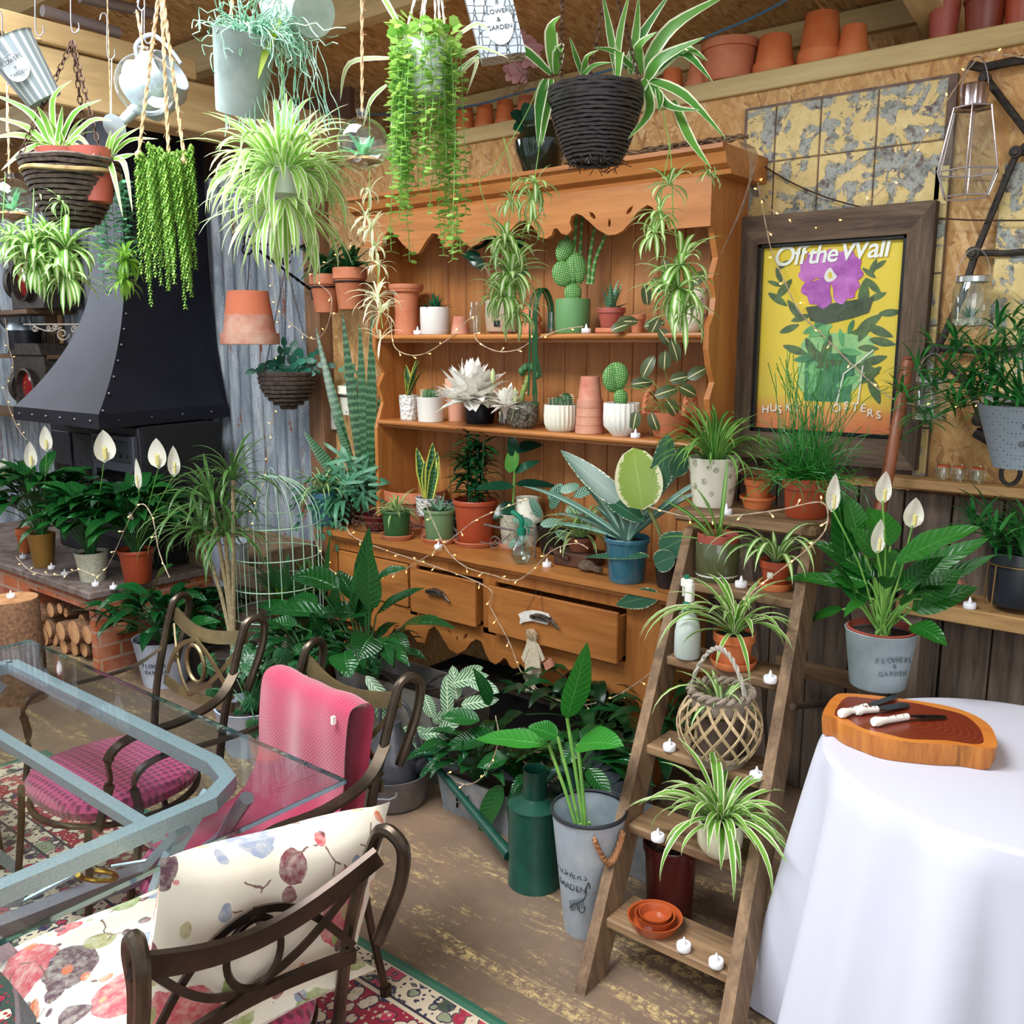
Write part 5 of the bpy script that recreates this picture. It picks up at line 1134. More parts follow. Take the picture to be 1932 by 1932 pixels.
mb = MB(); lo = t.location; st = MB(); q = random.Random(17); b0 = Vector((0,0,h))
for (sx, sy), (tx, ty), w_, bend in (((1600,1080),(1582,930),60,.2),((1560,1060),(1475,1030),0,0),((1680,1030),(1640,960),70,.2),((1690,1060),(1830,1000),58,.3),((1650,1090),(1535,1025),46,.5),((1640,1100),(1565,1085),60,.6),
    ((1700,1100),(1860,1030),44,.5),((1700,1130),(1870,1060),34,.3),((1720,1150),(1840,1125),50,.7),((1620,1110),(1470,1100),30,.8),((1590,1150),(1520,1175),30,.4),((1720,1180),(1775,1215),44,.9),((1700,1110),(1770,1060),40,.5),
    ((1620,1010),(1600,940),50,.1),((1655,1050),(1610,1000),50,.3),((1690,1090),(1650,1030),60,.3),((1660,1110),(1700,1040),55,.5),((1740,1130),(1815,1090),50,.9),((1640,1130),(1590,1110),50,.8)):
    if not w_: continue
    dy = q.uniform(-.10,.08); a_ = P(sx,sy,y=lo.y+dy*.6)-lo; e_ = P(tx,ty,y=lo.y+dy*1.3)-lo; d = e_-a_
    st.tube(spline([b0+Vector((q.uniform(-.03,.03),q.uniform(-.03,.03),-.01)), (b0+a_)/2+Vector((0,0,.04)), a_],5), .0032, 5); mb.leaf2(a_, d.normalized()+UPV*bend*.3, TOCAM*q.uniform(.5,1)+UPV*.7, d.length*1.08, px2m(lo,w_), bend, 'lance', 11, .25, .03)
for k in range(16):
    a = q.uniform(0,6.28); p2 = b0+Vector((math.cos(a)*.08,math.sin(a)*.08,q.uniform(.08,.16))); st.tube([b0, p2], .0035, 5); mb.leaf(p2, a, q.uniform(.3,1.1), q.uniform(.10,.15), .045, q.uniform(.4,1.2), 'lance', 8, .25)
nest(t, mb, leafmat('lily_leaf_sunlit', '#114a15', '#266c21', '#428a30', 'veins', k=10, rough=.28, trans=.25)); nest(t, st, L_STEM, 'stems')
for (bx, by), (tx, ty), s_, w_ in (((1640,1090),(1570,960),.11,.04),((1660,1110),(1665,945),.09,.045),((1700,1080),(1721,992),.085,.055),((1655,1120),(1655,1040),.10,.04)):
    spathe(t, b0+Vector((0,-.01,.0)), P(tx,ty,y=lo.y-.05)-lo, s_, w_, TOCAM)
# ================================================================ pots on the wall-plate ledge
LZ = 2.667
def ledge(px, w, hpx, lab, m, style='terra', inv=True, y=3.42, tp=.72, grp='flower pots along the roof ledge'):
    loc = spot(px, LZ, y); r = px2m(loc, w)/2; H_ = px2m(loc, hpx); t = thing('plant_pot', lab, 'plant pot', loc, grp); mb, _ = pot_mesh(r, H_, style, tp)
    if inv:
        for i, v in enumerate(mb.v): mb.v[i] = Vector((v.x, -v.y, H_-v.z))
    mb.build('pot', m, t); return t
ledge(1375, 108, 72, 'wide terracotta bowl on the roof ledge left of the tapered orange pot', TERRA, 'inv', False, tp=.86)
ledge(1460, 80, 68, 'upturned tapered orange pot on the roof ledge between the wide bowl and the tall stack', TERRAO)
ledge(1546, 84, 92, 'tall upturned orange pot on the roof ledge, the tallest left of the rafter', TERRAO); 
ledge(1608, 62, 60, 'upturned orange pot with a white sticker, tucked against the rafter', TERRAO)
ledge(1778, 58, 78, 'slim dull red plastic pot on the ledge just right of the rafter', PLASTRED, 'taper', False, tp=.8)
ledge(1855, 78, 66, 'brown plastic pot on the ledge, second right of the rafter', plain('brown_plastic','#7a3422',.4), 'lip', False, tp=.8)
ledge(1922, 60, 66, 'orange plastic pot on the ledge at the right edge of the picture', PLASTIC, 'lip', False, tp=.8)
ledge(1318, 50, 46, 'small terracotta pot on the ledge behind the big black basket leaves', TERRA); ledge(1268, 46, 44, 'orange pot on the ledge behind the black wicker basket, right side', TERRAO)
for px, lab in ((878,'leftmost upturned pot of the ledge group left of the black basket'),(915,'second upturned pot from the left on the ledge behind the trailing hearts'),(953,'third upturned pot of the ledge group left of the black basket'),(992,'upturned dusky pot on the ledge right beside the pink orchid')): ledge(px, 40, 50, lab, TERRAO if px < 970 else TERRA, y=3.45)
ledge(672, 60, 26, 'deep red flowerpot on the ledge behind the hanging glass globe', plain('deep_red','#7d2b2b',.5), 'lip', False, y=3.5)
# ================================================================ tin tiles, poster and its frames
def tinmat():
    n = N('peeling_tin'); a = n.noise(10, None, 7, .7, .5); b = n.noise(30, None, 5, .7); c = n.coord((1,1,1))
    pat = n.math('MULTIPLY', n.math('SINE', n.add('SeparateXYZ', {0: n.coord((60,60,60), (0,PI/4,0))}).outputs[0]), n.math('SINE', n.add('SeparateXYZ', {0: n.coord((60,60,60), (0,PI/4,0))}).outputs[2]))
    metal = n.ramp(b, [(.35,'#5f625e'),(.5,'#a3a69f'),(.6,'#74706a'),(.68,'#5b2f2a')]); metal = n.mix(n.ramp(pat, [(-.2,(0,0,0)),(.6,(.4,.4,.4))]), metal, '#3a3d3b')
    m = n.ramp(n.math('ADD', a, n.math('MULTIPLY', pat, .05)), [(.495,(0,0,0)),(.505,(1,1,1))]); n.set(col=n.mix(m, metal, n.ramp(b, [(.3,'#c3a96c'),(.7,'#d9c48b')])), rough=.6, metal=.1)
    n.bump(n.math('ADD', n.math('MULTIPLY', pat, .5), m), .5, .004); return n.m
TIN2 = tinmat(); WY = 3.335
a = P(1408,205,y=WY); b = P(1803,138,y=WY); c = P(1783,340,y=WY)
t = thing('tin_tile_panel', 'panel of peeling cream pressed-tin tiles over the poster', 'tin panel', Vector(((a.x+b.x)/2, WY, a.z-.4)))
lo = t.location; mb = MB(); mb.box((a.x,WY-.008,1.235),(b.x+.01,WY+.012,a.z-.002)); mb.build('backing', plain('brown_tin','#4b2f28',.6,0,'#7d6a5c',9,.4), t, False, True)
nx = 5; W_ = (b.x-a.x)/4.35; z1 = a.z
for i, (xa, xb) in enumerate(((a.x+.012, a.x+.12),(a.x+.125,a.x+.285),(a.x+.29,a.x+.48),(a.x+.485,a.x+.70))):
    for j in (0,1):
        mb = MB(); mb.box((xa, WY-.014, z1-.012-.19*(j+1)+.004), (xb, WY-.006, z1-.012-.19*j), bev=.003); mb.build('tile', TIN2, t, False, True)
for k in range(6):
    mb = MB(); mb.box((b.x-.035, WY-.014, 1.25+k*.17), (b.x+.008, WY-.006, 1.25+k*.17+.165), bev=.002); mb.build('tile', TIN2, t, False, True)
# barn oak frame
FX0, FX1, FZ0, FZ1 = -1.625, -.918, 1.275, 2.155; IX0, IX1, IZ0, IZ1 = -1.525, -1.00, 1.375, 2.155-.10
f = thing('framed_poster', 'yellow poster of a purple flower lettered Off the Wall, in a heavy weathered oak frame', 'framed poster', ((FX0+FX1)/2, WY-.02, FZ0))
yf = WY-.016; yb_ = yf-.045
for nm, lp, m_ in (('rail', [(FX0,FZ0),(FX1,FZ0),(IX1,IZ0),(IX0,IZ0)], BARNX), ('rail', [(FX0,FZ1),(IX0,IZ1),(IX1,IZ1),(FX1,FZ1)], BARNX), ('stile', [(FX0,FZ0),(IX0,IZ0),(IX0,IZ1),(FX0,FZ1)], BARNZ), ('stile', [(FX1,FZ0),(FX1,FZ1),(IX1,IZ1),(IX1,IZ0)], BARNZ)):
    mb = MB(); mb.prism([lp], yb_, yf, 'y'); mb.build(nm, m_, f, False, True)
t = f; lo = t.location; yp = yf-.012
mb = MB()
for bx in ((IX0,IZ0,IX1,IZ0+.014),(IX0,IZ1-.014,IX1,IZ1),(IX0,IZ0,IX0+.014,IZ1),(IX1-.014,IZ0,IX1,IZ1)): mb.box((bx[0],yp-.022,bx[1]),(bx[2],yp+.006,bx[3]),bev=.002)
mb.build('black_frame', plain('black_frame','#0d0d10',.3), t, False, True)
pm = N('poster_paper'); sz = pm.add('SeparateXYZ', {0: pm.coord()}).outputs[2]; nz = pm.noise(9, None, 5)
zz = pm.math('ADD', sz, pm.math('MULTIPLY', pm.math('SUBTRACT', nz, .5), .06)); 
pm.set(col=pm.ramp(zz, [(.0,'#d98a3a'),(.11,'#cf6e48'),(.17,'#d98a4c'),(.24,'#e5c93e'),(1,'#e6cc30')]), rough=.45)
mb = MB(); mb.box((IX0+.01,yp-.002,IZ0+.01),(IX1-.01,yp+.004,IZ1-.01)); mb.build('print', pm.m, t, False, True)
def Q2(a, b): return P(a, b, y=yp-.003)
k_ = [0]
def flat(pts, col, nm='painted_shape', dy=None):
    k_[0] += 1; y_ = yp-.0022-.00006*k_[0]; mb = MB(); w = [P(a_,b_,y=yp) for a_, b_ in pts]; mb.prism([[(p.x,p.z) for p in w]], y_, yp-.001, 'y'); return mb.build(nm, col, t, False, True)
def smooth2(pts, n=5): return [(p.x,p.y) for p in spline([(a_,b_,0) for a_,b_ in pts], n, True)]
VG = plain('poster_green','#4f9a5c',.5,0,'#7cc07a',18); VG2 = plain('poster_deep_green','#2f6d48',.5,0,'#4c9160',30); LG = plain('poster_leaf','#3c5235',.5,0,'#5f7a45',30); LG2 = plain('poster_pale_leaf','#7cb87a',.5,0,'#b3d98c',30)
flat(smooth2([(1518,640),(1575,628),(1645,636),(1640,700),(1600,742),(1520,742),(1506,700)]), LG2)
flat([(1520,665),(1617,668),(1604,760),(1517,756)], VG2); 
leafs = ((1480,545,24,.9),(1468,565,22,-.6),(1500,585,24,2.2),(1512,600,20,.3),(1640,610,30,.6),(1660,625,28,-.4),(1630,560,34,1.5),(1655,560,20,.4),(1648,505,18,1.2),(1660,500,16,.6),(1640,515,16,2.5),(1648,540,22,-.8),(1665,645,26,-.2),(1650,680,26,.3),(1500,660,24,2.8),(1650,735,30,-1.2),(1470,520,16,1.9),(1478,500,14,.7),(1462,535,14,2.8),(1545,690,34,.5),(1585,690,34,2.6),(1560,660,30,1.3),(1600,720,24,.4),(1530,720,24,2),(1680,590,22,.1),(1490,620,20,.4))
leafs += tuple((R.uniform(1515,1645), R.uniform(605,735), R.uniform(14,26), R.uniform(0,6.3)) for _ in range(22))
for i, (x_, y_, L_, a_) in enumerate(leafs):
    w_ = L_*.36; ca, sa = math.cos(a_), -math.sin(a_); pts = [(x_+ca*u_*L_-sa*v_*w_, y_+sa*u_*L_+ca*v_*w_) for u_, v_ in ((-1,0),(-.4,-.8),(.3,-.8),(1,0),(.3,.8),(-.4,.8))]; flat(smooth2(pts, 3), (LG, VG, VG2)[i%3] if 1500 < x_ < 1625 and y_ > 600 else LG)
flat([(1521,580),(1650,560),(1640,590),(1610,600),(1560,612),(1530,605)], plain('poster_shadow_leaf','#33402f',.5,0,'#4c5a3c',40))
PUR = plain('poster_purple','#b04fb0',.5,0,'#cf7fd0',22); PUR2 = plain('poster_purple_dark','#a044a6',.5,0,'#c06cc6',22)
fc = (1567,520)
for k, a_ in enumerate((1.55,.45,-.75,-2.2,2.75)):
    L_ = (48,62,58,62,58)[k]; pts = [(fc[0]+math.cos(a_+da)*rr_*L_, fc[1]-math.sin(a_+da)*rr_*L_) for da, rr_ in ((0,-.05),(-.6,.45),(-.66,.8),(-.42,1.02),(-.2,.94),(.0,1.06),(.2,.97),(.42,1.03),(.68,.8),(.6,.45))]; flat(smooth2(pts,3), (PUR,PUR2)[k%2], 'petal')
flat(smooth2([(1560,512),(1568,505),(1574,514),(1580,522),(1572,530),(1562,532),(1556,524)],3), WHITE); flat(smooth2([(1564,515),(1570,514),(1571,524),(1565,525)],3), plain('poster_yellow','#d9c23a',.5))
# glass vase highlights on the print
for seg_ in (((1648,660),(1612,690),(1592,705)),((1592,705),(1578,762)),((1628,690),(1618,762))):
    w = [P(a_,b_,y=yp-.008) for a_,b_ in seg_]; mb = MB(); mb.tube(w, 0, flat=(.005,.001), up=(0,-1,0)); mb.build('painted_highlight', WHITE, t, False, True)
TW = plain('poster_white','#f0f2ee',.5); ux = Vector((1,0,0))
def ptext(body, px, py, hpx, shear=.2, bold=.0, tilt=0., sp_=1.):
    p = P(px, py, y=yp-.0085); s_ = px2m(p, hpx); r_ = (ux+UPV*tilt).normalized(); text_obj('lettering', body, s_/.72, TW, t, p-lo, r_, UPV-ux*tilt, .0005, shear, sp_, bold)
ptext('Off', 1488, 500, 36, .2, .0014, .03, .92); ptext('the', 1551, 495, 34, .2, .0014, .03, .92); ptext('Wall', 1629, 487, 38, .18, .0014, .03, .92)
for ch, px, py in (('H',1444,779),('U',1459,776),('S',1470,780),('K',1487,775),('Y',1503,776),('P',1540,778),('O',1578,777),('S',1596,772),('T',1613,775),('E',1628,777),('R',1641,786),('S',1657,790)): ptext(ch, px, py, 15, .0, .0002)
mb = MB(); mb.box((IX0+.012,yp-.0135,IZ0+.012),(IX1-.012,yp-.012,IZ1-.012)); mb.build('glazing', glassm('picture_glass',(.98,.985,.98),.015), t, False, True)
# ================================================================ wire with cord across, lantern, iron frame, jars
IR = plain('forged_iron','#2b2826',.6,.5,'#46403b',50,.3)
t = thing('iron_linkage', 'dark forged iron frame of bars and pivots fixed to the board wall at the right', 'ironwork', P(1850,560,y=3.30)); lo = t.location
def bar(pts, r_, nm='bar', y_=3.305):
    mb = MB(); mb.tube([P(a_,b_,y=y_)-lo for a_,b_ in pts], r_, 8); mb.build(nm, IR, t)
bar([(1828,122),(1855,128),(1900,118),(1960,108)], .014); bar([(1855,135),(1868,158),(1940,252)], .011); bar([(1940,270),(1918,290),(1905,320),(1840,480)], .011); bar([(1840,480),(1815,560),(1778,640),(1760,668)], .012); bar([(1835,477),(1900,478),(1990,470)], .010); bar([(1750,655),(1850,662),(1960,655)], .012)
bar([(1790,690),(1830,730),(1850,790),(1870,830)], .011); bar([(1840,815),(1870,832),(1890,840)], .018); bar([(1918,285),(1960,290)], .012)
for px, py, r_ in ((1860,150,.018),(1838,478,.020),(1918,288,.018),(1848,792,.020),(1762,660,.022)):
    mb = MB(); mb.lathe([(0,0),(r_,0),(r_,.02),(r_*.6,.022),(r_*.55,.03),(0,.03)], P(px,py,y=3.305)-lo, 16, axis=(0,-1,0)); mb.build('pivot', IR, t)
mb = MB(); a = P(1890,355,y=3.33); mb.box((a.x, 3.318, 1.45), (a.x+.45, 3.332, 2.25)); 
mb.build('tin_sheet', TIN2, tagd=('peeling brown and cream tin sheet behind the iron frame at the right edge', 'tin sheet'))
# glass lantern
t = thing('glass_lantern', 'geometric silver-framed glass lantern hanging from the iron frame at top right', 'lantern', P(1822,372,y=3.235)); lo = t.location
SIL = plain('lantern_silver','#b9aeb2',.25,1.); sc = px2m(lo, 1)
Hh = {0: 0, 1: 45*sc, 2: 158*sc, 3: 165*sc}; rad = {0: 42*sc, 1: 58*sc, 2: 36*sc}
def hexr(r_, z_): return [Vector((r_*math.cos(a_), r_*math.sin(a_), z_)) for a_ in [PI/6+k*PI/3+.2 for k in range(6)]]
L0, L1, L2 = hexr(rad[0],Hh[0]), hexr(rad[1],Hh[1]), hexr(rad[2],Hh[2]); mb = MB()
for Lr in (L0,L1,L2):
    for k in range(6): mb.tube([Lr[k], Lr[(k+1)%6]], .0028, 6)
for k in range(6): mb.tube([L0[k],L1[k],L2[k]], .0028, 6)
mb.build('frame', SIL, t)
mb = MB()
for A_, B_ in ((L0,L1),(L1,L2)):
    for k in range(6): j = (k+1)%6; mb.face([mb.addv(v) for v in (A_[k],A_[j],B_[j],B_[k])])
mb.face([mb.addv(v) for v in L0]); mb.build('panes', GLASS, t, False)
mb = MB(); mb.lathe([(rad[2]*.9,Hh[2]),(23*sc,Hh[2]+4*sc),(23*sc,Hh[2]+38*sc),(21*sc,Hh[2]+42*sc),(20*sc,Hh[2]+38*sc),(20*sc,Hh[2]+4*sc)], seg=48, rib=.03, ribn=16); mb.build('chimney', SIL, t)
mb = MB(); mb.tube([Vector((RIGHT.x,RIGHT.y,0))*(26*sc*math.cos(a_))+UPV*(Hh[2]+20*sc+70*sc*math.sin(a_)) for a_ in [PI*k/20 for k in range(21)]], .002, 6); mb.build('handle', SIL, t)
# hanging jars
def hjar(px, py, w, hpx, lab, y=3.2, seed=0, plantm=L_SUCC):
    loc = P(px, py, y=y); r_ = px2m(loc, w)/2; H_ = px2m(loc, hpx); t = thing('hanging_jar', lab, 'jar', loc)
    mb = MB(); mb.lathe([(0,.001),(r_*.85,.001),(r_,.012),(r_,H_*.78),(r_*.82,H_*.92),(r_*.82,H_),(r_*.78,H_),(r_*.78,H_*.9),(r_*.94,H_*.77),(r_*.94,.014),(0,.006)], seg=28); mb.build('body', GLASS, t)
    mb = MB(); mb.lathe([(r_*.84,H_*.9),(r_*.9,H_*.91),(r_*.9,H_*1.01),(r_*.84,H_*1.03),(0,H_*1.03)], seg=28); mb.build('lid', plain('jar_lid','#b9bbb9',.3,.9), t)
    mb = MB(); mb.tube([Vector((RIGHT.x,RIGHT.y,0))*(r_*.98*math.cos(a_))+UPV*(H_*.92+H_*.62*math.sin(a_)) for a_ in [PI*k/20 for k in range(21)]], .0014, 5); mb.build('wire_handle', plain('bright_wire','#b9b5ae',.35,.8), t)
    mb = MB(); q = random.Random(seed); mb.lathe([(0,.008),(r_*.88,.012),(r_*.9,H_*.2),(0,H_*.24)], seg=20); mb.build('gravel', plain('moss_gravel','#8d8270',.9,0,'#d2cbb8',90,1), t)
    mb = MB(); rosette(mb, (0,0,H_*.2), 12, H_*.28, r_*.35, (.5,1.5), (-.1,.3), 'spike', seed, .01, 5, .4); mb.build('foliage', plantm, t); return t
hjar(1828, 622, 66, 96, 'hanging mason jar terrarium with a little blue-green succulent, below the iron frame', seed=2)
hjar(1752, 798, 60, 84, 'hanging jar of moss and gravel beside the wooden pole', y=3.15, seed=5, plantm=L_GRN)
# pole
mb = MB(); mb.tube(spline([P(1640,1040,y=2.98), P(1668,930,y=3.05), P(1693,800,y=3.12), P(1712,690,y=3.2), P(1714,684,y=3.2)],5), lambda s_: .020 if s_ < .97 else .012, 12)
o = mb.build('wooden_pole', wood('pole_wood','#6d3a20','#94573a','z',1.4,.4,'#3d2012',False,.3), tagd=('reddish brown wooden tool handle leaning against the poster frame', 'pole'))
mb = MB(); 
mb.tube(spline([P(1420,300,y=3.30), P(1500,348,y=3.29), P(1600,385,y=3.285), P(1720,405,y=3.28), P(1820,415,y=3.28), P(1960,416,y=3.28)],5), .0028, 5)
mb.build('brown_cable', plain('brown_cable','#3b241a',.7), tagd=('dark brown cable strung across the tin tiles and oak frame', 'cable'))
mb = MB(); mb.tube(spline([P(400,205,y=3.5), P(540,203,y=3.5), P(700,216,y=3.45), P(870,203,y=3.4), P(1000,170,y=3.35), P(1200,118,y=3.3), P(1400,42,y=3.3), P(1500,-10,y=3.3)],5), .005, 6)
mb.build('blue_cable', plain('blue_cable','#3f6a86',.6), tagd=('blue-grey cable sagging under the roof in front of the ledge pots', 'cable'))
# rail shelf with the three small jars
def rail(px0, py0, px1, py1, lab, y=3.18, th=.032, dep_=.12):
    a_, b_ = P(px0,py0,y=y), P(px1,py1,y=y); mb = MB(); mb.box((a_.x, y, a_.z-th), (b_.x, y+dep_, a_.z), bev=.003); mb.build('wall_shelf', RAILX, tagd=(lab, 'shelf')); return a_
ra = rail(1672, 900, 2010, 950, 'narrow wooden shelf rail under the three clip-top jars', y=3.20, dep_=.1)
rb = rail(1690, 1128, 2010, 1195, 'low plank shelf holding the black pot in its gold stand', y=3.08, th=.05, dep_=.22)
mb = MB(); mb.box((rb.x+.02,3.1,0),(rb.x+.08,3.28,rb.z-.05)); mb.build('shelf_upright', WEATH, tagd=('weathered upright carrying the low plank shelf by the ladder', 'post'))
for k, px in enumerate((1778,1808,1842)):
    loc = spot(px, ra.z+.001, 3.24); t = thing('clip_jar', ('left','middle','right')[k]+' one of three small clip-top glass jars with orange seals', 'jar', loc, 'clip-top jars on the narrow shelf')
    r_ = .021; mb = MB(); mb.lathe([(0,.001),(r_*.9,.001),(r_,.006),(r_,.04),(r_*.9,.045),(r_*.86,.045),(r_*.92,.04),(r_*.92,.008),(0,.005)], seg=20); mb.build('body', GLASS, t)
    mb = MB(); mb.lathe([(r_*.95,.045),(r_*1.0,.0455),(r_*1.0,.049),(r_*.9,.05)], seg=20); mb.build('seal', plain('orange_seal','#c4552c',.5), t)
    mb = MB(); mb.lathe([(r_*.95,.05),(r_,.053),(r_*.8,.058),(0,.059)], seg=20); mb.build('lid', GLASS, t)
    mb = MB(); mb.tube([RIGHT*r_+UPV*.052, RIGHT*(r_+.006)+UPV*.04, RIGHT*(r_+.004)+UPV*.02], .0012, 5); mb.tube([RIGHT*-r_+UPV*.052, RIGHT*-(r_+.005)+UPV*.04, RIGHT*(-r_-.002)+UPV*.02], .0012, 5); mb.build('clip', SIL, t)
# zinc bucket with fern and horseshoe
loc = P(1925,882,y=3.0); t = thing('zinc_bucket', 'embossed zinc flower bucket hanging at the right edge, full of grassy leaves', 'bucket', loc); lo = loc; r_ = px2m(lo, 86); H_ = px2m(lo, 118)
mb = MB(); mb.lathe([(0,0),(r_*.55,0),(r_*.56,.004),(r_*.97,H_*.98),(r_,H_),(r_*.95,H_),(r_*.53,.01),(0,.008)], seg=36)
zb = N('punched_zinc'); zb.set(col=zb.mix(zb.ramp(zb.vor(95, out='Distance', rnd=.1), [(.18,(1,1,1)),(.26,(0,0,0))]), '#8b979f', '#56616a'), rough=.45, metal=.35); mb.build('body', zb.m, t)
wrap_text(t, 'FLOWERS', .020, r_*.86, H_*.66, CA-.15, plain('ink_dark','#2f363b',.6), 0, .9); wrap_text(t, '&', .013, r_*.82, H_*.54, CA-.15, plain('ink_dark','#2f363b',.6)); wrap_text(t, 'GARDEN', .022, r_*.76, H_*.38, CA-.15, plain('ink_dark','#2f363b',.6), 0, .9)
mb = MB(); q = random.Random(6)
for tx, ty in ((1700,740),(1730,700),(1760,650),(1800,640),(1690,830),(1760,790),(1830,750),(1850,650),(1880,620),(1910,600),(1950,610),(1900,780),(1860,800),(1930,790),(1780,720),(1820,700),(1740,900-120),(1715,760)):
    e = P(tx,ty,y=lo.y+q.uniform(-.12,.12))-lo; b = Vector((0,0,H_*1.0)); st_ = spline([b, b.lerp(e,.5)+Vector((0,0,.05)), e],4); mb.tube(st_, .0022, 4)
    for c_ in (e, b.lerp(e,.75)+Vector((0,0,.03)), b.lerp(e,.45)+Vector((0,0,.04))):
        for k in range(9): a_ = q.uniform(0,6.28); mb.leaf(c_, a_, q.uniform(-.3,1.2), q.uniform(.07,.13), .011, q.uniform(.5,1.5), 'lance', 5, .2)
nest(t, mb, leafmat('dracaena_small','#1a5a28','#37803a',None,'plain',trans=.2,rough=.25))
mb = MB(); t2 = thing('horseshoe', 'black horseshoe hung open side up below the zinc bucket', 'horseshoe', P(1905,912,y=3.2)); sh_ = px2m(t2.location,1)
mb.tube([RIGHT*(math.sin(a_)*18*sh_*(1 if abs(a_)<2 else .9))+UPV*(20*sh_-math.cos(a_)*22*sh_) for a_ in [-2.5+5.0*k/24 for k in range(25)]], 0, flat=(.012,.008), up=TOCAM); mb.build('shoe', IR, t2)
# black pot in gold stand
loc = spot(1912, rb.z+.001, 3.17); t = thing('potted_dracaena', 'black pot of dark grassy leaves in a gold wire stand on the low plank shelf', 'potted plant', loc)
r_ = px2m(loc, 94)/2; H_ = px2m(loc, 100); mb, ri = pot_mesh(r_, H_, 'cyl', .95); mb.v = [v+Vector((0,0,.02)) for v in mb.v]; mb.build('pot', plain('slate_black','#22272d',.35), t); GO = plain('gold_wire','#c9a56a',.3,.9)
mb = MB()
for k in range(5): a_ = 2*PI*k/5+.4; mb.tube([(r_*1.12*math.cos(a_),r_*1.12*math.sin(a_),H_*.9),(r_*1.2*math.cos(a_),r_*1.2*math.sin(a_),0)], .0025, 6)
mb.tube([(r_*1.12*math.cos(a_),r_*1.12*math.sin(a_),H_*.9) for a_ in [2*PI*k/36 for k in range(36)]], .0025, 6, closed=True); mb.build('gold_stand', GO, t)
mb = MB(); q = random.Random(8)
for k in range(26):
    a_ = q.uniform(0,6.28); rr_ = q.uniform(.03,.15); c_ = Vector((math.cos(a_)*rr_, math.sin(a_)*rr_, H_+q.uniform(.0,.13)))
    for j in range(8): mb.leaf(c_, q.uniform(0,6.28), q.uniform(-.2,1.3), q.uniform(.09,.15), .014, q.uniform(.4,1.3), 'lance', 6, .2)
nest(t, mb, leafmat('dracaena_small','#1a5a28','#37803a',None,'plain',trans=.2,rough=.25))
tealight(1829, 1128, rb.z+.001, 'on the low plank shelf in front of the gold wire stand', y=3.10)
for px, y_, w_, lab, ro in ((1752,3.17,62,'terracotta pot lying on its side on the low shelf behind the peace lily','a'),(1795,3.14,52,'smaller pinkish pot lying against the tipped terracotta pot on the low shelf','b')):
    loc = spot(px, rb.z+.001, y_)+Vector((0,0,px2m(spot(px,rb.z,y_),w_)/2)); t = thing('plant_pot', lab, 'plant pot', loc-Vector((0,0,px2m(loc,w_)/2))); mb, _ = pot_mesh(px2m(loc,w_)/2, px2m(loc,w_)*.9, 'terra', .7); Rm = Euler((1.25,0.2,-.5)).to_matrix(); Hc = Vector((0,0,px2m(loc,w_)*.45)); mb.v = [Rm@(v-Hc)+Vector((0,0,px2m(loc,w_)*.52)) for v in mb.v]; mb.build('pot', TERRA2, t)
# dark glazed pot with rubber leaves on the cornice, twigs
t, r, h = pot(0,0,2.36,100,60,'dark green glazed pot with rubber plant leaves on top of the dresser','potted plant',plain('bottle_green_glaze','#0f1f14',.12,0,coat=.8),style='urn',tp=.6,loc=spot(1020,2.361,3.1), hm=.20, name='potted_rubber_plant')
mb = MB()
for ang, L_ in ((2.6,.10),(1.9,.09),(3.3,.08),(1.2,.1),(.5,.08)): mb.leaf2((-.03,-.02,h+.02), dirp(ang,.3), TOCAM+UPV*.5, L_, .06, .4, 'oval', 7, .15)
nest(t, mb, L_RUBD)
t = thing('twig_garland', 'bundle of bare twisted twigs lying along the top right of the dresser', 'garland', P(1300,285,y=3.1)); lo = t.location; q = random.Random(15)
mb = MB()
for k in range(34):
    x0 = q.uniform(1130,1330); x1 = min(1412, x0+q.uniform(60,160)); pts = []
    for j in range(7): u_ = j/6; pts.append(P(x0+(x1-x0)*u_, 302-(x0+(x1-x0)*u_-1150)*.145-q.uniform(0,14), y=3.03+q.uniform(-.04,.08))-lo)
    mb.tube(spline(pts,3), q.uniform(.0015,.0035), 4)
for k in range(5): mb.tube(spline([P(1395,268,y=3.0)-lo, P(1412+4*k,290,y=3.0)-lo, P(1415-3*k,340+10*k,y=3.0)-lo, P(1400-10*k,400+20*k,y=3.02)-lo],4), .002, 4)
mb.build('twigs', L_TWIG, t)
# ================================================================ things on the floor under and before the dresser
# green watering can
loc = P(1010,1693,z=.0)-TOCAM*.09; t = thing('watering_can', 'tall dark green metal watering can on the floor left of the zinc bucket', 'watering can', loc); lo = loc; s_ = px2m(lo, 1)
GC = plain('dark_green_enamel','#0d3b31',.35,0,'#14493c',20,coat=.2); r_ = 50*s_*1.0; Hb = .27
mb = MB(); mb.lathe([(0,0),(r_*1.02,0),(r_*1.02,.006),(r_,.01),(r_,Hb*.98),(r_*1.02,Hb*.985),(r_*1.02,Hb),(r_*.98,Hb*1.005),(r_*.45,Hb*1.09)], seg=40); mb.build('body', GC, t)
mb = MB(); mb.lathe([(r_*.45,Hb*1.06),(r_*.45,Hb*1.42),(r_*.47,Hb*1.43),(r_*.43,Hb*1.43),(r_*.42,Hb*1.06)], seg=28); mb.build('neck', GC, t)
mb = MB(); A_ = RIGHT*-r_*.95+UPV*.09; e = P(810,1430,y=lo.y+.10)-lo; mb.tube(spline([A_, A_.lerp(e,.45), e],5), lambda k: .021-.011*k, 12); mb.tube([e, e+(e-A_).normalized()*.02],.016,10); mb.build('spout', GC, t)
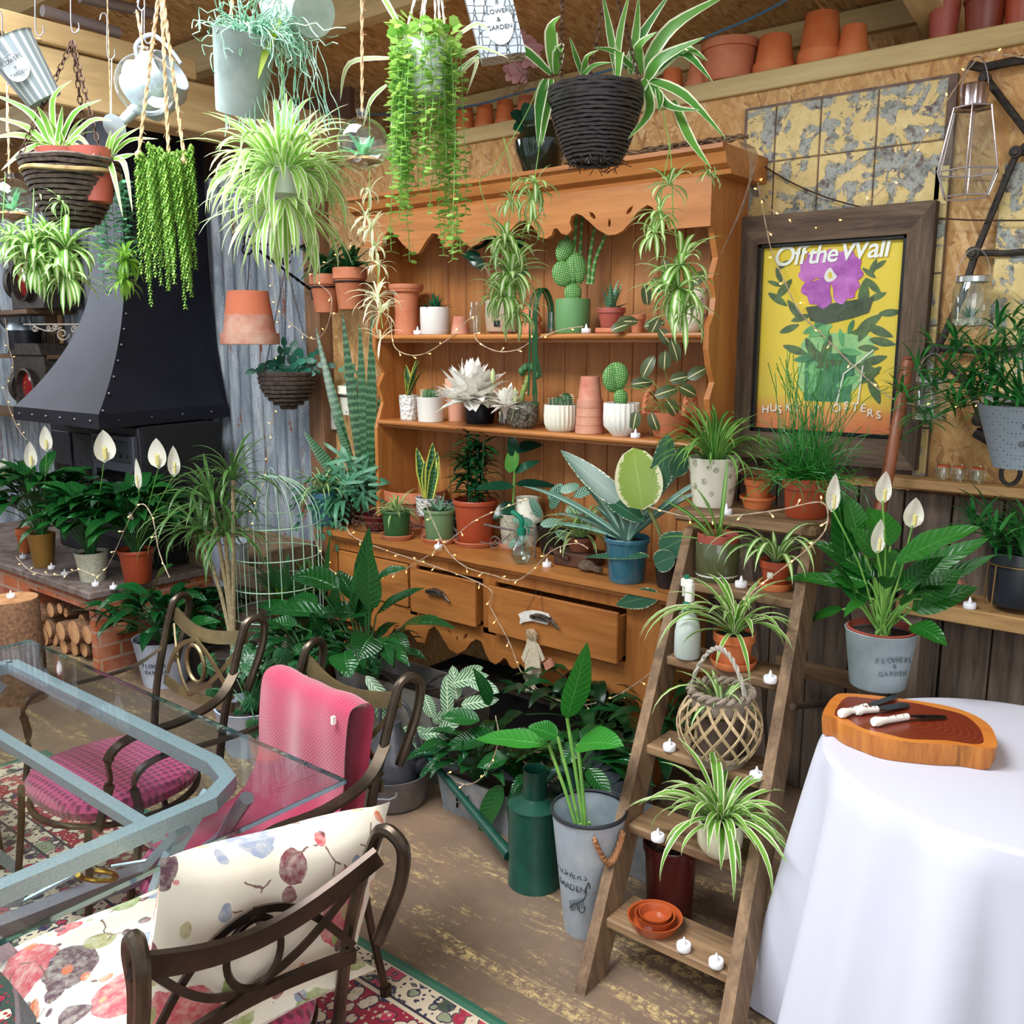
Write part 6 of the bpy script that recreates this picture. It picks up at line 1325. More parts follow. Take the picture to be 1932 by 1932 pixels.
mb = MB(); mb.tube(spline([RIGHT*r_*.42+UPV*Hb*1.30, RIGHT*r_*.75+UPV*Hb*1.40, RIGHT*r_*1.25+UPV*Hb*1.38, RIGHT*r_*1.5+UPV*Hb*1.15, RIGHT*r_*1.35+UPV*Hb*.8, RIGHT*r_*.98+UPV*Hb*.6],6), .014, 10); mb.build('handle', GC, t)
# zinc tall bucket
loc = P(1112,1779,z=0)-TOCAM*.075; t = thing('zinc_bucket', 'tall pale zinc flower bucket with rope handles on the floor beside the ladder', 'bucket', loc); lo = loc; rt_ = px2m(lo+Vector((0,0,.4)), 143)/2; rb_ = px2m(lo, 88)/2; H_ = .385
mb = MB(); mb.lathe([(0,.004),(rb_*.97,0),(rb_,.006),(rt_*.985,H_*.97),(rt_*.97,H_*.97),(rb_*.95,.01),(0,.008)], seg=44); mb.build('body', ZINC, t)
mb = MB(); mb.lathe([(rt_*.96,H_*.965),(rt_*1.02,H_*.965),(rt_*1.03,H_*.985),(rt_*1.0,H_),(rt_*.95,H_*.99)], seg=44); mb.build('rim', plain('dark_zinc','#3b4046',.5,.5), t)
mb = MB()
for ph in (0,2.1,4.2):
    pts = []
    for k in range(40):
        u_ = k/39; a_ = CA+.05+.8*(u_)*1.0; rr_ = rt_*.96+.012; zz = H_*.90-.075*math.sin(PI*u_); b = Vector((math.cos(a_)*rr_, math.sin(a_)*rr_, zz)); pts.append(b+Vector((math.cos(a_)*math.cos(ph+k*.7), math.sin(a_)*math.cos(ph+k*.7), math.sin(ph+k*.7)))*.0055)
    mb.tube(pts, .0055, 6)
mb.build('rope_handle', plain('brown_rope','#8a5a38',.9,0,'#a8764e',90,.4), t)
INK2 = plain('ink_dark','#2f363b',.6); wrap_text(t, 'FLOWERS', .026, (rb_+rt_)/2*1.0, .205, CA-.75, INK2, 0, .85); wrap_text(t, 'GARDEN', .024, (rb_+rt_)/2*.96, .165, CA-.72, INK2, 0, .85)
mb = MB(); fa = CA-.28
def onb(da, z_): rr_ = rb_+(rt_-rb_)*z_/H_+.0015; return Vector((math.cos(fa+da)*rr_, math.sin(fa+da)*rr_, z_))
for pts in ([(-.5,.10),(-.3,.12),(-.1,.13),(.1,.15),(.15,.19)],[(-.2,.125),(-.1,.10),(.05,.10),(.1,.12)],[(.12,.17),(.2,.20),(.26,.18)]): mb.tube(spline([onb(a_,z_) for a_,z_ in pts],4), .0016, 4)
for k in range(8): a_ = -.45+.07*k; mb.tube([onb(a_,.11+.003*k), onb(a_-.05,.125+.003*k)], .0009, 4); mb.tube([onb(a_,.11+.003*k), onb(a_+.01,.092+.003*k)], .0009, 4)
mb.build('scroll_ornament', INK2, t)
mb = MB(); mb.lathe([(0,0),(rb_*1.25,0)], (0,0,H_*.42), 24); mb.build('soil', SOIL, t)
st = MB(); mb = MB(); b = Vector((.005,0,H_*.45))
for (sx, sy), (tx, ty), w_, bend, n_ in (((1070,1355),(1108,1228),44,.1,TOCAM*1+RIGHT*.3),((1035,1405),(900,1395),42,.3,UPV+TOCAM*.5),((1090,1405),(1162,1405),56,.5,UPV+TOCAM*.6),((1052,1390),(1000,1372),40,.4,UPV+TOCAM*.4)):
    a_ = P(sx,sy,y=lo.y+.02)-lo; e = P(tx,ty,y=lo.y-.02)-lo; st.tube(spline([b, b.lerp(a_,.5)+Vector((0,0,.02)), a_],5), .0055, 7); mb.leaf2(a_, (e-a_).normalized()+UPV*bend*.3, n_, (e-a_).length*1.08, px2m(lo, w_)*1.25, bend, 'lance', 12, .25, .02)
for k in range(5): a_ = k*1.3; st.tube([b, b+Vector((math.cos(a_)*.03, math.sin(a_)*.03, .10+.02*k))], .005, 6)
nest(t, mb, leafmat('banana_leaf','#1f6f22','#338a2c','#5aa84a','veins',k=12,trans=.3,rough=.35)); nest(t, st, L_STEM, 'stems')
# long galvanised trough with plants
def trough(x0, x1, y0, y1, h_, lab, fl=.04, m=GALV):
    t = thing('metal_trough', lab, 'trough', ((x0+x1)/2,(y0+y1)/2,0)); mb = MB(); cx_, cy_ = (x0+x1)/2,(y0+y1)/2; X, Y = (x1-x0)/2,(y1-y0)/2
    def loop(sx, sy, z_): return [mb.addv((a_*sx, b_*sy, z_)) for a_, b_ in ((-1,-1),(1,-1),(1,1),(-1,1))]
    L_ = [loop(X-fl,Y-fl*.5,0), loop(X,Y,h_), loop(X-.008,Y-.008,h_), loop(X-fl-.006,Y-fl*.5-.006,.01)]
    mb.face(L_[0][::-1]); mb.face(L_[3])
    for a_, b_ in zip(L_, L_[1:]):
        for i in range(4): j = (i+1)%4; mb.face([a_[i],a_[j],b_[j],b_[i]])
    mb.build('body', m, t, False)
    mb = MB(); mb.box((-X+fl*.5,-Y+fl*.4,h_*.7),(X-fl*.5,Y-fl*.4,h_*.8)); mb.build('soil', SOIL, t, False); return t
A_ = P(790,1540,z=0); B_ = P(905,1585,z=0)
t = trough(-2.24,-1.88,2.30,2.46,.15,'galvanised trough of leafy plants on the floor right of the churn', .02); tt = t
for k, (x_, z_) in enumerate(((-.08,.06),(-.03,.04),(-.08,.035),(-.03,.075))):
    m_ = MB(); m_.box((x_-.004,-.083,z_),(x_+.002,-.077,z_+.018)); m_.build('slot', DARK, t, False)
lo = t.location
lilyplant(t, (-.05,0,.11), 30, .22, .17, .06, 40, L_LILYD, .8)
t = trough(-1.84,-1.35,2.36,2.56,.16,'long galvanised trough of leafy plants behind the watering can', .02); lilyplant(t, (-.15,0,.12), 38, .28, .19, .07, 41, L_LILYD, .8); t2_ = t
lp = MB(); q = random.Random(77); lo = t.location
for (sx, sy), (tx, ty), w_ in (((940,1390),(830,1400),52),((905,1360),(835,1345),40),((950,1480),(895,1575),44),((985,1470),(960,1560),34),((935,1400),(1010,1375),44),((925,1330),(905,1270),30),((1000,1420),(1040,1385),50),((1090,1400),(1060,1440),36),((1110,1450),(1150,1500),36),((960,1430),(900,1440),40)):
    a_ = P(sx,sy,y=2.3)-lo; e = P(tx,ty,y=2.24)-lo; lp.leaf2(a_, e-a_, TOCAM*.6+UPV*.9, (e-a_).length*1.1, px2m(lo,w_), .5, 'lance', 11, .25, .02)
nest(t, lp, L_LILY, 'broad_leaves')
# black plastic trough under dresser
t = trough(-2.95,-2.0,2.95,3.22,.20,'black plastic trough standing under the dresser', .03, plain('black_trough','#151516',.45))
lilyplant(t, (.45,-.1,.14), 44, .34, .17, .06, 43, L_DARK, 1.3)
lilyplant(t, (.80,-.15,.14), 40, .30, .17, .07, 44, L_DARK, 1.1)
mb = MB(); mb.box((-1.80,2.62,0),(-1.62,2.80,.26)); mb.build('zinc_bin', GALV, tagd=('grey zinc bin under the right front corner of the dresser', 'bin'))
# tub and churn
loc = P(735,1532,z=0)-TOCAM*.1; t = thing('metal_tub', 'round dull aluminium tub with side handles on the floor behind the pink chair', 'tub', loc); s_ = px2m(loc,1); r_ = 70*s_
mb = MB(); mb.lathe([(0,0),(r_*.85,0),(r_*.93,.012),(r_,.12),(r_*1.03,.125),(r_*.98,.125),(r_*.9,.015),(0,.012)], seg=40); ALU = plain('dull_aluminium','#6e6d70',.4,.6,'#8c8b8c',14,.1); mb.build('body', ALU, t)
for s2 in (-.1,2.9):
    mb = MB(); a0 = CA+s2; pts = [Vector((math.cos(a0+d_)*rr_, math.sin(a0+d_)*rr_, z_)) for d_, rr_, z_ in ((-.35,r_*.99,.095),(-.3,r_*1.1,.085),(-.15,r_*1.14,.08),(.15,r_*1.14,.08),(.3,r_*1.1,.085),(.35,r_*.99,.095))]; mb.tube(pts, .005, 6); mb.build('handle', ALU, t)
loc2 = loc+Vector((0,0,.014)); t = thing('metal_churn', 'dark galvanised watering can with a long spout standing in the aluminium tub', 'watering can', loc2)
GD = plain('aged_galv','#4c4c52',.4,.6,'#6d6d74',9,.1); mb = MB(); mb.lathe([(0,0),(r_*.72,0),(r_*.72,.15),(r_*.68,.17),(r_*.3,.27),(r_*.26,.30),(0,.30)], seg=32); mb.build('body', GD, t)
mb = MB(); mb.tube([RIGHT*r_*.5+UPV*.10, P(868,1402,y=loc.y+.05)-loc2], lambda k: .022-.009*k, 10); mb.build('spout', GD, t)
mb = MB(); mb.tube(spline([RIGHT*-r_*.3+UPV*.27, RIGHT*-r_*.2+UPV*.38, RIGHT*r_*.4+UPV*.36, RIGHT*r_*.7+UPV*.22, RIGHT*r_*.72+UPV*.14],6), .008, 8); mb.build('handle', GD, t)
# grey trough behind chair with calathea
t = trough(-2.95,-2.28,2.42,2.66,.36,'tall grey metal trough with feathery striped calathea, behind the pink chair', .03, plain('dull_zinc','#6a6865',.5,.4,'#8a8782',8)); lo = t.location
mb = MB(); q = random.Random(19)
pts = ((712,1300,725,1370),(690,1275,735,1330),(730,1390,790,1378),(790,1385,845,1385),(800,1310,815,1350),(820,1390,870,1350),(845,1350,842,1285),(862,1320,855,1265),(850,1290,905,1275),(870,1330,925,1320),(800,1420,745,1400),(770,1440,825,1415),(730,1410,710,1440),(865,1280,900,1262),(700,1300,690,1350),(815,1360,870,1342),(750,1400,715,1375),(880,1280,930,1300))
for sx, sy, tx, ty in pts:
    yy = 2.36+q.uniform(-.05,.05); a_ = P(sx,sy,y=yy)-lo; e = P(tx,ty,y=yy)-lo; mb.leaf2(a_, e-a_, TOCAM+UPV*.6+RIGHT*q.uniform(-.3,.3), (e-a_).length*1.15, .05, .35, 'oval', 9, .15)
    
nest(t, mb, L_CAL); st = MB()
for sx, sy, tx, ty in pts: a_ = P(sx,sy,y=2.38)-lo; st.tube(spline([Vector((q.uniform(-.1,.2),-.05,.25)), a_*.6+Vector((0,0,.15)), a_],4), .002, 4)
nest(t, st, plain('dark_red_stem','#3f2a2a',.6), 'stems')
# big peace lily before the dresser
t, r, h = pot(0,0,0,150,150,'large glossy peace lily in a dark pot on the floor in front of the dresser','potted plant',plain('dark_plastic','#2a2320',.6),style='taper',loc=Vector((-2.86,2.52,0)), hm=.30, name='potted_peace_lily'); lo = t.location
mb = MB(); st = MB(); q = random.Random(23); b0 = Vector((0,0,h))
for (sx, sy), (tx, ty), w_, bend in (((690,1170),(692,1012),58,.1),((665,1160),(690,1040),44,.2),((700,1150),(695,1045),50,.1),((640,1110),(540,1085),52,.9),((620,1160),(480,1160),40,.6),((600,1180),(470,1135),48,.6),((600,1140),(540,1130),40,.5),((690,1160),(570,1165),44,.7),((612,1125),(622,1020),16,.0),
    ((635,1160),(632,1110),36,.2),((710,1160),(780,1112),30,.4),((745,1195),(825,1165),36,.8),((700,1100),(752,1072),34,.3),((620,1200),(530,1220),44,.8),((615,1190),(520,1235),50,.9),((585,1210),(560,1290),46,.8),((650,1230),(655,1270),60,.9),((700,1200),(680,1240),60,.7),((690,1240),(700,1290),50,.9),((740,1200),(765,1225),34,.6),
    ((725,1215),(735,1250),26,.5),((660,1190),(620,1230),60,.6),((640,1210),(600,1260),50,.8),((560,1180),(500,1180),40,.5),((700,1210),(760,1240),40,.8),((670,1130),(640,1080),40,.3),((680,1180),(690,1100),56,.2),((610,1200),(590,1160),46,.3),((590,1225),(510,1260),44,.6)):
    dy = q.uniform(-.12,.10)+(-.06 if sy > 1180 else 0); a_ = P(sx,sy,y=lo.y+dy)-lo; e = P(tx,ty,y=lo.y+dy*1.3-.04)-lo
    st.tube(spline([b0+Vector((q.uniform(-.03,.03),q.uniform(-.03,.03),-.02)), (b0+a_)/2+Vector((0,0,.05)), a_],4), .0035, 5); mb.leaf2(a_, (e-a_).normalized()+UPV*bend*.25, TOCAM*.6+UPV*.9+RIGHT*q.uniform(-.3,.3), (e-a_).length*1.1, px2m(lo,w_), bend, 'lance', 12, .25, .025)
nest(t, mb, L_LILY); nest(t, st, L_STEMD, 'stems'); lilyplant(t, (0,0,h), 18, .28, .18, .07, 24, L_LILYD, .8)
# fatsia in white tub
WB = plain('white_blue_tub','#a9b3c9',.5,0,'#c3ccdc',6)
def wtub(px, py, wpx, hm, lab, zz=0., band=True):
    loc = P(px,py,z=zz)-TOCAM*.1; r_ = px2m(loc,wpx)/2; t = thing('flower_bucket', lab, 'bucket', loc); mb = MB(); mb.lathe([(0,0),(r_*.7,0),(r_*.72,.01),(r_*.98,hm*.98),(r_,hm),(r_*.94,hm),(r_*.68,.012),(0,.01)], seg=36); mb.build('body', WB, t)
    mb = MB(); mb.lathe([(0,hm*.85),(r_*.9,hm*.85)], seg=20); mb.build('soil', SOIL, t); return t, r_, hm*.86
t, r, h = wtub(462,1432,128,.20,'pale blue-white lettered bucket of glossy hand-shaped leaves behind the glass table')
for sx in (0,): wrap_text(t, 'FLOWERS', .03, r*.86, .12, CA, plain('ink_dark','#2f363b',.6))
def palm(mb, c, n_, L_, W_, dirn, q):
    for k in range(n_): ang = -1.25+2.5*k/(n_-1); d = Matrix.Rotation(ang, 3, Vector(dirn[1]).normalized())@Vector(dirn[0]); mb.leaf2(c, d, dirn[1], L_*(1-.25*abs(ang)/1.25)*q.uniform(.85,1.1), W_, .5, 'lance', 6, .2)
mb = MB(); st = MB(); q = random.Random(33); lo = t.location
for px, py in ((470,1290),(430,1260),(500,1250),(450,1340),(400,1300),(480,1360),(410,1380),(520,1310),(540,1260),(440,1220),(490,1210),(380,1250),(460,1250),(510,1350),(425,1330),(530,1225),(475,1315),(560,1290)):
    c = P(px,py,y=lo.y+q.uniform(-.12,.12))-lo; st.tube(spline([Vector((0,0,h)), c*.5+Vector((0,0,.12)), c],4), .003, 4); a_ = q.uniform(-2.6,.4); palm(mb, c, 7, .10, .032, (dirp(a_), TOCAM+UPV*q.uniform(.6,1.4)), q)
nest(t, mb, leafmat('fatsia_leaf','#1b4a2a','#2d6538','#3f7a48','veins',k=5,rough=.3,trans=.12)); nest(t, st, L_STEMD, 'stems')
t, r, h = wtub(300,1300,112,.24,'pale lettered bucket of dark peace lily leaves beside the brick hearth',); wrap_text(t, 'FLOWERS', .028, r*.88, .12, CA, plain('ink_dark','#2f363b',.6)); wrap_text(t, 'GARDEN', .026, r*.84, .085, CA, plain('ink_dark','#2f363b',.6))
lilyplant(t, (0,0,h), 44, .30, .24, .075, 51, L_LILYD, 1.0)
lp = MB(); lo = t.location
for (sx,sy),(tx,ty),w_ in (((300,1130),(120,1155),30),((290,1120),(300,1060),44),((250,1180),(190,1240),36),((260,1190),(185,1180),40),((310,1180),(340,1110),50),((330,1200),(380,1150),40),((270,1160),(215,1130),34)):
    a_ = P(sx,sy,y=lo.y)-lo; e = P(tx,ty,y=lo.y-.05)-lo; lp.leaf2(a_, e-a_, TOCAM*.6+UPV*.9, (e-a_).length*1.1, px2m(lo,w_), .6, 'lance', 11, .25)
nest(t, lp, L_LILY, 'broad_leaves')
t, r, h = wtub(430,1150,70,.26,'pale lettered bucket by the wooden crates, behind the dracaena',); t['label'] = 'pale lettered bucket in front of the slatted crates, half behind the birdcage'; t.location = spot(440,0,2.95)+Vector((0,0,.0)); 
for c_ in t.children: pass
t.location.z = .34
mb = MB(); 
for k in range(3):
    mb.box((-3.98-.78,2.86,.08+.16*k),(-3.98-.02,2.88,.2+.16*k),bev=.003)
mb.box((-4.76,2.88,.0),(-4.72,3.2,.62)); mb.box((-4.04,2.88,.0),(-4.0,3.2,.62)); mb.box((-4.76,3.18,.02),(-4.0,3.2,.62)); mb.box((-4.74,2.89,.30),(-4.02,3.18,.33))
mb.build('slatted_crate', wood('crate_wood','#6d5a45','#a08a6c','x',1,.7,'#4a3a2a',True,.3), tagd=('slatted wooden crate against the corrugated wall behind the birdcage', 'crate'))
mb = MB(); mb.box((-4.60,2.84,.0),(-4.05,2.855,.335)); mb.box((-4.60,2.84,.325),(-4.05,3.0,.339)); mb.build('plank_stand', WEATH, tagd=('low weathered plank stand under the pale bucket by the crate','stand'))
for k_, (px, py, lab, hh, sd) in enumerate(((585,1330,'dark leafy plant in a maroon pot between the fatsia bucket and the large peace lily',.24,81),(385,1235,'low dark leafy plant behind the bare-backed chair',.20,82))):
    t, r, h = pot(0,0,0,80,80,lab,'potted plant',CRIM if k_ == 0 else plain('black_plastic','#1c1b1a',.5),style='taper',loc=P(px,py,z=.12)*1+Vector((0,0,-.12)), hm=hh, name='potted_plant'); lilyplant(t,(0,0,h),60,.34,.16,.055,sd,L_LILYD,.9)
# dracaena
t, r, h = pot(0,0,0,110,110,'twin-stemmed dracaena with long ribbon leaves between the hearth and the birdcage','potted plant',plain('dark_plastic','#2a2320',.6),style='taper',loc=Vector((-3.72,2.45,0)), hm=.26, name='potted_dracaena'); lo = t.location
mb = MB(); st = MB(); q = random.Random(61)
for (px, py), n_, L_ in (((400,950),46,.42),((378,1005),52,.38),((425,1010),40,.34),((440,905),30,.3)):
    c = P(px,py,y=lo.y+q.uniform(-.05,.05))-lo; st.tube(spline([Vector((q.uniform(-.03,.03),0,h)), Vector((c.x*.4,c.y*.5,h+(c.z-h)*.5)), c],5), .010, 7)
    rosette(mb, c, n_, L_, .016, (.0,1.45), (1.0,2.5), 'strap', int(px), .012, 9)
nest(t, mb, leafmat('dracaena_leaf','#2d5a2a','#5a8a4a','#7a8f4a','edge',.8,trans=.25,rough=.35)); nest(t, st, plain('cane','#8a7a5c',.8,0,'#b3a37c',60,.4), 'canes')
# birdcage
loc = Vector((-3.42,2.62,.34)); loc = spot(594,.34,2.75); CG = plain('mint_wire','#b4d8bd',.4)
cL = P(467,1000,y=2.75); cR = P(590,1000,y=2.75); cx_ = (cL.x+cR.x)/2; rr_ = (cR.x-cL.x)/2*.86; zb_, zt_ = P(530,1150,y=2.75).z, P(530,983,y=2.75).z; top = P(545,900,y=2.75).z
t = thing('birdcage', 'tall pale green domed wire birdcage between the dracaena and the dresser', 'birdcage', (cx_,2.72,zb_)); mb = MB(); H_ = zt_-zb_; Dm = top-zt_
for k in range(24):
    a_ = 2*PI*k/24; mb.tube([(rr_*math.cos(a_),rr_*math.sin(a_),0),(rr_*math.cos(a_),rr_*math.sin(a_),H_)]+[(rr_*math.cos(a_)*math.cos(b_),rr_*math.sin(a_)*math.cos(b_),H_+Dm*math.sin(b_)) for b_ in [PI/2*j/7 for j in range(1,8)]], .0022, 5)
mb.build('bars', CG, t)
for z_ in (0,.001+H_*.33,H_*.66,H_): 
    m_ = MB(); m_.tube([(rr_*math.cos(a_),rr_*math.sin(a_),z_) for a_ in [2*PI*k/40 for k in range(40)]], .003, 6, closed=True); m_.build('hoop', CG, t)
mb = MB(); mb.tube([(.02*math.cos(a_),0,H_+Dm+.02+.02*math.sin(a_)) for a_ in [2*PI*k/16 for k in range(16)]], .002, 5, closed=True); mb.build('top_ring', CG, t)
mb = MB(); mb.box((cx_-rr_-.02,2.60,0),(cx_+rr_+.0,2.86,zb_-.002)); mb.build('cage_stand', WEATH, tagd=('weathered box stand beneath the pale green birdcage', 'stand'))
t, r, h = pot(0,0,0,40,40,'small lime-green plant in a terracotta pot inside the birdcage','potted plant',TERRA,loc=Vector((cx_+.02,2.72,zb_+.004)), hm=.07, name='potted_plant')
t2 = t; mb = MB(); rosette(mb, (0,0,h), 40, .12, .014, (.3,1.5), (.3,1.3), 'lance', 5); nest(t, mb, leafmat('lime_leaf','#7fb52e','#9ccb46',None,'plain',trans=.35))
t, r, h = pot(0,0,0,60,60,'variegated bushy plant behind the birdcage, against the dresser end','potted plant',plain('slate_blue','#4a5d6a',.5),loc=Vector((-3.80,2.98,.30)), hm=.12, name='potted_plant')
mb = MB(); rosette(mb, (0,0,h), 60, .24, .016, (.1,1.5), (.8,2.0), 'strap', 6); nest(t, mb, L_SPIG)
for k in range(3):
    a_ = Vector((-3.80,2.98,.0))
mb = MB(); mb.box((-3.9,2.9,0),(-3.71,3.08,.299)); mb.build('plant_block', WEATH, tagd=('grey wooden block stand beside the left end of the dresser','stand'))
# fine ferny bush left of drawers
t, r, h = pot(0,0,0,60,60,'feathery asparagus fern beside the left end of the dresser','potted plant',TERRA,loc=Vector((-3.70,2.74,0.30)), hm=.12, name='potted_fern')
mb = MB(); q = random.Random(71)
for k in range(40): frond(mb, (0,0,h), q.uniform(0,6.28), q.uniform(.7,1.5), q.uniform(.15,.3), q.uniform(.2,.9), .02, 16)
nest(t, mb, L_FERN); mb = MB(); mb.box((-3.78,2.67,0),(-3.63,2.82,.299)); mb.build('plant_block', WEATH, tagd=('weathered block stand under the feathery fern','stand'))
# ================================================================ brick hearth, stove and hood
def brick():
    n = N('old_brick'); g = n.add('NewGeometry'); s_ = n.add('SeparateXYZ', {0: g.outputs['Position']}); c = n.add('CombineXYZ', {0: n.math('ADD', s_.outputs[0], s_.outputs[1]), 1: s_.outputs[2]})
    b = n.add('TexBrick', {'Vector': c.outputs[0], 'Color1': lin('#a8572f'), 'Color2': lin('#8d3f28'), 'Mortar': lin('#a08d7a'), 'Scale': 1.0, 'Mortar Size': .008, 'Brick Width': .225, 'Row Height': .075})
    nz = n.noise(9, None, 5); nn = n.noise(3.5); col = n.mix(n.ramp(nz, [(.4,(0,0,0)),(.7,(.6,.6,.6))]), b.outputs[0], '#b98a78'); col = n.mix(n.ramp(nn, [(.45,(0,0,0)),(.7,(.7,.7,.7))]), col, '#c9703a')
    n.set(col=col, rough=.85); n.bump(b.outputs[1], -.5, .006); return n.m
BR = brick(); HZ = .45; hx = P(178,1117,z=HZ); hx_, hy_ = hx.x, hx.y
t = thing('brick_hearth', 'old brick hearth with a stone slab top and a log store in its front', 'hearth', (hx_-1.0, hy_+.5, 0))
lx0, lx1 = P(60,1180,y=hy_).x, P(172,1200,y=hy_).x
mb = MB(); mb.box((hx_-2.3,hy_,0),(lx0,3.28,HZ-.04)); mb.box((lx1,hy_,0),(hx_-.02,3.28,HZ-.04)); mb.box((lx0,hy_,HZ-.11),(lx1,3.28,HZ-.04)); mb.box((lx0,hy_+.55,0),(lx1,hy_+.6,HZ-.1)); mb.build('brickwork', BR, t, False, True)
mb = MB(); mb.box((hx_-2.32,hy_-.03,HZ-.04),(hx_,3.28,HZ),bev=.006); mb.build('stone_slab', plain('stone_slab','#5c4a42',.7,0,'#8a7d78',14,.4), t, False, True)
LE = N('log_end'); d = LE.add('TexNoise', {'Vector': LE.coord(), 'Scale': 14.}); LE.set(col=LE.ramp(d.outputs[0], [(.35,'#a9744a'),(.65,'#cf9c6c')]), rough=.8); LE = LE.m; LBK = plain('log_bark','#5a3d2a',.9,0,'#8a6548',60,.8)
q = random.Random(3)
for k, (px, py, rp) in enumerate(((72,1163,12),(95,1151,11),(112,1148,8),(123,1156,7),(89,1187,14),(114,1191,14),(139,1193,18),(154,1170,9),(164,1198,14),(74,1203,13),(103,1219,11),(121,1230,11),(141,1240,12),(86,1232,12),(158,1226,11),(62,1186,8))):
    c = P(px,py,y=hy_+.03+q.uniform(-.02,.04)); r_ = px2m(c, rp)*1.3; mb = MB()
    c.z = max(c.z, r_+.002)
    mb.lathe([(0,0),(r_*.97,0)], c, 18, axis=(0,1,0)); mb.cm = 1; mb.lathe([(r_*.97,0),(r_,.004),(r_,.34),(0,.34)], c, 18, axis=(0,1,0)); mb.v = mb.v
    where = 'under the left part of the brick opening' if px < 100 else 'in the right part of the brick opening'
    o = mb.build('firewood_log', [LE, LBK], tagd=('split firewood log stacked in the hearth opening', 'log', 'firewood in the hearth opening'))
# hood
HC = -5.225; HD = plain('hood_steel','#2c2c36',.46,.7,'#34343f',4); t = thing('stove_hood', 'large flared dark steel fireplace hood with riveted edges', 'hood', (HC,2.85,1.25))
def hs(z):
    s_ = max(0, min(1, (z-1.335)/(2.35-1.335))); k = (1-s_)**2.3; return .165+.335*k, .53+.39*k
mb = MB(); rows = []; zs = [1.335+(2.35-1.335)*i/24 for i in range(25)]+[2.9,3.2]
for z in zs:
    w_, d_ = hs(z); wr = w_ if z > 2.0 else w_; rows.append([mb.addv((HC-w_,3.3,z)), mb.addv((HC-w_,3.3-d_,z)), mb.addv((HC+w_,3.3-d_,z)), mb.addv((HC+w_-.22*(d_-.53)/.39,3.3,z))])
for a_, b_ in zip(rows, rows[1:]):
    for i in range(3): mb.face([a_[i],a_[i+1],b_[i+1],b_[i]])
mb.build('flared_body', HD, t, True, True)
w_, d_ = hs(1.335); mb = MB(); lp = [(HC-w_-.005,3.3),(HC-w_-.005,3.3-d_-.005),(HC+w_+.005,3.3-d_-.005),(HC+w_-.21,3.3)]; mb.prism([lp], 1.26, 1.337, 'z'); mb.build('rim_band', HD, t, False, True)
RV = plain('rivet','#8a8a92',.3,.9)
def rv(p): mb = MB(); mb.blob(p, .008, 8, 5); mb.build('rivet', RV, t, True, True)
for k in range(6): rv((HC-w_+.08+k*(2*w_-.16)/5, 3.3-d_-.007, 1.30))
for k in range(4): rv((HC+w_-.03-.05*k, 3.3-d_+.12+.22*k, 1.30))
for z in zs[:24:2]: a_, b_ = hs(z); rv((HC+a_+.002, 3.3-b_+.025, z+.02))
t = thing('wood_stove', 'dark cast iron stove with an arched glass door under the steel hood', 'stove', (HC,2.8,HZ))
sx0, sx1 = P(98,850,y=2.62).x, P(262,850,y=2.62).x; IRN = plain('cast_iron','#2b2c31',.5,.5,'#3a3b42',20,.1)
mb = MB(); mb.box((sx0,2.62,HZ+.002),(sx1,3.12,1.25),bev=.01); mb.build('body', IRN, t, False, True)
dx0, dx1 = P(178,850,y=2.6).x, P(256,850,y=2.6).x
mb = MB(); mb.box((dx0,2.585,.60),(dx1,2.618,1.20),bev=.006); dd = mb.build('door', plain('cast_iron_door','#4a4c55',.45,.5), t, False, True)
mb = MB(); mb.box((dx0+.05,2.578,.68),(dx1-.05,2.586,1.0),bev=.003); mb.build('door_glass', plain('soot_glass','#0a0a0c',.08), dd, False, True)
mb = MB(); mb.box((dx0+.03,2.579,1.05),(dx1-.03,2.586,1.17),bev=.004); mb.build('vent_plate', IRN, dd, False, True)
for k in range(6):
    m_ = MB(); m_.lathe([(0,0),(.012,0),(.012,.006),(0,.007)], ((dx0+.06+k*(dx1-dx0-.12)/5),2.578,1.09), 10, axis=(0,-1,0)); m_.build('air_hole', DARK, dd, True, True)
mb = MB(); mb.tube([(dx1+.01,2.57,.95),(dx1+.01,2.55,.98),(dx1+.01,2.57,1.02)], .012, 8); mb.build('latch', IRN, dd, True, True)
for a_, b_ in ((sx0+.04,(sx0+dx0)/2-.02),((sx0+dx0)/2+.02,dx0-.04)):
    mb = MB(); mb.box((a_,2.608,.62),(b_,2.619,1.18),bev=.004); pn = mb.build('side_panel', IRN, t, False, True); m_ = MB(); m_.box((a_+.04,2.602,.70),(b_-.04,2.609,.98),bev=.003); m_.build('panel_glass', plain('soot_glass','#0a0a0c',.08), pn, False, True)
mb = MB(); mb.box((sx1+.002,2.66,HZ+.002),(sx1+.03,3.12,1.25)); mb.build('side_shield', plain('matt_black','#08080a',.7), t, False, True)
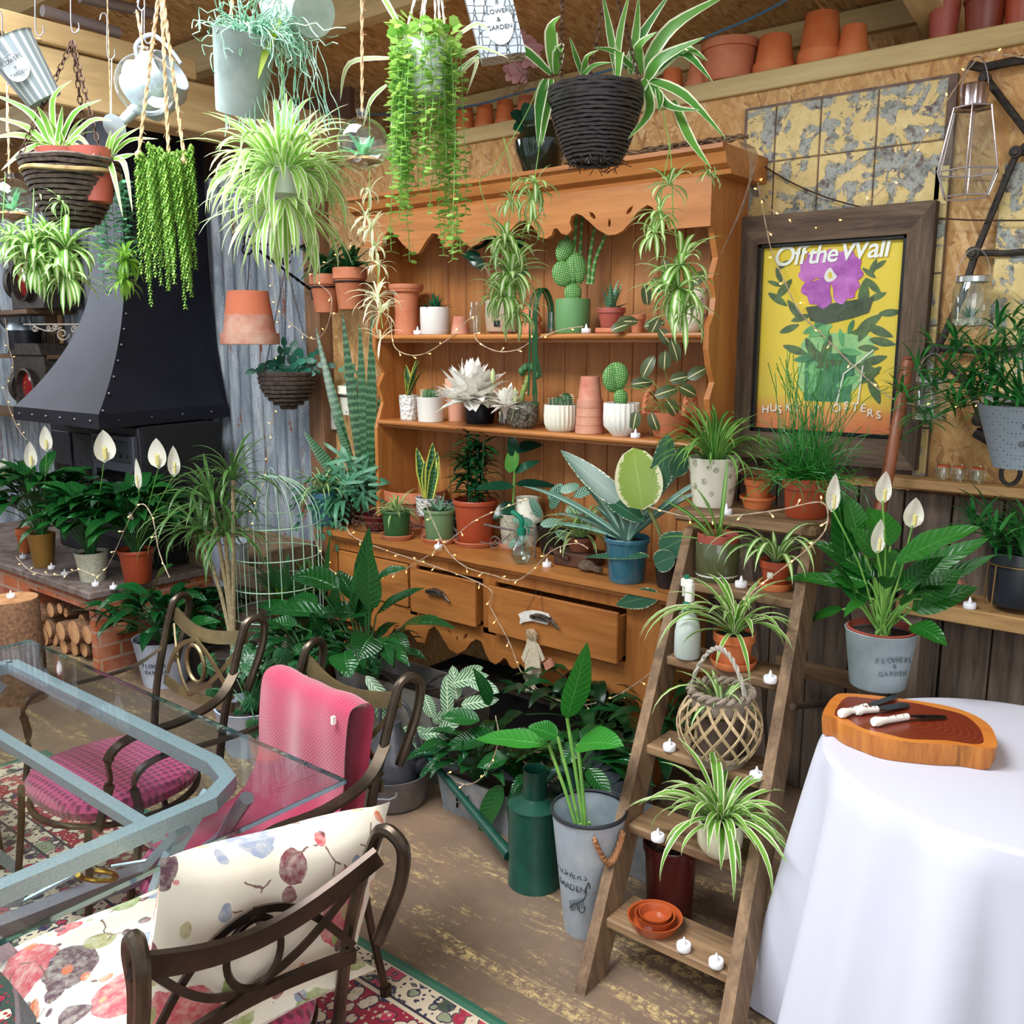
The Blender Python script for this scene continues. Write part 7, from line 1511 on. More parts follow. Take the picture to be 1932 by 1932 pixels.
# peace lilies on the hearth
def hlily(px, py, w, hpx, lab, m, style, tops, seed, n_=34, H_=.26):
    loc = P(px,py,z=HZ+.001)-TOCAM*px2m(P(px,py,z=HZ),w)*.37; t, r, h = pot(0,0,0,w,0,lab,'potted plant',m,style=style,tp=.72,loc=loc,hm=px2m(loc,hpx),name='potted_peace_lily')
    lilyplant(t,(0,0,h),n_+34,H_*1.55,.25,.09,seed,L_LILY,.5,stemr=.003,droop=(.7,1.6))
    for (tx,ty,s_,w_) in tops: spathe(t,(0,0,h),P(tx,ty,y=loc.y-.05)-loc,s_*1.25,w_*1.25,(Vector((0,0,1.7))-loc).normalized()+RIGHT*.45*math.sin(tx))
    return t
hlily(74,1072,50,64,'peace lily with three white flowers in a gold pot at the left of the hearth',plain('gold_brown_glaze','#8a672f',.35,.2),'taper',((12,905,.11,.06),(58,880,.12,.055),(88,848,.11,.05)),1,36,.30)
hlily(166,1100,62,56,'peace lily with one tall white flower in a scroll-patterned cream pot on the hearth',WSCR,'taper',((197,868,.13,.085),),2,44,.26)
hlily(251,1104,66,64,'peace lily fanning white flowers from a rust plastic pot, right of the hearth',PLASTIC,'lip',((300,880,.12,.075),(328,895,.12,.05),(262,920,.13,.03),(246,990,.06,.03)),3,38,.28)
pot(0,0,0,28,0,'red clay pot half hidden behind the gold pot on the hearth','plant pot',TERRAO,loc=P(40,1045,z=HZ+.001)-TOCAM*.05,hm=.15)
for px, py, lab in ((42,1054,'left of the gold pot on the hearth'),(96,1074,'just in front of the gold pot on the hearth'),(121,1086,'between the gold pot and the scroll-patterned pot'),(179,1106,'in front of the scroll-patterned pot on the hearth'),(213,1112,'nearest the rust pot on the hearth')): tealight(px,py,HZ+.001,lab)
# stump with light, bottom left
loc = P(12,1216,z=.30)-TOCAM*.08
t = thing('log_stump', 'upright birch log standing in front of the hearth at the left edge', 'log', Vector((loc.x,loc.y,0))); mb = MB(); mb.lathe([(0,0),(.12,0),(.125,.2),(.118,.50),(.115,.505)], seg=28); mb.build('bark', plain('log_bark','#5a3d2a',.9,0,'#8a6548',60,.8), t); mb = MB(); mb.lathe([(.116,.5051),(0,.506)], seg=24); mb.build('cut_top', LE, t)
copy_thing(_tl, (loc.x,loc.y,.507), 0, 'small white battery tealight on top of the upright birch log', 'battery tealights')
# tall cupboard-like shelving with railway lamps, far left
SH = wood('dark_shelf','#5a4330','#8a6a4c','x',1,.6,'#38281c',True,.3)
def shelf_at(py, xa, xb, y, lab, d_=.34):
    a_ = P(50,py,y=y); mb = MB(); mb.box((xa,y,a_.z-.03),(xb,3.28,a_.z)); mb.build('wall_shelf', SH, tagd=(lab,'shelf')); return a_.z
zA = shelf_at(583,-8.3,-6.75,2.95,'upper dark plank shelf under the top railway lamp, far left'); zB = shelf_at(782,-8.3,-6.3,2.95,'lower dark plank shelf under the railway lamp with the red lens, far left')
def siglamp(px, z, w_, hh, lab, y=2.97):
    loc = spot(px, z+.001, y+.14); t = thing('railway_lamp', lab, 'lamp', loc, rz=0); B = plain('lamp_iron','#2e2823',.55,.3,'#4a423a',30,.2); mb = MB(); mb.box((-w_/2,-.13,0),(w_/2,.13,hh),bev=.006); mb.build('case', B, t, False)
    mb = MB(); mb.prism([[(-w_/2-.02,hh),(w_/2+.02,hh),(w_/2-.03,hh+.08),(-w_/2+.03,hh+.08)]],-.15,.15,'y'); mb.build('roof', B, t, False)
    for c_, ax_, col, nm in (((.02,-.135,hh*.45),(0,-1,0),'#8a1216','red_lens'),((-w_/2-.005,-.02,hh*.45),(-1,0,0),'#6a5f55','clear_lens')):
        mb = MB(); mb.lathe([(.135,-.02),(.14,.04),(.125,.045),(.12,.0)], c_, 28, axis=ax_); lh = mb.build('lens_hood', B, t); mb = MB(); mb.lathe([(.122,.0),(.09,.02),(.05,.03),(0,.034)], c_, 24, axis=ax_); mb.build(nm, plain(nm,col,.12,0,coat=.8), lh)
siglamp(88, zA, .50, .42, 'dark railway lamp with a dim lens on the upper shelf at the far left'); siglamp(96, zB, .50, .42, 'dark railway lamp with a bright red bullseye lens beside the hood')
# watering can, tin, hand fork on a rail between the lamps
loc = P(50,668,y=3.1); mb = MB(); mb.box((-7.9,3.0,loc.z-.03),(-6.6,3.28,loc.z-.002)); mb.build('wall_shelf', SH, tagd=('middle plank shelf carrying the old watering can and black tin, far left','shelf'))
t = thing('watering_can', 'battered grey galvanised watering can behind the black tin, far left shelf', 'watering can', loc+Vector((-.12,.05,0))); mb = MB(); mb.lathe([(0,0),(.13,0),(.135,.02),(.12,.2),(.1,.23),(.09,.22)], seg=28); mb.build('body', GALV, t); mb = MB(); mb.tube([(-.1,0,.05),(-.22,-.06,.2),(-.27,-.08,.27)], lambda k: .025-.01*k, 8); mb.lathe([(.02,0),(.06,.04),(0,.045)], (-.27,-.08,.27), 14, axis=(-.5,-.2,.8)); mb.build('spout', GALV, t); mb = MB(); mb.tube(spline([(-.08,0,.2),(-.02,0,.33),(.1,0,.3),(.13,0,.1)],5), .01, 7); mb.build('handle', GALV, t)
t = thing('black_tin', 'small black footed tin on the middle shelf at the far left', 'tin', loc+Vector((.1,-.04,0))); mb = MB(); mb.lathe([(0,.04),(.11,.04),(.11,.17),(.105,.17),(0,.16)], seg=26); mb.build('body', BLACKM, t)
for k in range(4):
    mb = MB(); a_ = PI/4+k*PI/2; mb.tube([(math.cos(a_)*.09,math.sin(a_)*.09,.045),(math.cos(a_)*.09,math.sin(a_)*.09,0)], .008, 6); mb.build('foot', BLACKM, t)
t = thing('garden_fork_head', 'rusty fork head with many tines hung by the curved edge of the hood', 'garden fork', P(103,700,y=3.2)); lo = t.location; mb = MB()
for k in range(6): mb.tube(spline([P(100+k,690,y=3.2)-lo, P(84+5*k,670,y=3.15)-lo, P(80+6*k,630+(k%2)*6,y=3.14)-lo],4), .010, 6)
mb.tube([P(98,690,y=3.2)-lo, P(104,715,y=3.2)-lo], .018, 8); mb.build('tines', plain('rusty_iron','#2d211c',.7,.4,'#4d382c',40), t)
mb = MB(); mb.tube([P(112,570,y=3.25), P(118,690,y=3.25)], .02, 8); mb.build('tool_handle', wood('pale_handle','#a87c4c','#c79a66','z',1), tagd=('pale wooden tool handle upright against the corrugated wall left of the hood','tool handle'))
mb = MB(); mb.box((P(92,600,y=3.28).x,3.25,1.35),(P(112,600,y=3.28).x,3.29,2.3)); mb.build('timber_board', SH, tagd=('dark board standing against the corrugated wall left of the hood','board'))
t = thing('scroll_bracket', 'white painted scrolled wall bracket beside the left edge of the hood', 'bracket', P(100,640,y=3.0)); lo = t.location; mb = MB(); bp = lambda a_, b_: P(a_,b_,y=3.0)-lo
mb.tube([bp(45,612), bp(160,612)], .006, 6)
for cx_, cy_, r_, tn in ((66,620,6,1.6),(92,619,5,1.6),(104,618,5,-1.6),(118,630,13,2),(140,622,7,-2),(143,640,8,2)):
    mb.tube([bp(cx_+r_*(1-k/26)*math.cos(k*.42*(1 if tn > 0 else -1)), cy_+r_*(1-k/26)*math.sin(k*.42*(1 if tn > 0 else -1))) for k in range(20)], .005, 5)
mb.tube(spline([bp(60,612),bp(75,620),bp(95,625),bp(115,618)],5), .005, 5); mb.build('scrollwork', plain('white_iron','#cdc6bb',.6,0,'#a89e90',60), t)
# dark wall screen above (boxy heater) under the beam
mb = MB(); mb.box((P(122,236,y=2.9).x,2.9,P(122,300,y=2.9).z),(P(250,240,y=2.9).x,3.1,P(122,236,y=2.9).z),bev=.01); mb.build('wall_heater', plain('navy_black','#10131c',.35), tagd=('dark box heater hung under the beam behind the left hanging basket','heater'))
# ================================================================ rug
RX0, RX1, RY0, RY1 = -3.86, -.55, -.5, 1.60
def rugm():
    n = N('persian_rug'); g = n.add('SeparateXYZ', {0: n.add('NewGeometry').outputs['Position']}); x, y = g.outputs[0], g.outputs[1]
    d = n.math('MINIMUM', n.math('MINIMUM', n.math('SUBTRACT', x, RX0), n.math('SUBTRACT', RX1, x)), n.math('SUBTRACT', RY1, y))
    V = n.add('CombineXYZ', {0: n.math('PINGPONG', x, .28), 1: n.math('PINGPONG', y, .31)}).outputs[0]
    wob = n.mix(.035, V, n.add('TexNoise', {'Vector': V, 'Scale': 16., 'Detail': 3}).outputs['Color'])
    a = n.add('SeparateColor', {0: n.vor(24, wob)}); e = n.vor(24, wob, feature='DISTANCE_TO_EDGE', out='Distance'); f1 = n.vor(24, wob, out='Distance'); f2 = n.vor(48, wob, out='Distance')
    def motif(base, pals, dens=.5):
        c = n.ramp(a.outputs[0], [(i/len(pals), p) for i, p in enumerate(pals)], 'CONSTANT'); m1 = n.ramp(f1, [(.42,(1,1,1)),(.45,(0,0,0))]); c1 = n.mix(n.ramp(f2, [(.22,(0,0,0)),(.3,(1,1,1))]), n.ramp(a.outputs[1], [(i/len(pals), p) for i, p in enumerate(pals[::-1])], 'CONSTANT'), c)
        r_ = n.mix(m1, base, c1); ln = n.ramp(f1, [(.43,(0,0,0)),(.45,(1,1,1)),(.5,(1,1,1)),(.53,(0,0,0))]); r_ = n.mix(ln, r_, '#2a2433')
        return n.mix(n.ramp(n.vor(52, wob, out='Distance'), [(.26,(1,1,1)),(.3,(0,0,0))]), r_, pals[1])
    RED = motif('#94152e', ['#d9c7ae','#c9b49a','#2d2a45','#b8304a','#d9c7ae']); CRM = motif('#d0bda2', ['#9c2038','#2d2a45','#8a9070','#b03a50','#3d4a3a']); CEN = motif('#8c8468', ['#e0d0b4','#92182e','#3c5248','#c9a890','#2d2a45']); GRN = motif('#39463c', ['#d8c4a8','#a02038','#8a7a5c','#e0d0b4','#92182e'])
    def band(lo, c_in, c_out): return n.mix(n.math('GREATER_THAN', d, lo), c_in, c_out)
    med = n.math('ADD', n.math('POWER', n.math('MULTIPLY', n.math('SUBTRACT', x, -2.3), .9), 2), n.math('POWER', n.math('MULTIPLY', n.math('SUBTRACT', y, .25), 1.25), 2))
    med = n.math('ADD', med, n.math('MULTIPLY', n.math('SINE', n.math('MULTIPLY', n.math('ARCTAN2', n.math('SUBTRACT', y, .25), n.math('SUBTRACT', x, -2.3)), 16)), .03))
    cen = n.mix(n.math('LESS_THAN', med, .75), CRM, GRN); cen = n.mix(n.math('LESS_THAN', med, .36), cen, RED)
    c = band(.012, '#1f5a44', '#3a6a52'); c = band(.03, c, '#d0bda2'); c = band(.035, c, CRM); c = band(.115, c, '#2a2433'); c = band(.123, c, '#d0bda2'); c = band(.135, c, RED); c = band(.30, c, '#2a2433'); c = band(.308, c, CRM); c = band(.375, c, '#2a2433'); c = band(.385, c, cen)
    n.set(col=c, rough=.95, sheen=.3, spec=.1); n.bump(n.noise(220, None, 2), .5, .003); return n.m
mb = MB(); nx, ny = 66, 42; id_ = {}
for i in range(nx+1):
    for j in range(ny+1): x_, y_ = RX0+(RX1-RX0)*i/nx, RY0+(RY1-RY0)*j/ny; id_[i,j] = mb.addv((x_,y_,.008+.0015*math.sin(x_*9)*math.sin(y_*7)))
for i in range(nx):
    for j in range(ny): mb.face([id_[i,j],id_[i+1,j],id_[i+1,j+1],id_[i,j+1]])
ed = [id_[i,0] for i in range(nx+1)]+[id_[nx,j] for j in range(1,ny+1)]+[id_[i,ny] for i in range(nx-1,-1,-1)]+[id_[0,j] for j in range(ny-1,0,-1)]; lo_ = [mb.addv((mb.v[k].x,mb.v[k].y,.0005)) for k in ed]
for k in range(len(ed)): j = (k+1)%len(ed); mb.face([lo_[k],lo_[j],ed[j],ed[k]])
mb.build('persian_rug', rugm(), tagd=('red and cream patterned Persian rug with a green edge under the glass table','rug'))
# ================================================================ chairs
BRZ = plain('bronze_tube','#3a3129',.32,.75,'#564a3c',12,.05); BRF = plain('brass_strip','#6b5f45',.42,.7,'#8a7a55',10)
def woven():
    n = N('pink_weave'); c = n.add('SeparateXYZ', {0: n.coord((150,150,150))}); s1 = n.math('SINE', n.math('ADD', c.outputs[0], c.outputs[1])); s2 = n.math('SINE', n.math('SUBTRACT', c.outputs[0], c.outputs[1])); w_ = n.math('MULTIPLY', s1, s2)
    n.set(col=n.mix(n.ramp(w_, [(0,(0,0,0)),(.4,(1,1,1))]), '#b33a66', '#7a1f42'), rough=.9, sheen=.3); n.bump(w_, .5, .004); return n.m
WEV = woven()
def waffle():
    n = N('pink_waffle_cloth'); c = n.add('SeparateXYZ', {0: n.coord((560,560,560))}); w_ = n.math('MULTIPLY', n.math('SINE', c.outputs[0]), n.math('SINE', c.outputs[2])); nz = n.noise(6)
    n.set(col=n.ramp(nz, [(.3,'#8c1738'),(.7,'#a12449')]), rough=.9, sheen=.5); n.bump(w_, .3, .0015); return n.m
WAF = waffle()
SZ = .43; BTZ = .85
def chair(lab, loc, rz, group=None, seatm=WEV, arms=True, bw=.205, sag=.028, rm=None):
    BRF_ = rm or BRF
    t = thing('dining_chair', lab, 'chair', loc, group, rz)
    def part(nm, fn, m=BRZ, parent=None, smooth=True): mb = MB(); fn(mb); return mb.build(nm, m, parent or t, smooth)
    # local: back at y=+, front at y=-
    def seat(mb):
        n_ = 14; rows = []
        for lv, (k, z_) in enumerate(((.9,SZ-.05),(1.0,SZ-.035),(1.02,SZ-.012),(.97,SZ+.008),(.8,SZ+.02),(.5,SZ+.026),(0,SZ+.028))):
            if k == 0: rows.append([mb.addv((0,-.23,z_))]*40); continue
            row = []
            for i in range(40):
                a = 2*PI*i/40; e = .75; cx = abs(math.cos(a))**e*(1 if math.cos(a) > 0 else -1); cy = abs(math.sin(a))**e*(1 if math.sin(a) > 0 else -1); row.append(mb.addv((cx*.235*k*(1-.08*(cy > 0)*cy), -.23+cy*.225*k, z_)))
            rows.append(row)
        for a_, b_ in zip(rows, rows[1:]):
            for i in range(40):
                j = (i+1)%40
                if b_[0] == b_[1]: mb.face([a_[i],a_[j],b_[0]])
                else: mb.face([a_[i],a_[j],b_[j],b_[i]])
    part('seat', seat, seatm)
    part('seat_frame', lambda mb: mb.tube([(.24*math.cos(a), -.23+.235*math.sin(a), SZ-.06) for a in [2*PI*k/32 for k in range(32)]], .010, 6, closed=True))
    for s_ in (-1,1):
        part('back_post', lambda mb: mb.tube(spline([(s_*.19,.0,SZ-.05),(s_*.197,.03,SZ+.14),(s_*.203,.075,SZ+.30),(s_*bw,.105,BTZ-.03),(s_*bw,.125,BTZ),(s_*(bw+.004),.155,BTZ+.006),(s_*(bw+.01),.178,BTZ-.02),(s_*(bw+.01),.165,BTZ-.09),(s_*(bw+.006),.13,BTZ-.17),(s_*(bw+.0),.11,BTZ-.22)],6), .0125, 9))
        part('leg', lambda mb: (mb.tube(spline([(s_*.19,.0,SZ-.05),(s_*.19,.01,.25),(s_*.20,.05,.02)],6), .011, 8), mb.lathe([(0,0),(.016,0),(.016,.025),(0,.026)], (s_*.20,.052,0), 10)))
        part('leg', lambda mb: (mb.tube(spline([(s_*.21,-.42,SZ-.05),(s_*.215,-.43,.25),(s_*.225,-.46,.02)],6), .011, 8), mb.lathe([(0,0),(.016,0),(.016,.025),(0,.026)], (s_*.225,-.462,0), 10)))
        if arms: part('armrest', lambda mb: mb.tube(spline([(s_*.203,.07,SZ+.27),(s_*.24,-.02,SZ+.215),(s_*.265,-.16,SZ+.20),(s_*.27,-.30,SZ+.205),(s_*.265,-.37,SZ+.17),(s_*.25,-.37,SZ+.08),(s_*.225,-.40,SZ-.05)],6), 0, flat=(.028,.010), up=(s_*.2,.1,1)))
    part('top_rail', lambda mb: mb.tube([(x_, .112-.035*math.cos(x_/bw*1.45)+.01, BTZ-.045-sag*math.cos(x_/bw*1.5)) for x_ in [(-1+2*k/16)*bw for k in range(17)]], 0, flat=(.012,.042), up=(0,0.25,1)), BRF_)
    part('lower_rail', lambda mb: mb.tube([(x_, .055-.03*math.cos(x_/.2*1.5)+.01, SZ+.155) for x_ in [(-1+2*k/16)*.197 for k in range(17)]], 0, flat=(.010,.030), up=(0,0.2,1)), BRF_)
    cz = SZ+.255; yy = lambda x_, z_: .025+(z_-SZ-.15)*.22+.04*(x_/.2)**2
    def orn(mb):
        for (x0,z0),(x1,z1),bow in (((-.19,SZ+.34),(0,SZ+.165),.02),((.19,SZ+.34),(0,SZ+.165),.02),((-.19,SZ+.18),(0,SZ+.335),-.02),((.19,SZ+.18),(0,SZ+.335),-.02)):
            mb.tube([(x0+(x1-x0)*u_, yy(x0+(x1-x0)*u_, z0+(z1-z0)*u_), z0+(z1-z0)*u_-bow*math.sin(PI*u_)*1.6) for u_ in [k/9 for k in range(10)]], 0, flat=(.006,.014), up=(0,0,1))
    part('crossed_bars', orn, BRF_)
    part('oval_ring', lambda mb: mb.tube([(.05*math.cos(a), yy(0,cz)+.012, cz+.062*math.sin(a)) for a in [2*PI*k/28 for k in range(28)]], .007, 6, closed=True), BRF_)
    return t
def ctr(pl, pr, z): a, b = P(*pl, z=z), P(*pr, z=z); return (a+b)/2, math.atan2((b-a).y, (b-a).x), (b-a).length
cB, rB, wB = ctr((592,1217),(757,1290),BTZ); cA, rA, wA = ctr((337,1127),(478,1172),BTZ)
chB = chair('bronze chair draped with a pink waffle cloth at the corner of the glass table', Vector((cB.x, cB.y-.14, .008 if cB.y < 1.7 else 0)), rB*.6)
chA = chair('bare-backed bronze chair with a pink woven seat at the far side of the glass table', Vector((cA.x, cA.y-.14, .0)), rA*.6)
chC = chair('bronze chair at the left end of the glass table, at the edge of the picture', Vector((-3.55, .95, .008)), PI/2*.9)
# near chair, back to us
a, b = P(262,1812,z=.83), P(728,1602,z=.83); c = (a+b)/2; ang = math.atan2((b-a).y, (b-a).x)
RF = ang-PI
chF = chair('bronze armchair with a floral cushion in the foreground, its scrolled back to the camera', Vector((c.x,c.y,.008))-Vector((-math.sin(RF)*.14, math.cos(RF)*.14, 0)), RF, arms=False, bw=(b-a).length/2, sag=.075, rm=plain('dark_bronze','#2a2019',.35,.6,'#43342a',14,.05))
# draped cloth over chair B
def drape(t, m, name, w_, prof, seed, fold=.006, lab=None, thick=.02):
    mb = MB(); nu, q = 40, random.Random(seed); pts = spline([(0,y_,z_) for y_, z_ in prof], 5); nv = len(pts); g = []
    for side in (0,1):
        for j, p in enumerate(pts):
            for i in range(nu+1):
                u_ = i/nu-.5; v_ = j/(nv-1); tn = (pts[min(j+1,nv-1)]-pts[max(j-1,0)]).normalized(); nn = Vector((0,-tn.z,tn.y)); f_ = fold*(math.sin(u_*9+v_*7)+.7*math.sin(u_*17-v_*6+1))*(.3+v_*1.4)
                pp = Vector((u_*w_*(1+.10*v_+.02*math.sin(v_*9)),0,0))+p+nn*(f_*.6+(thick*math.sqrt(max(0,1-(2*u_)**6)) if side == 0 else 0)); g.append(mb.addv(pp))
    N_ = nv*(nu+1)
    for s_ in (0,1):
        for j in range(nv-1):
            for i in range(nu): k = s_*N_+j*(nu+1)+i; q4 = [k,k+1,k+nu+2,k+nu+1]; mb.face(q4 if s_ else q4[::-1])
    for j in range(nv-1):
        for i in (0,nu): k = j*(nu+1)+i; mb.face([k,k+nu+1,N_+k+nu+1,N_+k])
    for i in range(nu):
        for j in (0,nv-1): k = j*(nu+1)+i; mb.face([k,k+1,N_+k+1,N_+k])
    return mb
t = thing('pink_throw', 'pink waffle-weave cloth folded over the back and seat of the corner chair', 'cloth', chB.location+Vector((0,0,SZ+.03)), rz=chB.rotation_euler.z)
mb = drape(t, WAF, 'cloth', .37, [(.0,.04),(.035,.25),(.045,.335),(.02,.362),(-.03,.35),(-.05,.25),(-.065,.12),(-.12,.04),(-.2,.022),(-.3,.016),(-.38,.004)], 1); mb.build('cloth', WAF, t)
mb = MB(); mb.box((.150,-.055,.315),(.158,-.045,.335)); mb.build('button', WHITE, t)
# floral cushion on the near chair
def floralm():
    n = N('botanical_print'); v = n.coord((1,1,1), loc=(.3,.2,.1)); w_ = n.mix(.05, v, n.add('TexNoise', {'Vector': v, 'Scale': 9., 'Detail': 4}).outputs['Color']); base = n.ramp(n.noise(5), [(.3,'#d8cdb8'),(.7,'#e6dfcf')])
    pal = [(0,'#7a3a44'),(.16,'#8f9a58'),(.32,'#c2525a'),(.46,'#8a93a8'),(.6,'#a8a06a'),(.74,'#c96a40'),(.88,'#5a3a44')]
    col = base
    for k, (sc, th, cov) in enumerate(((7,.40,.75),(13,.36,.6),(26,.28,.5))):
        vv = n.add('Mapping', {'Vector': w_, 'Scale': (1,1,.62), 'Rotation': (k*.7,k*.9,.3)}).outputs[0]; c = n.add('SeparateColor', {0: n.vor(sc, vv)}); d = n.vor(sc, vv, out='Distance')
        m = n.math('MULTIPLY', n.math('LESS_THAN', d, th), n.math('GREATER_THAN', c.outputs[1], 1-cov)); tex = n.ramp(n.noise(60, v, 3), [(.3,(.55,.55,.55)),(.6,(1,1,1))]); col = n.mix(n.math('MULTIPLY', m, tex), col, n.ramp(c.outputs[0], pal, 'CONSTANT'))
    st = n.vor(9, w_, feature='DISTANCE_TO_EDGE', out='Distance'); sm = n.math('MULTIPLY', n.ramp(st, [(.008,(1,1,1)),(.014,(0,0,0))]), n.math('GREATER_THAN', n.noise(6, v), .54)); col = n.mix(sm, col, '#7a5a50')
    n.set(col=col, rough=.85, sheen=.2); return n.m
FLO = floralm()
def pillow(mb, W_, H_, T_, nu=22, nv=22):
    id_ = {}
    for s_ in (0,1):
        for i in range(nu+1):
            for j in range(nv+1):
                u_, v_ = i/nu*2-1, j/nv*2-1; k = (1-abs(u_)**3)*(1-abs(v_)**3); edge = max(abs(u_),abs(v_)); th = T_*.5*k**.45
                pin = 1-.07*(1-(u_*u_))*(v_*v_) ; pin2 = 1-.07*(1-(v_*v_))*(u_*u_)
                if s_ == 1 and edge == 1: id_[s_,i,j] = id_[0,i,j]; continue
                id_[s_,i,j] = mb.addv((u_*W_/2*pin2, (th+.004*math.sin(u_*7+v_*5)*k)*(1 if s_ else -1), v_*H_/2*pin+H_/2))
    for s_ in (0,1):
        for i in range(nu):
            for j in range(nv): q4 = [id_[s_,i,j],id_[s_,i+1,j],id_[s_,i+1,j+1],id_[s_,i,j+1]]; mb.face(q4 if not s_ else q4[::-1])
rzF = chF.rotation_euler.z
RzF = Matrix.Rotation(rzF, 3, 'Z')
t = thing('floral_cushion', 'plump cream cushion with watercolour flowers, propped against the near chair back', 'cushion', chF.location+RzF@Vector((-.05,-.105,SZ-.0)), rz=rzF)
mb = MB(); pillow(mb, .47, .42, .16); Rx = Matrix.Rotation(-.20, 3, 'X')@Matrix.Rotation(-.16, 3, 'Y'); mb.v = [Rx@v for v in mb.v]; mb.build('cushion', FLO, t)
t = thing('seat_cushion', 'floral seat pad on the near bronze armchair, running out of the bottom left', 'cushion', chF.location+RzF@Vector((0,-.26,SZ+.03)), rz=rzF)
mb = MB(); pillow(mb, .54, .56, .09); Rx = Matrix.Rotation(PI/2, 3, 'X'); mb.v = [Rx@(v-Vector((0,0,.28)))+Vector((0,0,.036)) for v in mb.v]; mb.build('cushion', FLO, t)
t = thing('yellow_cushion', 'pink and yellow patterned cushion on the chair at the left end of the table', 'cushion', Vector((-3.42,.95,SZ+.04)), rz=PI/2*.9); mb = MB(); pillow(mb,.4,.36,.12); mb.v = [Matrix.Rotation(-.25,3,'X')@v for v in mb.v]; ym = N('pink_yellow_print'); ym.set(col=ym.ramp(ym.noise(7,None,3), [(.4,'#c22f58'),(.47,'#d9a79a'),(.56,'#e3c25c')]), rough=.85); mb.build('cushion', ym.m, t)
# ================================================================ glass table
GX0, GX1, GY0, GY1, GZ = -3.12, -1.53, .30, 1.275, .73
t = thing('glass_table', 'rectangular glass dining table on a silvery grey metal frame, lower left', 'table', ((GX0+GX1)/2,(GY0+GY1)/2,.008)); lo = t.location
mb = MB(); mb.box((GX0,GY0,GZ-.010),(GX1,GY1,GZ)); 
for k_i in (0,): pass
o = mb.build('glass_top', [glassm('table_glass',(.90,.955,.955),.06,.0)], t, False, True)
mb = MB()
for a_, b_ in (((GX0,GY0),(GX1,GY0)),((GX1,GY0),(GX1,GY1)),((GX1,GY1),(GX0,GY1)),((GX0,GY1),(GX0,GY0))):
    x0, x1 = sorted((a_[0],b_[0])); y0, y1 = sorted((a_[1],b_[1])); mb.box((x0-.0015,y0-.0015,GZ-.0102),(x1+.0015,y1+.0015,GZ+.0002))
mb.build('polished_edge', glassm('edge_glass',(.35,.66,.64),.2), t, False, True)
FRM = plain('hammered_silver','#a3aeb6',.34,.45,'#c3ccd2',220,.25); FX, FY1_, FY0_ = -1.73, 1.165, .44
rc = [(-3.0,FY1_),(-1.88,FY1_),(-1.78,FY1_-.03),(FX,FY1_-.11),(FX,FY1_-.2),(FX,FY0_+.12),(FX-.04,FY0_+.03),(FX-.14,FY0_),(-3.0,FY0_)]
mb = MB(); mb.tube([Vector((x_,y_,GZ-.034)) for x_, y_ in rc]+[Vector((-3.0,FY1_,GZ-.034))], 0, flat=(.038,.034), up=(0,0,1)); mb.build('top_frame', FRM, t, False, True)
mb = MB(); mb.tube([(-3.0,.93,GZ-.06),(FX,.93,GZ-.06)], 0, flat=(.03,.024), up=(0,0,1)); mb.build('cross_rail', FRM, t, False, True)
def legw(pts, nm='leg', w_=.034): mb = MB(); mb.tube(spline(pts,5), 0, flat=(w_,.026), up=(.01,.01,1)); mb.build(nm, FRM, t, False, True)
for x_ in (-2.92,-1.80):
    for y_ in (.50,1.10):
        s_ = 1 if y_ > .8 else -1; mb = MB(); mb.tube(spline([(x_,y_,GZ-.05),(x_,y_-.10*s_,.58),(x_,y_-.16*s_,.45),(x_,y_-.13*s_,.25),(x_,y_+.02*s_,.012)],5), 0, flat=(.032,.022), up=(1,0,0)); mb.build('leg', FRM, t, False, True)
low = [P(-60,1772,z=.45), P(60,1728,z=.45), P(180,1680,z=.45), P(300,1636,z=.45), P(345,1622,z=.455)]
mb = MB(); mb.tube(spline(low,5), 0, flat=(.045,.035), up=(0,0,1)); mb.tube(spline([P(300,1636,z=.45), P(368,1612,z=.46), P(415,1583,z=.51), P(436,1550,z=.59), P(466,1505,z=.68)],5), .017, 8); mb.build('lower_rail', plain('mauve_silver','#8d8590',.36,.6,'#a59ca6',220,.25), t, False, True)
mb = MB(); mb.tube([P(278,1640,z=.46), P(345,1565,z=.66)], 0, flat=(.03,.022), up=(0,0,1)); mb.tube([P(-20,1700,z=.47), P(45,1695,z=.46)], 0, flat=(.03,.022), up=(0,0,1)); mb.build('diagonal_brace', FRM, t, False, True)
mb = MB(); c = P(183,1652,z=.52); mb.tube([c+RIGHT*.042*math.cos(a_)+Vector((0,0,.025*math.sin(a_)))+TOCAM*.02*math.sin(a_) for a_ in [PI*.95+PI*1.5*k/20 for k in range(21)]], .006, 8); mb.build('ring_ornament', plain('brass_ring','#a8843c',.25,1.), t, True, True)
mb = MB(); mb.tube([P(45,1700,z=.46), P(150,1645,z=.50)], .006, 6); mb.tube([P(210,1635,z=.50), P(290,1622,z=.50)], .005, 6); mb.build('rod', FRM, t, True, True)
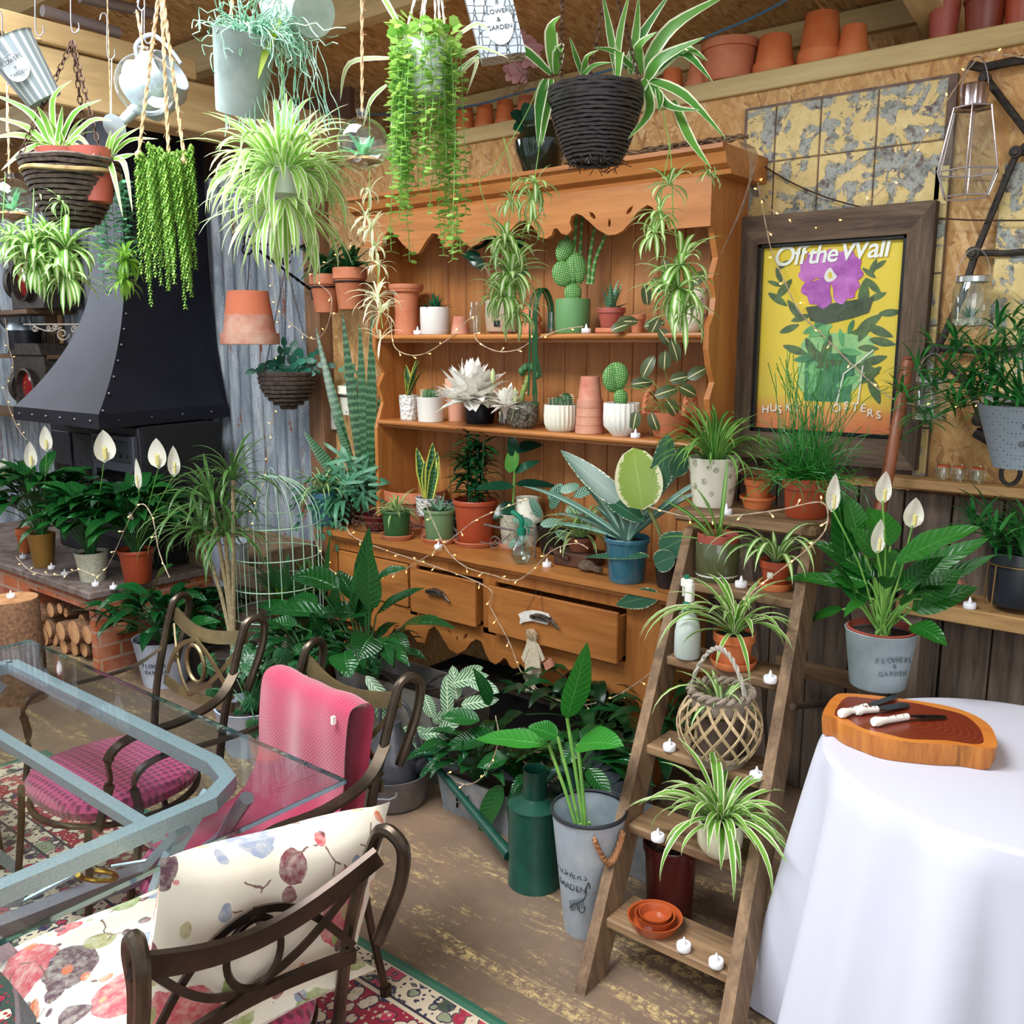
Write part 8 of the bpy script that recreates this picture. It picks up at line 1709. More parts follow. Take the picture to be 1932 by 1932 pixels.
# ================================================================ things hung from the roof
ROPE = plain('jute_twine','#a8855f',.9,0,'#cdb18a',90,.5); CHN = plain('rusty_chain','#4a3228',.6,.5)
def rope(mb, a, b, r=.004, fuzz=0, q=R):
    a, b = Vector(a), Vector(b); L_ = (b-a).length; n_ = max(8, int(L_/.012)); d = (b-a).normalized(); s1 = d.orthogonal().normalized(); s2 = d.cross(s1)
    for ph in (0, PI): mb.tube([a.lerp(b,k/n_)+(s1*math.cos(ph+k*1.1)+s2*math.sin(ph+k*1.1))*r*.55 for k in range(n_+1)], r*.7, 5)
    for k in range(int(fuzz*L_)): 
        p = a.lerp(b, q.random()); v = (s1*q.uniform(-1,1)+s2*q.uniform(-1,1)+d*q.uniform(-.6,.6))*r*3.2; mb.tube([p, p+v*.6, p+v+Vector((0,0,-r))], .0004, 3, cap=False)
def chain(mb, a, b, r=.009):
    a, b = Vector(a), Vector(b); n_ = max(2,int((b-a).length/(r*1.7))); d = (b-a).normalized(); s1 = d.orthogonal().normalized(); s2 = d.cross(s1)
    for k in range(n_):
        c = a.lerp(b,(k+.5)/n_); s_ = s1 if k%2 else s2; mb.tube([c+d*r*1.15*math.cos(t_)+s_*r*.55*math.sin(t_) for t_ in [2*PI*j/8 for j in range(8)]], r*.17, 4, closed=True)
def D(px, py, d): return P(px, py, d=d)
def hook(mb, p, h=.1, r=.0022):
    p = Vector(p); mb.tube(spline([p+RIGHT*-.018+UPV*(h-.01), p+RIGHT*-.01+UPV*(h+.008), p+RIGHT*.004+UPV*h, p+UPV*h*.5, p+RIGHT*-.002+UPV*.012, p+RIGHT*.008, p+RIGHT*.02+UPV*.012, p+RIGHT*.02+UPV*.028],5), r, 6)
STL = plain('hook_steel','#a8a7ad',.3,.9)
def baskt(t, r, h, m, rows=16, tp=.45, ang=26, jit=.006, seed=0, rad=None):
    q = random.Random(seed); mb = MB()
    for k in range(rows):
        f_ = k/(rows-1); rr = rad(f_)*r if rad else r*(tp+(1-tp)*f_**.6); z_ = h*f_; ph = q.random()*6
        mb.tube([((rr+.004*math.sin(j*PI+k*PI)+q.uniform(-.001,.001))*math.cos(2*PI*j/ang+ph), (rr+.004*math.sin(j*PI+k*PI))*math.sin(2*PI*j/ang+ph), z_+q.uniform(-1,1)*jit*.4) for j in range(ang)], h/rows*.62, 5, closed=True)
    mb.build('woven_basket', m, t); mb = MB(); rr = (rad(0) if rad else tp)*r
    mb.lathe([(0,.004),(rr*.9,.004)]+[((rad(f_/6) if rad else (tp+(1-tp)*(f_/6)**.6))*r*.93, h*f_/6) for f_ in range(1,7)], seg=24); mb.build('liner', plain('dark_liner','#120e0c',.9), t)
def plantlet(mb, c, n_, L_, W_, seed, m='strap', el=(-.9,1.4)): rosette(mb, c, n_, L_, W_, el, (.8,2.2), m, seed, .004, 7)
WBK = plain('black_wicker','#1d181a',.5,0,'#352d2d',60,.4,coat=.15); WBR = plain('brown_wicker','#2c2422',.6,0,'#5a4a40',50,.5)
# --- big black wicker basket with broad spider leaves
d0 = 2.55; loc = D(1122,306,d0); r = px2m(loc,172)/2; h = px2m(loc,128)
t = thing('hanging_basket', 'big black wicker hanging basket with broad spider plant leaves, top centre', 'hanging basket', loc); lo = loc
baskt(t, r, h, WBK, 20, .5, 44, .004, 1, lambda f_: .52+.48*min(1,f_*1.25)**.7)
mb = MB(); q = random.Random(2)
for k in range(220): a_ = q.uniform(0,6.28); p = Vector((math.cos(a_)*r*.55,math.sin(a_)*r*.55,q.uniform(-.012,.04))); mb.tube([p, p+Vector((q.uniform(-.03,.03),q.uniform(-.03,.03),q.uniform(-.02,.015)))], .0013, 3)
mb.build('frayed_base', WBK, t)
top = D(1150,-60,d0)-lo
for a_ in (0.3,2.4,4.5): mb = MB(); chain(mb, (r*math.cos(a_), r*math.sin(a_), h), (top if a_ < 4 else D(1062,-60,d0)-lo), .011); mb.build('chain', CHN, t)
mb = MB()
def SL(a, b, c, w, bend=.5, out=0.0, n_=None, dd=0):
    """strap leaf whose base, middle and tip are seen at a, b, c"""
    A_, B_, C_ = [D(x_,y_,d0-out*k+dd)-lo for k, (x_,y_) in enumerate((a,b,c))]; pts = spline([A_,B_,C_],5); mb.lid += 1; id_ = mb.lid; rows = []; n0 = n_ or (TOCAM+UPV*.35); w_ = px2m(lo,w); m_ = len(pts)-1
    for i, p in enumerate(pts):
        tg_ = (pts[min(i+1,m_)]-pts[max(i-1,0)]).normalized(); nn = (n0-tg_*n0.dot(tg_)).normalized(); sd = tg_.cross(nn); t_ = i/m_; wd = w_*.38*min(1,.5+2*t_)*min(1,(1-t_)*1.9+.03); rows.append((mb.addv(p+sd*wd+nn*wd*.3), mb.addv(p), mb.addv(p-sd*wd+nn*wd*.3), min(t_,.999)+id_))
    for a_, b_ in zip(rows, rows[1:]): mb.face([a_[0],a_[1],b_[1],b_[0]],[(0,a_[3]),(.5,a_[3]),(.5,b_[3]),(0,b_[3])]); mb.face([a_[1],a_[2],b_[2],b_[1]],[(.5,a_[3]),(1,a_[3]),(1,b_[3]),(.5,b_[3])])
for l in (((1040,140),(960,85),(852,138),26),((1045,135),(1040,60),(1058,30),34),((1050,140),(1055,90),(1060,100),30),((1030,150),(1018,200),(1015,278),28),((1040,150),(1030,210),(1022,275),26),((1160,150),(1170,60),(1190,-20),18),((1165,150),(1150,60),(1135,-20),20),
    ((1220,150),(1190,190),(1140,250),30),((1220,150),(1250,110),(1330,70),34),((1215,130),(1270,50),(1390,-20),34),((1220,150),(1290,180),(1370,262),28),((1225,150),(1260,200),(1320,208),24),((1270,190),(1300,260),(1342,318),26),((1215,150),(1225,210),(1185,262),26),((1100,150),(1108,110),(1130,95),18),((1095,150),(1120,125),(1155,118),16),
    ((1165,140),(1168,100),(1163,190),26),((1180,130),(1215,60),(1270,-20),24),((1210,140),(1205,90),(1240,60),28),((1225,145),(1285,100),(1345,155),30),((1225,150),(1290,95),(1335,115),24),((1100,145),(1085,105),(1075,70),16),((1240,160),(1245,190),(1243,210),20),((1200,135),(1160,100),(1120,90),22),((1190,140),(1200,60),(1205,-10),22)): SL(*l, out=.05)
nest(t, mb, leafmat('spider_leaf_broad','#3f7d35','#6aa443','#e9efcf','edge',.74,trans=.4)); 
PLM = leafmat('spider_plantlet','#5f9c34','#8fc455','#eef2cd','center',.4,trans=.4)
def runner(pts, lets, d=2.5):
    w = [D(a_,b_,d)-lo for a_,b_ in pts]; rn = MB(); rn.tube(spline(w,5), .0016, 4); o = nest(t, rn, L_STEM, 'runner')
    for (a_,b_,n_,L_) in lets: pl = MB(); plantlet(pl, D(a_,b_,d)-lo, int(n_*1.35), px2m(lo,L_)*1.05, px2m(lo,L_)*.14, int(a_+b_)); nest(o, pl, PLM, 'plantlet')
runner([(1020,150),(990,220),(930,320),(905,345),(930,420),(950,470)], [(955,455,26,75),(965,520,30,85),(950,560,24,70),(975,590,16,60)])
runner([(1020,260),(1010,330),(1005,380),(1010,430)], [(1003,375,12,55),(1010,345,10,60),(1008,415,14,40)]); runner([(950,260),(965,330),(960,430),(960,470)], [(965,380,12,45)])
runner([(1240,160),(1265,290),(1270,400),(1278,470)], [(1285,500,22,85),(1280,545,28,90),(1290,590,14,75)]); runner([(1265,270),(1250,350),(1240,440)], [(1262,350,10,60),(1245,400,14,60),(1235,440,14,60)])
runner([(1330,310),(1335,325),(1345,330)], [(1335,325,8,35),(1350,335,6,25)])
# --- million hearts in white pot
d1 = 2.25; loc = D(802,186,d1); t = thing('hanging_planter', 'white hanging pot with curtains of small round leaves, left of the black basket', 'hanging planter', loc); lo = loc; r = px2m(lo,90)/2; h = px2m(lo,96)
mb = MB(); mb.lathe([(0,0),(r*.7,.0),(r*.85,.006),(r,h*.9),(r*1.02,h),(r*.94,h),(r*.8,.01),(0,.01)], seg=30); mb.build('pot', plain('matt_white','#d7dadb',.5), t)
mb = MB(); tp = D(812,-60,d1)-lo
for k in range(7): a_ = 2*PI*k/7; rope(mb, (r*.95*math.cos(a_), r*.95*math.sin(a_), h), tp+Vector((.02*math.cos(a_),.02*math.sin(a_),0)), .0028, 30)
mb.build('cords', plain('white_cord','#cfc9bd',.9), t)
mb = MB(); st = MB(); q = random.Random(4)
for k in range(46):
    a_ = q.uniform(0,6.28); rr = r*q.uniform(1.0,1.5); x0 = Vector((math.cos(a_)*rr, math.sin(a_)*rr, h*q.uniform(.8,1.05))); sc = (x0.dot(RIGHT))/(r*1.4); L_ = px2m(lo, q.uniform(150,380) if sc > -.2 or q.random() < .5 else q.uniform(120,300)); strand(mb, x0, L_, .018, (.021,.019), k, .09, stem=st)
for k in range(130): a_ = q.uniform(0,6.28); rr = r*q.uniform(.2,1.35); p = Vector((math.cos(a_)*rr, math.sin(a_)*rr, h+q.uniform(-.01,.04))); mb.quadleaf(p, (math.cos(a_),math.sin(a_),q.uniform(-.3,.6)), (q.uniform(-1,1),q.uniform(-1,1),1), .028, .026)
nest(t, mb, L_DISC); nest(t, st, L_STEM, 'stems')
mb = MB()
for l in (((760,60),(720,-10),(700,-40),16),((740,110),(660,120),(642,190),14),((860,70),(900,45),(925,60),12),((730,160),(700,190),(685,240),12),((740,200),(745,300),(770,330),10),((860,110),(905,90),(960,110),12),((850,160),(900,110),(880,180),12)): lo_s = lo; d0 = d1; SL(*l, dd=0.0)
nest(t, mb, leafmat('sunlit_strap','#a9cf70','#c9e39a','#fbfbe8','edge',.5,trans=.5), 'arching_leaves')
# --- glass globes
def globe(px, py, rpx, d, lab, ropetop, seed=1, big=False):
    c = D(px,py,d); t = thing('glass_globe', lab, 'hanging terrarium', c-Vector((0,0,px2m(c,rpx)))); r_ = px2m(c,rpx); mb = MB(); n_ = 22; pr = [(r_*math.sin(a_), r_-r_*math.cos(a_)*.98) for a_ in [PI*(.06+.88*k/n_) for k in range(n_+1)]]; mb.lathe([(0,pr[0][1])]+pr+[(.012,2*r_+.005),(.014,2*r_+.015),(0,2*r_+.018)], seg=40)
    mb.build('globe', glassm('globe_glass',(.95,.98,.97),.12), t); mb = MB(); tt = D(ropetop[0],ropetop[1],d)-t.location; rope(mb, (0,0,2*r_+.01), tt, .0035 if not big else .004, 60); mb.build('cord', ROPE, t)
    if not big:
        mb = MB(); rosette(mb, (0,0,r_*.55), 16, r_*1.0, r_*.26, (.1,1.5), (.2,1.0), 'lance', seed, .003, 6); nest(t, mb, L_AIR); mb = MB(); mb.lathe([(0,.006),(r_*.5,.02),(r_*.72,r_*.36),(r_*.5,r_*.5),(0,r_*.55)], seg=24); mb.build('bark_chips', plain('bark_chips','#7a5a3c',.9,0,'#c09a6c',110,1.4,det=2), t)
    return t
globe(685,272,49,2.1,'glass globe terrarium with a pale green air plant, hung on hairy jute twine',(683,-60),3)
globe(22,378,42,3.0,'glass globe with a tiny green plant on gravel, hung at the far left edge',(12,60),5)
globe(275,160,56,2.6,'large empty glass bubble hung by a jute loop beside the zinc watering can',(258,20),7,True)
# --- rhipsalis in zinc bucket
d2 = 2.2; loc = D(452,215,d2); t = thing('hanging_bucket', 'tilted zinc bucket stuffed with wiry blue-green jungle cactus, hung top left of centre', 'hanging bucket', loc); lo = loc; r = px2m(lo,115)/2; h = px2m(lo,140)
ax = (RIGHT*.22+UPV*1-TOCAM*-.3).normalized(); Rm = UPV.rotation_difference(ax).to_matrix(); mb = MB(); mb.lathe([(0,0),(r*.74,0),(r*.76,.008),(r*1.0,h),(r*1.03,h+.004),(r*.95,h),(r*.7,.012),(0,.01)], seg=60, rib=.008, ribn=30); mb.v = [Rm@v for v in mb.v]; mb.build('bucket', plain('pale_zinc_green','#8fa39e',.45,.3,'#b3c4bf',12), t)
mb = MB(); rope(mb, Rm@Vector((-r*.8,0,h)), D(440,-40,d2)-lo, .004, 30); mb.build('cord', ROPE, t)
mb = MB(); q = random.Random(6); c = Rm@Vector((0,0,h*.95))+RIGHT*.03
for k in range(260):
    a_ = q.uniform(0,6.28); e = q.uniform(-.2,1.5); L_ = q.uniform(.05,.16); p = c+Vector((math.cos(a_),math.sin(a_),0))*q.uniform(0,r*.8); pts = [p.copy()]; kk = q.uniform(-4,4)
    for j in range(7): aa = a_+kk*j/7; ee = e-q.uniform(.0,.55)*j; p = p+Vector((math.cos(aa)*math.cos(ee),math.sin(aa)*math.cos(ee),math.sin(ee)))*L_/7; pts.append(p.copy())
    if q.random() < .5: pts = [p_+RIGHT*.035*i/7 for i, p_ in enumerate(pts)]
    mb.tube(spline(pts,2), .0014, 3, cap=False)
for k in range(34):
    p = c+RIGHT*q.uniform(-.06,.15)+Vector((0,0,-.01)); pts = [p.copy()]; dx = q.uniform(-.004,.006)
    for j in range(14): p = p+RIGHT*(dx+.003*math.sin(j*.9+k))+UPV*-.016*q.uniform(.6,1.1); pts.append(p.copy())
    mb.tube(pts, .0011, 3, cap=False)
nest(t, mb, plain('wiry_blue_green','#4f9a6f',.5,0,'#bfe0cf',30), 'wiry_stems')
mb = MB(); d0 = d2-.1; lo = t.location; SL((528,35),(505,90),(487,150),22); nest(t, mb, leafmat('yellow_leaf','#b6cf2a','#c4da3c',None,'plain',trans=.5), 'yellow_leaf')
# --- colander pail
c = D(592,25,2.1); t = thing('hanging_pail', 'pierced pale metal pail hung sideways, its round base facing the camera', 'pail', c-UPV*.05); ax = (TOCAM*.7+RIGHT*.5-UPV*.35).normalized(); rr = px2m(c,44); mb = MB()
mb.lathe([(0,0),(rr*.98,0),(rr,-.004),(rr*1.25,-.17),(rr*1.2,-.17)], UPV*.05, 44, axis=ax); zz_ = N('pierced_pail'); zz_.set(col=zz_.mix(zz_.ramp(zz_.vor(110,out='Distance',rnd=.1), [(.2,(1,1,1)),(.28,(0,0,0))]), '#a9bbb4', '#6f8480'), rough=.45, metal=.3); mb.build('body', zz_.m, t)
mb = MB(); mb.lathe([(0,.001),(rr*.96,.001),(rr*.96,.0)], UPV*.05, 36, axis=ax); mb.build('base', plain('pail_base','#9fb3a8',.5,.2,'#b9c9bf',30), t); mb = MB(); rope(mb, UPV*.05-ax*.16, D(600,-200,2.15)-t.location, .003); mb.build('cord', ROPE, t)
# --- zinc garden planter seen end on, top
c = D(935,50,2.3); t = thing('hanging_sign', 'narrow zinc planter with a chicken-wire pattern hung tilted at the top', 'planter', c); lo = c
nW = N('chickenwire_zinc'); nW.set(col=nW.mix(nW.ramp(nW.vor(52,feature='DISTANCE_TO_EDGE',out='Distance',rnd=.25), [(.03,(1,1,1)),(.07,(0,0,0))]), '#b9c1c9', '#4a4f57'), rough=.35, metal=.5); w4 = [D(a_,b_,2.3)-lo for a_,b_ in ((868,-40),(908,110),(992,98),(958,-40))]; bk = [p-TOCAM*.07 for p in w4]; mb = MB(); I = [mb.addv(p) for p in w4+bk]
for f_ in ((0,1,2,3),(7,6,5,4),(0,4,5,1),(1,5,6,2),(2,6,7,3),(3,7,4,0)): mb.face([I[k] for k in f_])
mb.build('body', nW.m, t, False); rr_ = (w4[2]-w4[1]).normalized(); uu = (w4[0]-w4[1]); uu = (uu-rr_*uu.dot(rr_)).normalized(); mb = MB(); cc = (w4[1]+w4[2])/2+uu*.075+TOCAM*.001; nn_ = rr_.cross(uu); pl_ = [cc+rr_*.034*math.cos(a_)+uu*.05*math.sin(a_)+nn_*.002 for a_ in [2*PI*k/28 for k in range(28)]]; ii = [mb.addv(p) for p in pl_]; mb.face(ii); mb.tube(pl_, .0012, 4, closed=True); mb.build('plaque', plain('pale_plaque','#c9d0d6',.4,.3), t, False)
for s_, k in (('FLOWERS',.028),('&',.008),('GARDEN',-.012)): text_obj('lettering', s_, .016, INK2, t, cc+uu*k+nn_*.003, rr_, uu, .0004)
mb = MB(); rope(mb, w4[0]*.5+w4[3]*.5, D(915,-160,2.3)-lo, .003); mb.build('cord', ROPE, t)
# --- sunlit spider plant
d3 = 2.45; loc = D(535,345,d3); t = thing('hanging_plant', 'dense sunlit spider plant hanging over the corrugated wall, left of the glass globe', 'hanging plant', loc); lo = loc; mb = MB()
mb.lathe([(0,-.04),(.04,-.03),(.055,.03),(.05,.035),(0,.03)], seg=20); mb.build('pot', plain('matt_white','#d7dadb',.5), t); mb = MB()
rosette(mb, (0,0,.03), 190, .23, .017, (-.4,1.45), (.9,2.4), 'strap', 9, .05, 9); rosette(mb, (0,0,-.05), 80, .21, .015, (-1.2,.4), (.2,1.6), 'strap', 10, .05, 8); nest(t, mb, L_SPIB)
mb = MB(); rope(mb, (0,0,.03), D(530,-60,d3)-lo, .0018); mb.build('cord', L_STEM, t)
# --- pale plantlet chain under the globe
loc = D(700,350,2.2); t = thing('spider_runner', 'long pale runner of spider plantlets hanging before the left side of the dresser', 'hanging plant', loc); lo = loc; mb = MB(); st = MB()
st.tube(spline([D(a_,b_,2.2)-lo for a_,b_ in ((697,200),(697,345),(695,400),(705,450),(712,500),(715,560),(722,620))],5), .0014, 4)
for a_, b_, n_, L_ in ((697,360,9,50),(690,410,16,42),(702,430,22,46),(708,465,18,36),(714,500,14,38),(712,560,22,65),(720,590,18,60),(718,640,6,50)): plantlet(mb, D(a_,b_,2.2)-lo, n_, px2m(lo,L_), .005, int(a_*b_))
nest(t, mb, leafmat('pale_plantlet','#c9d590','#dfe6b0','#f8f6e2','edge',.5,trans=.45)); nest(t, st, L_STEM, 'stems')
# --- tassel fern
d4 = 2.6; loc = D(313,300,d4); t = thing('hanging_tassel_fern', 'long green tassel fern hung on three jute ropes in front of the black hood', 'hanging plant', loc); lo = loc; mb = MB()
for a_, b_ in ((262,290),(318,285),(348,300)): rope(mb, D(a_,b_,d4)-lo, D(303,-40,d4)-lo, .005, 70)
for a_, b_ in ((262,292),(348,304)): mb.blob(D(a_,b_,d4)-lo, .012, 8, 6)
mb.build('cord', ROPE, t); mb = MB(); q = random.Random(12)
for k in range(54):
    a_ = q.uniform(0,6.28); rr = px2m(lo,q.uniform(10,66)); p = Vector((math.cos(a_)*rr, math.sin(a_)*rr*.7, px2m(lo,q.uniform(-20,25)))); L_ = px2m(lo, q.choice((150,200,240,260,290))*q.uniform(.7,1.05)); n_ = int(L_/.0085); w_ = .016
    for j in range(n_):
        p = p+Vector((math.cos(a_)*.0004+q.uniform(-.0008,.0008), q.uniform(-.0008,.0008), -.0085 if j > 2 else .002))
        for m_ in range(4): b_ = j*1.1+m_*PI/2; mb.quadleaf(p, (math.cos(b_),math.sin(b_),-1.1), (math.cos(b_),math.sin(b_),1), w_*(1 if j < n_*.8 else .75), .0045)
nest(t, mb, L_TASS)
# --- left wicker basket
d5 = 2.75; loc = D(142,425,d5); t = thing('hanging_basket', 'dark woven cone basket of potted spider plants on a chain at the left', 'hanging basket', loc); lo = loc; r = px2m(lo,172)/2; h = px2m(lo,112)
baskt(t, r, h, WBR, 14, .35, 30, .006, 3); mb = MB(); ang_ = [2*PI*j/30 for j in range(30)]; mb.tube([(r*.97*math.cos(a_), r*.97*math.sin(a_), h*.82+.004*math.sin(3*a_)) for a_ in ang_], .007, 6, closed=True); mb.build('pale_cane', plain('pale_cane','#b59a6c',.6,0,'#8a6d45',30), t)
for a_ in (.2,2.3,4.4): mb = MB(); chain(mb, (r*math.cos(a_), r*math.sin(a_), h), D(137,78,d5)-lo, .012); mb.build('chain', CHN, t)
mb = MB(); hook(mb, D(137,62,d5)-lo, .13); mb.build('hook', STL, t)
for x_, y_, rr, tl in ((-.02,-.01,.075,0),(.07,.03,.06,.3)):
    m_ = MB(); m_.lathe([(0,h*.3),(rr*.8,h*.35),(rr,h+.035),(rr*.95,h+.035),(rr*.9,h+.02),(0,h+.02)], (x_,y_,0), 24); m_.build('inner_pot', PLASTRED, t)
mb = MB(); d0 = d5-.05
for l in (((105,290),(60,215),(-20,175),18),((105,290),(50,240),(-20,220),16),((108,290),(100,190),(135,152),16),((108,290),(140,215),(192,188),16),((110,290),(170,230),(212,228),15),((80,265),(30,255),(-20,262),16),((78,270),(40,290),(2,322),16),((85,270),(72,310),(78,378),18),((118,268),(150,280),(180,308),16),((105,280),(85,225),(70,200),16),((120,290),(150,260),(182,300),14),((105,290),(115,230),(118,200),16),
    ((205,300),(215,260),(240,235),14),((205,300),(225,265),(265,240),14),((205,300),(245,265),(298,262),12),((205,300),(215,330),(232,410),14),((210,300),(235,310),(250,400),14),((212,300),(240,295),(255,290),14),((200,300),(205,270),(210,245),12)): SL(*l, out=.03)
rosette(mb, (-.02,-.01,h+.03), 20, .12, .012, (.3,1.4), (.8,1.8), 'strap', 4); nest(t, mb, L_SPI)
for pts, lets in (([(112,300),(118,360),(118,400)],[(115,380,10,30)]),([(65,330),(62,400),(55,440)],[(60,470,34,70),(70,500,22,60)]),([(118,360),(115,430),(120,460)],[(125,470,34,70),(122,520,24,65),(90,450,24,55)]),([(10,330),(5,420)],[(20,450,18,50)])):
    runner(pts, [(a_,b_,n_+8,L_*1.1) for a_,b_,n_,L_ in lets], 2.65)
# --- silver dollar vine
loc = D(212,330,3.1); t = thing('hanging_vine', 'trailing blue-green round-leaved vine and a tufted air plant hanging behind the tassel fern', 'hanging plant', loc); lo = loc; mb = MB(); st = MB(); q = random.Random(14)
for k in range(15): strand(mb, (RIGHT*px2m(lo,q.uniform(-32,30))+TOCAM*q.uniform(-.05,.05)), px2m(lo,q.uniform(110,225)), .02, (.024,.018), k, .06, stem=st)
nest(t, mb, L_DISCB); nest(t, st, L_STEMD, 'stems'); mb = MB(); plantlet(mb, D(236,490,3.1)-lo, 60, px2m(lo,52), .009, 5); plantlet(mb, D(232,530,3.1)-lo, 40, px2m(lo,45), .009, 6); mb.build('air_plant', leafmat('tufted_lime','#7fb83c','#a3d05c',None,'plain',trans=.4), t); mb = MB(); rope(mb, (0,0,0), D(200,-90,3.1)-lo, .002); mb.build('cord', ROPE, t)
# --- zinc garden bucket, watering can, hooks
d6 = 2.7; loc = D(85,190,d6); t = thing('zinc_bucket', 'tilted slatted zinc bucket with a round garden badge, hung from a hook at top left', 'bucket', loc); lo = loc; r = px2m(lo,98)/2; h = px2m(lo,110); ax = (UPV*.9-RIGHT*.45+TOCAM*.25).normalized(); Rm = UPV.rotation_difference(ax).to_matrix(); slz = N('slatted_zinc'); slz.set(col=slz.ramp(slz.math('SINE', slz.math('MULTIPLY', slz.add('SeparateXYZ',{0: slz.add('TexCoord').outputs['UV']}).outputs[0], 100)), [(.2,'#93a0a6'),(.5,'#cfd6d8')]), rough=.4, metal=.35)
mb = MB(); mb.lathe([(0,0),(r*.66,0),(r*.68,.006),(r*.98,h),(r*1.03,h+.003),(r*.94,h),(r*.62,.012),(0,.01)], seg=48); mb.v = [Rm@v for v in mb.v]; mb.build('body', slz.m, t)
fd = (TOCAM-ax*TOCAM.dot(ax)).normalized(); rt = UPV.cross(fd).normalized(); rt = (ax.cross(fd)); cc = Rm@Vector((0,0,h*.55))+fd*(r*.86); mb = MB(); pl_ = [cc+rt*.036*math.cos(a_)+ax*.036*math.sin(a_)-fd*.010*math.cos(a_)**2 for a_ in [2*PI*k/28 for k in range(28)]]; mb.face([mb.addv(p+fd*.003) for p in pl_]); mb.tube([p+fd*.003 for p in pl_], .0012, 4, closed=True); mb.build('badge', plain('pale_plaque','#c9d0d6',.4,.3), t, False)
for s_, k, z_ in (('FLOWERS',.014,.0155),('&',-.002,.010),('GARDEN',-.020,.013)): text_obj('lettering', s_, z_, INK2, t, cc+ax*k+fd*.0045, rt, ax, .0004)
mb = MB(); e1, e2 = Rm@Vector((-r*.5,-r*.5,h*.95)), Rm@Vector((r*.6,.0,h*.95)); tpp = D(71,76,d6)-lo; mb.tube(spline([e1, e1.lerp(tpp,.7)-RIGHT*.012, tpp, e2.lerp(tpp,.7)+RIGHT*.015, e2],6), .006, 8); mb.build('rope_handle', ROPE, t); mb = MB(); hook(mb, D(70,68,d6)-lo, .12); mb.build('hook', STL, t)
loc = D(300,168,2.75); t = thing('hanging_watering_can', 'zinc watering can hung by its handle behind the glass bubble, its rose pointing down left', 'watering can', loc); lo = loc; zp = ZINC; mb = MB(); ax = (RIGHT*.8+UPV*.5+TOCAM*.3).normalized()
mb.lathe([(0,-.08),(.07,-.08),(.08,-.075),(.085,.02),(.065,.055),(.062,.055),(.03,.02),(0,.02)], (0,0,.02), 36, axis=ax); mb.build('body', zp, t)
mb = MB(); mb.tube([RIGHT*-.03-UPV*.02, D(228,232,2.7)-lo], lambda k: .022-.008*k, 10); mb.lathe([(.014,0),(.036,.035),(0,.04)], D(228,232,2.7)-lo, 18, axis=(D(205,245,2.65)-D(228,232,2.7))); mb.build('spout', zp, t); mb = MB(); mb.tube(spline([RIGHT*-.05+UPV*.06, RIGHT*-.06+UPV*.12, RIGHT*-.01+UPV*.15, RIGHT*.04+UPV*.11, RIGHT*.07+UPV*.07],6), .006, 7); mb.build('handle', zp, t); mb = MB(); hook(mb, D(275,82,2.75)-lo, .12); mb.build('hook', STL, t)
for k, (a_, b_, lab) in enumerate(((8,108,'steel hook at the far left hanging below the lowest pipe'),(205,112,'steel hook with twine between the chained basket and the glass bubble'),(262,20,'short steel hook on the upper pipe over the glass bubble'))):
    mb = MB(); hook(mb, D(a_,b_,2.8), .12 if k < 2 else .04); mb.tube([D(a_+6,b_,2.8), D(a_+4,b_+140,2.8)], .0014, 4); mb.build('steel_hook', STL, tagd=(lab,'hook'))
for k, (p0, p1) in enumerate((((-40,42),(155,86)),((80,20),(224,62)),((150,-6),(300,28)))):
    mb = MB(); A_ = P(*p0, x=-3.9+.02*k); B_ = P(*p1, x=-3.9+.02*k); mb.tube([A_, B_], .022, 12); mb.build('metal_pipe', plain('grey_pipe','#9a9399',.4,.6), tagd=('%s of the three grey pipes laid across the roof joists at top left' % ('lowest','middle','highest')[k],'pipe'))
# ================================================================ on the corner post and the board wall left of the dresser
def PY(a_, b_, y=3.2): return P(a_, b_, y=y)
t = thing('plant_bracket', 'black twisted iron plant bracket reaching out from the corner post', 'bracket', PY(590,545)); lo = t.location; A_ = PY(592,545,3.25)-lo; xw = A_.x+lo.x
Xp = lambda a_, b_: P(a_,b_,x=xw)-lo
mb = MB(); mb.tube(spline([Xp(592,468), Xp(530,463), Xp(478,460)],4), .006, 7); tw = [Xp(586,546).lerp(Xp(474,462), k/40) for k in range(41)]
for ph in (0,PI): mb.tube([p+Vector((.004*math.cos(ph+k*.8),0,.004*math.sin(ph+k*.8))) for k, p in enumerate(tw)], .005, 5)
mb.tube([Xp(592,400), Xp(590,566)], .008, 6)
for c_, r_ in (((468,453),8),((466,471),9),((540,492),7)): mb.tube([Xp(c_[0]+r_*math.cos(a_), c_[1]+r_*math.sin(a_)) for a_ in [2*PI*k/14 for k in range(13)]], .005, 6)
mb.tube(spline([Xp(585,458),Xp(555,472),Xp(535,500)],5), .005, 6); mb.build('ironwork', BLACKM, t)
c = P(472,650,x=xw-.0); t = thing('upturned_pot', 'big weathered terracotta pot hung upside down like a bell from the iron bracket', 'plant pot', c); rr = px2m(c,108)/2; hh = px2m(c,98); mb = MB(); pr_, ri = potprof('inv', rr, hh, .70); pr_ = [(a_, hh-b_) for a_, b_ in pr_]; mb.lathe([(a_,b_) for a_,b_ in pr_[::-1]], seg=32)
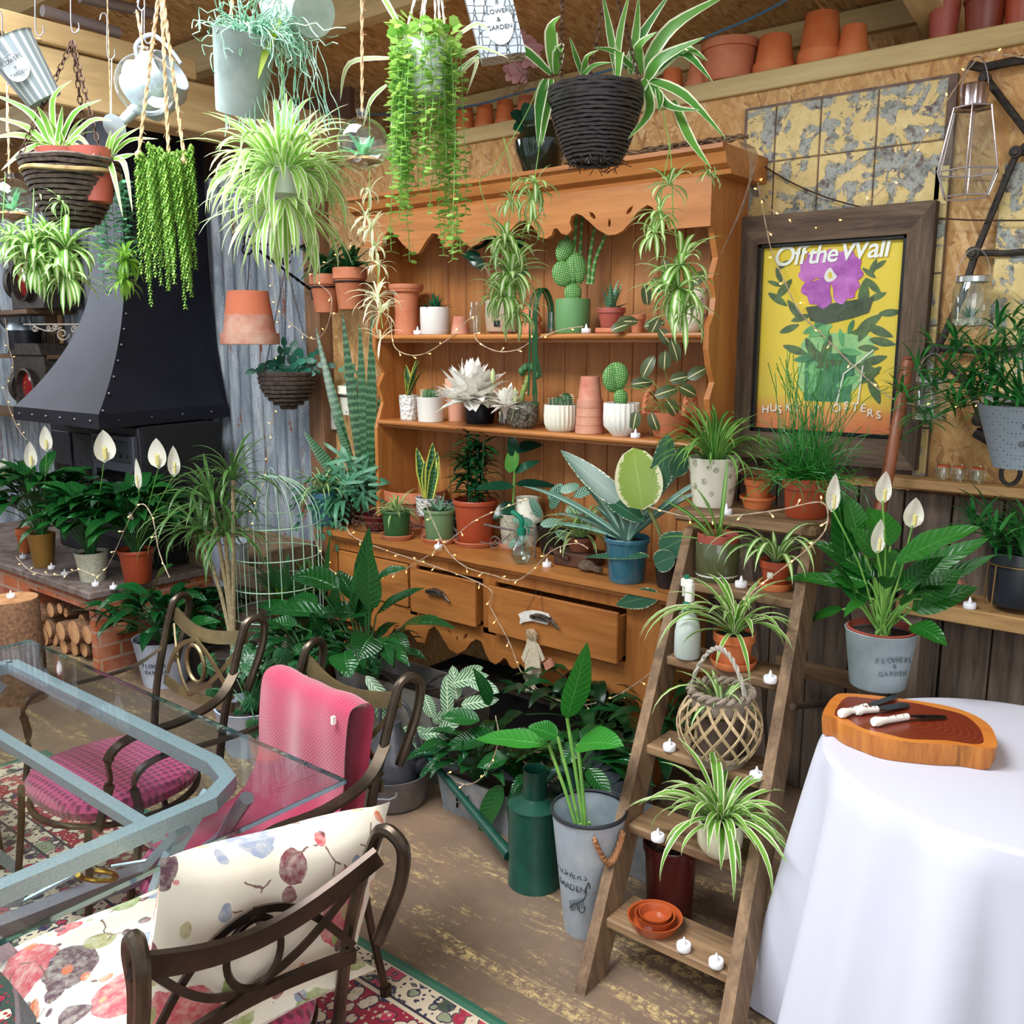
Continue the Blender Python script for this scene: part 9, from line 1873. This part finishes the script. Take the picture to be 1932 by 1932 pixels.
tw_ = N('bleached_terracotta'); zc = tw_.add('SeparateXYZ', {0: tw_.coord()}).outputs[2]; mk = tw_.math('ADD', zc, tw_.math('MULTIPLY', tw_.noise(14), .03)); tw_.set(col=tw_.mix(tw_.ramp(mk, [(hh*.55+.012,(0,0,0)),(hh*.55+.02,(1,1,1))]), tw_.ramp(tw_.noise(9), [(.3,'#a8604a'),(.7,'#c4a08c')]), '#bd6a4a'), rough=.8); mb.build('pot', tw_.m, t); mb = MB(); mb.tube([(0,0,hh), P(471,480,x=xw)-c], .003, 5); mb.build('hanging_wire', BLACKM, t)
loc = P(545,768,x=xw); t = thing('hanging_basket', 'small round-bottomed wicker basket of flat-stemmed cactus hung by chains beside the corner post', 'hanging basket', loc); lo = loc; r = px2m(lo,104)/2; h = px2m(lo,62); baskt(t, r, h, WBR, 9, .3, 30, .005, 8, lambda f_: math.sqrt(max(.06,1-(1-f_)**2)))
for a_ in (.5,2.6,4.7): mb = MB(); chain(mb, (r*math.cos(a_), r*math.sin(a_), h), P(540,500,x=xw)-lo, .008); mb.build('chain', CHN, t)
mb = MB(); q = random.Random(18)
for k in range(26):
    a_ = q.uniform(.1,3.0); p = RIGHT*q.uniform(-.06,.06)+UPV*h+TOCAM*q.uniform(-.05,.06); dd_ = dirp(a_, q.uniform(-.2,.4))
    for j in range(q.choice((2,3,4))): n_ = TOCAM+RIGHT*q.uniform(-.8,.8)+UPV*.3; mb.leaf2(p, dd_, n_, .055, .032, .15, 'oval', 5, .12, .06); p = p+dd_*.05; dd_ = (dd_+RIGHT*q.uniform(-.5,.5)-UPV*.25).normalized()
nest(t, mb, leafmat('flat_cactus','#1f5a45','#37806a',None,'plain',trans=.15,rough=.35))
def ringpot(px, pyb, w, hpx, lab, y=3.14, m=TERRA, tilt=0, seed=0, n_=34):
    loc = P(px,pyb,y=y); t = thing('wall_pot', lab, 'potted plant', loc); r_ = px2m(loc,w)/2; H_ = px2m(loc,hpx); mb, ri = pot_mesh(r_, H_, 'terra', .72); mb.build('pot', m, t); mb = MB(); mb.tube([(r_*.95*math.cos(a_), r_*.95*math.sin(a_), H_*.66) for a_ in [2*PI*k/32 for k in range(32)]], .004, 6, closed=True); mb.tube([(0,r_*.95,H_*.66),(0,3.345-loc.y,H_*.66)], .004, 6); mb.build('wall_ring', BLACKM, t)
    mb = MB(); mb.lathe([(0,H_*.88),(ri,H_*.88)], seg=16); mb.build('soil', SOIL, t)
    if n_:
        mb = MB(); q = random.Random(seed)
        for k in range(n_): frond(mb, (0,0,H_*.88), q.uniform(0,6.28), q.uniform(.7,1.5), q.uniform(.12,.24), q.uniform(.5,2.0), .018, 18)
        nest(t, mb, leafmat('dark_fern','#1f4f2a','#2f6b3a',None,'plain',trans=.15))
    return t
ringpot(616,590,60,70,'left of two terracotta pots of fern held in iron rings beside the dresser',seed=1); ringpot(662,584,64,76,'right of two terracotta fern pots in iron rings, touching the dresser cornice',y=3.10,seed=2,n_=26)
t = ringpot(665,782,52,54,'white sprig-patterned pot in a wall ring behind the tall snake plant',y=3.2,m=WFLOR,n_=0); mb = MB(); 
for k in range(22): mb.quadleaf(RIGHT*R.uniform(-.04,.04)+UPV*(.1+R.uniform(0,.14))-TOCAM*.0, dirp(R.uniform(0,3)), TOCAM+UPV*.3, .035, .03)
nest(t, mb, L_DISCB)
sb = MB(); b_ = PY(628,780,3.325); sb.box((b_.x-.03,3.318,b_.z-.09),(b_.x+.05,3.33,b_.z+.06),bev=.006); sb.build('enamel_tag', plain('enamel_white','#dcd8cf',.3), tagd=('small white enamel plate on the board wall left of the dresser','sign'))
t = thing('orchid', 'faded pink orchid with tangled roots on the roof ledge beside the black basket', 'orchid', PY(985,150,3.30)); lo = t.location; mb = MB(); q = random.Random(20)
for a_, b_ in ((975,88),(985,78),(1000,110),(968,135),(980,140),(1005,95)):
    c = PY(a_,b_,3.28)-lo
    for k in range(5): mb.leaf2(c, dirp(k*1.257+.3,.2), TOCAM, .05, .035, .4, 'oval', 5, .2)
nest(t, mb, leafmat('pink_petal','#c98a93','#d9a9a6',None,'plain',trans=.3), 'flowers'); mb = MB()
for k in range(30): p = PY(q.uniform(960,1010),q.uniform(110,150),3.29)-lo; mb.tube(spline([p, p+Vector((q.uniform(-.06,.06),q.uniform(-.03,.03),q.uniform(-.05,.02))), p+Vector((q.uniform(-.09,.09),0,q.uniform(-.1,-.02)))],4), .0018, 4)
nest(t, mb, L_TWIG, 'roots')
# ================================================================ fairy lights
WIRE = plain('clear_wire','#bba68c',.45); BLB = N('warm_led').set(col='#ffdca0', rough=.3, ecol='#ffb84a', es=6.).m; BSH = plain('led_stalk','#d8c8a8',.4)
def lights(lab, pts, step=.085, seed=0, r=.0017):
    w = spline(pts, 8); c = w[0]; t = thing('fairy_lights', lab, 'fairy lights', c); q = random.Random(seed); mb = MB()
    for ph in (0,PI): mb.tube([p-c+Vector((math.cos(ph+k*.9),math.sin(ph+k*.9),math.sin(ph+k*.9)))*.0012 for k, p in enumerate(w)], r*.8, 4)
    mb.build('wire', WIRE, t); acc = 0; 
    for a_, b_ in zip(w, w[1:]):
        acc += (b_-a_).length
        if acc > step:
            acc = 0; d = (TOCAM*q.uniform(0,.6)+RIGHT*q.uniform(-1,1)+UPV*q.uniform(-1,.8)).normalized(); m_ = MB(); m_.tube([a_-c, a_-c+d*.016], .0018, 5); o = m_.build('led_stalk', BSH, t)
            m_ = MB(); m_.tube([a_-c+d*.016, a_-c+d*.0235], lambda s_: .0026-.001*s_, 6); m_.build('bulb', BLB, o)
F = lambda y, *p: [P(a_,b_,y=y) for a_,b_ in p]
lights('fairy lights draped across the front of the drawers and down past the painted wooden girl', F(2.87,(655,985),(680,1020))+F(2.855,(905,1100),(925,1145),(960,1210),(985,1270),(1030,1310),(1090,1330),(1150,1318),(1200,1290),(1245,1255)), seed=1)
lights('fairy lights hanging in a low swag from the left end of the worktop', F(2.87,(590,1005),(605,1045),(632,1080),(700,1090),(760,1075),(820,1040),(860,1010),(900,980),(960,955),(1000,940)), seed=2)
lights('fairy lights looping along the upper dresser shelf', F(3.04,(738,600),(745,655),(790,670),(845,640),(890,600),(898,640),(935,662),(975,660),(1010,640),(1060,622),(1100,616)), seed=3)
lights('fairy lights from the worktop aloe down to the wide drawer', F(2.87,(800,945),(820,990),(845,1040),(880,1070),(930,1085),(970,1095),(1000,1080),(1040,1040),(1085,1025),(1110,1035)), seed=4)
lights('fairy lights falling down the poster frame and curtained over the yellow poster', F(3.27,(1400,270),(1425,330),(1440,400),(1455,470),(1480,530),(1510,590),(1560,640),(1620,700),(1680,750),(1740,765),(1800,762),(1860,755)), seed=5)
lights('fairy lights swagged over the tin tiles from the dresser corner up to the lantern', F(3.28,(1405,280),(1430,350),(1470,410),(1540,430),(1610,405),(1690,330),(1750,250),(1800,170),(1845,110),(1880,102),(1940,110)), seed=6)
lights('fairy lights strung from the ladder top plank down the right ladder rail', F(2.68,(1220,955),(1300,975),(1390,972),(1470,962),(1550,948))+F(2.5,(1560,990),(1530,1030),(1440,1100),(1400,1130)), seed=7)
lights('fairy lights dropping down the corrugated wall past the upturned pot', F(3.1,(500,470),(520,560),(528,650),(520,740),(510,820),(500,900),(480,960),(460,1020),(420,1070),(380,1110),(350,1130)), seed=8)
lights('fairy lights drooping between the ring pots and the small wicker basket', F(3.05,(680,440),(640,480),(590,520),(625,560),(615,620),(590,640),(555,615),(530,590)), seed=9)
lights('fairy lights trailed along the hearth edge among the peace lilies', F(2.15,(30,1050),(60,1078),(110,1085),(150,1075),(195,1080),(255,960),(285,970),(300,1040),(320,1090)), seed=10)
lights('fairy lights hanging in a loop over the dark leaves behind the green watering can', F(2.25,(935,1350),(940,1400),(915,1460),(880,1480),(840,1460),(825,1420)), seed=11)
lights('fairy lights wound down the shelves beside the railway lamps', F(2.9,(10,600),(15,650),(25,690),(10,740),(30,800),(50,830)), seed=12, r=.003)
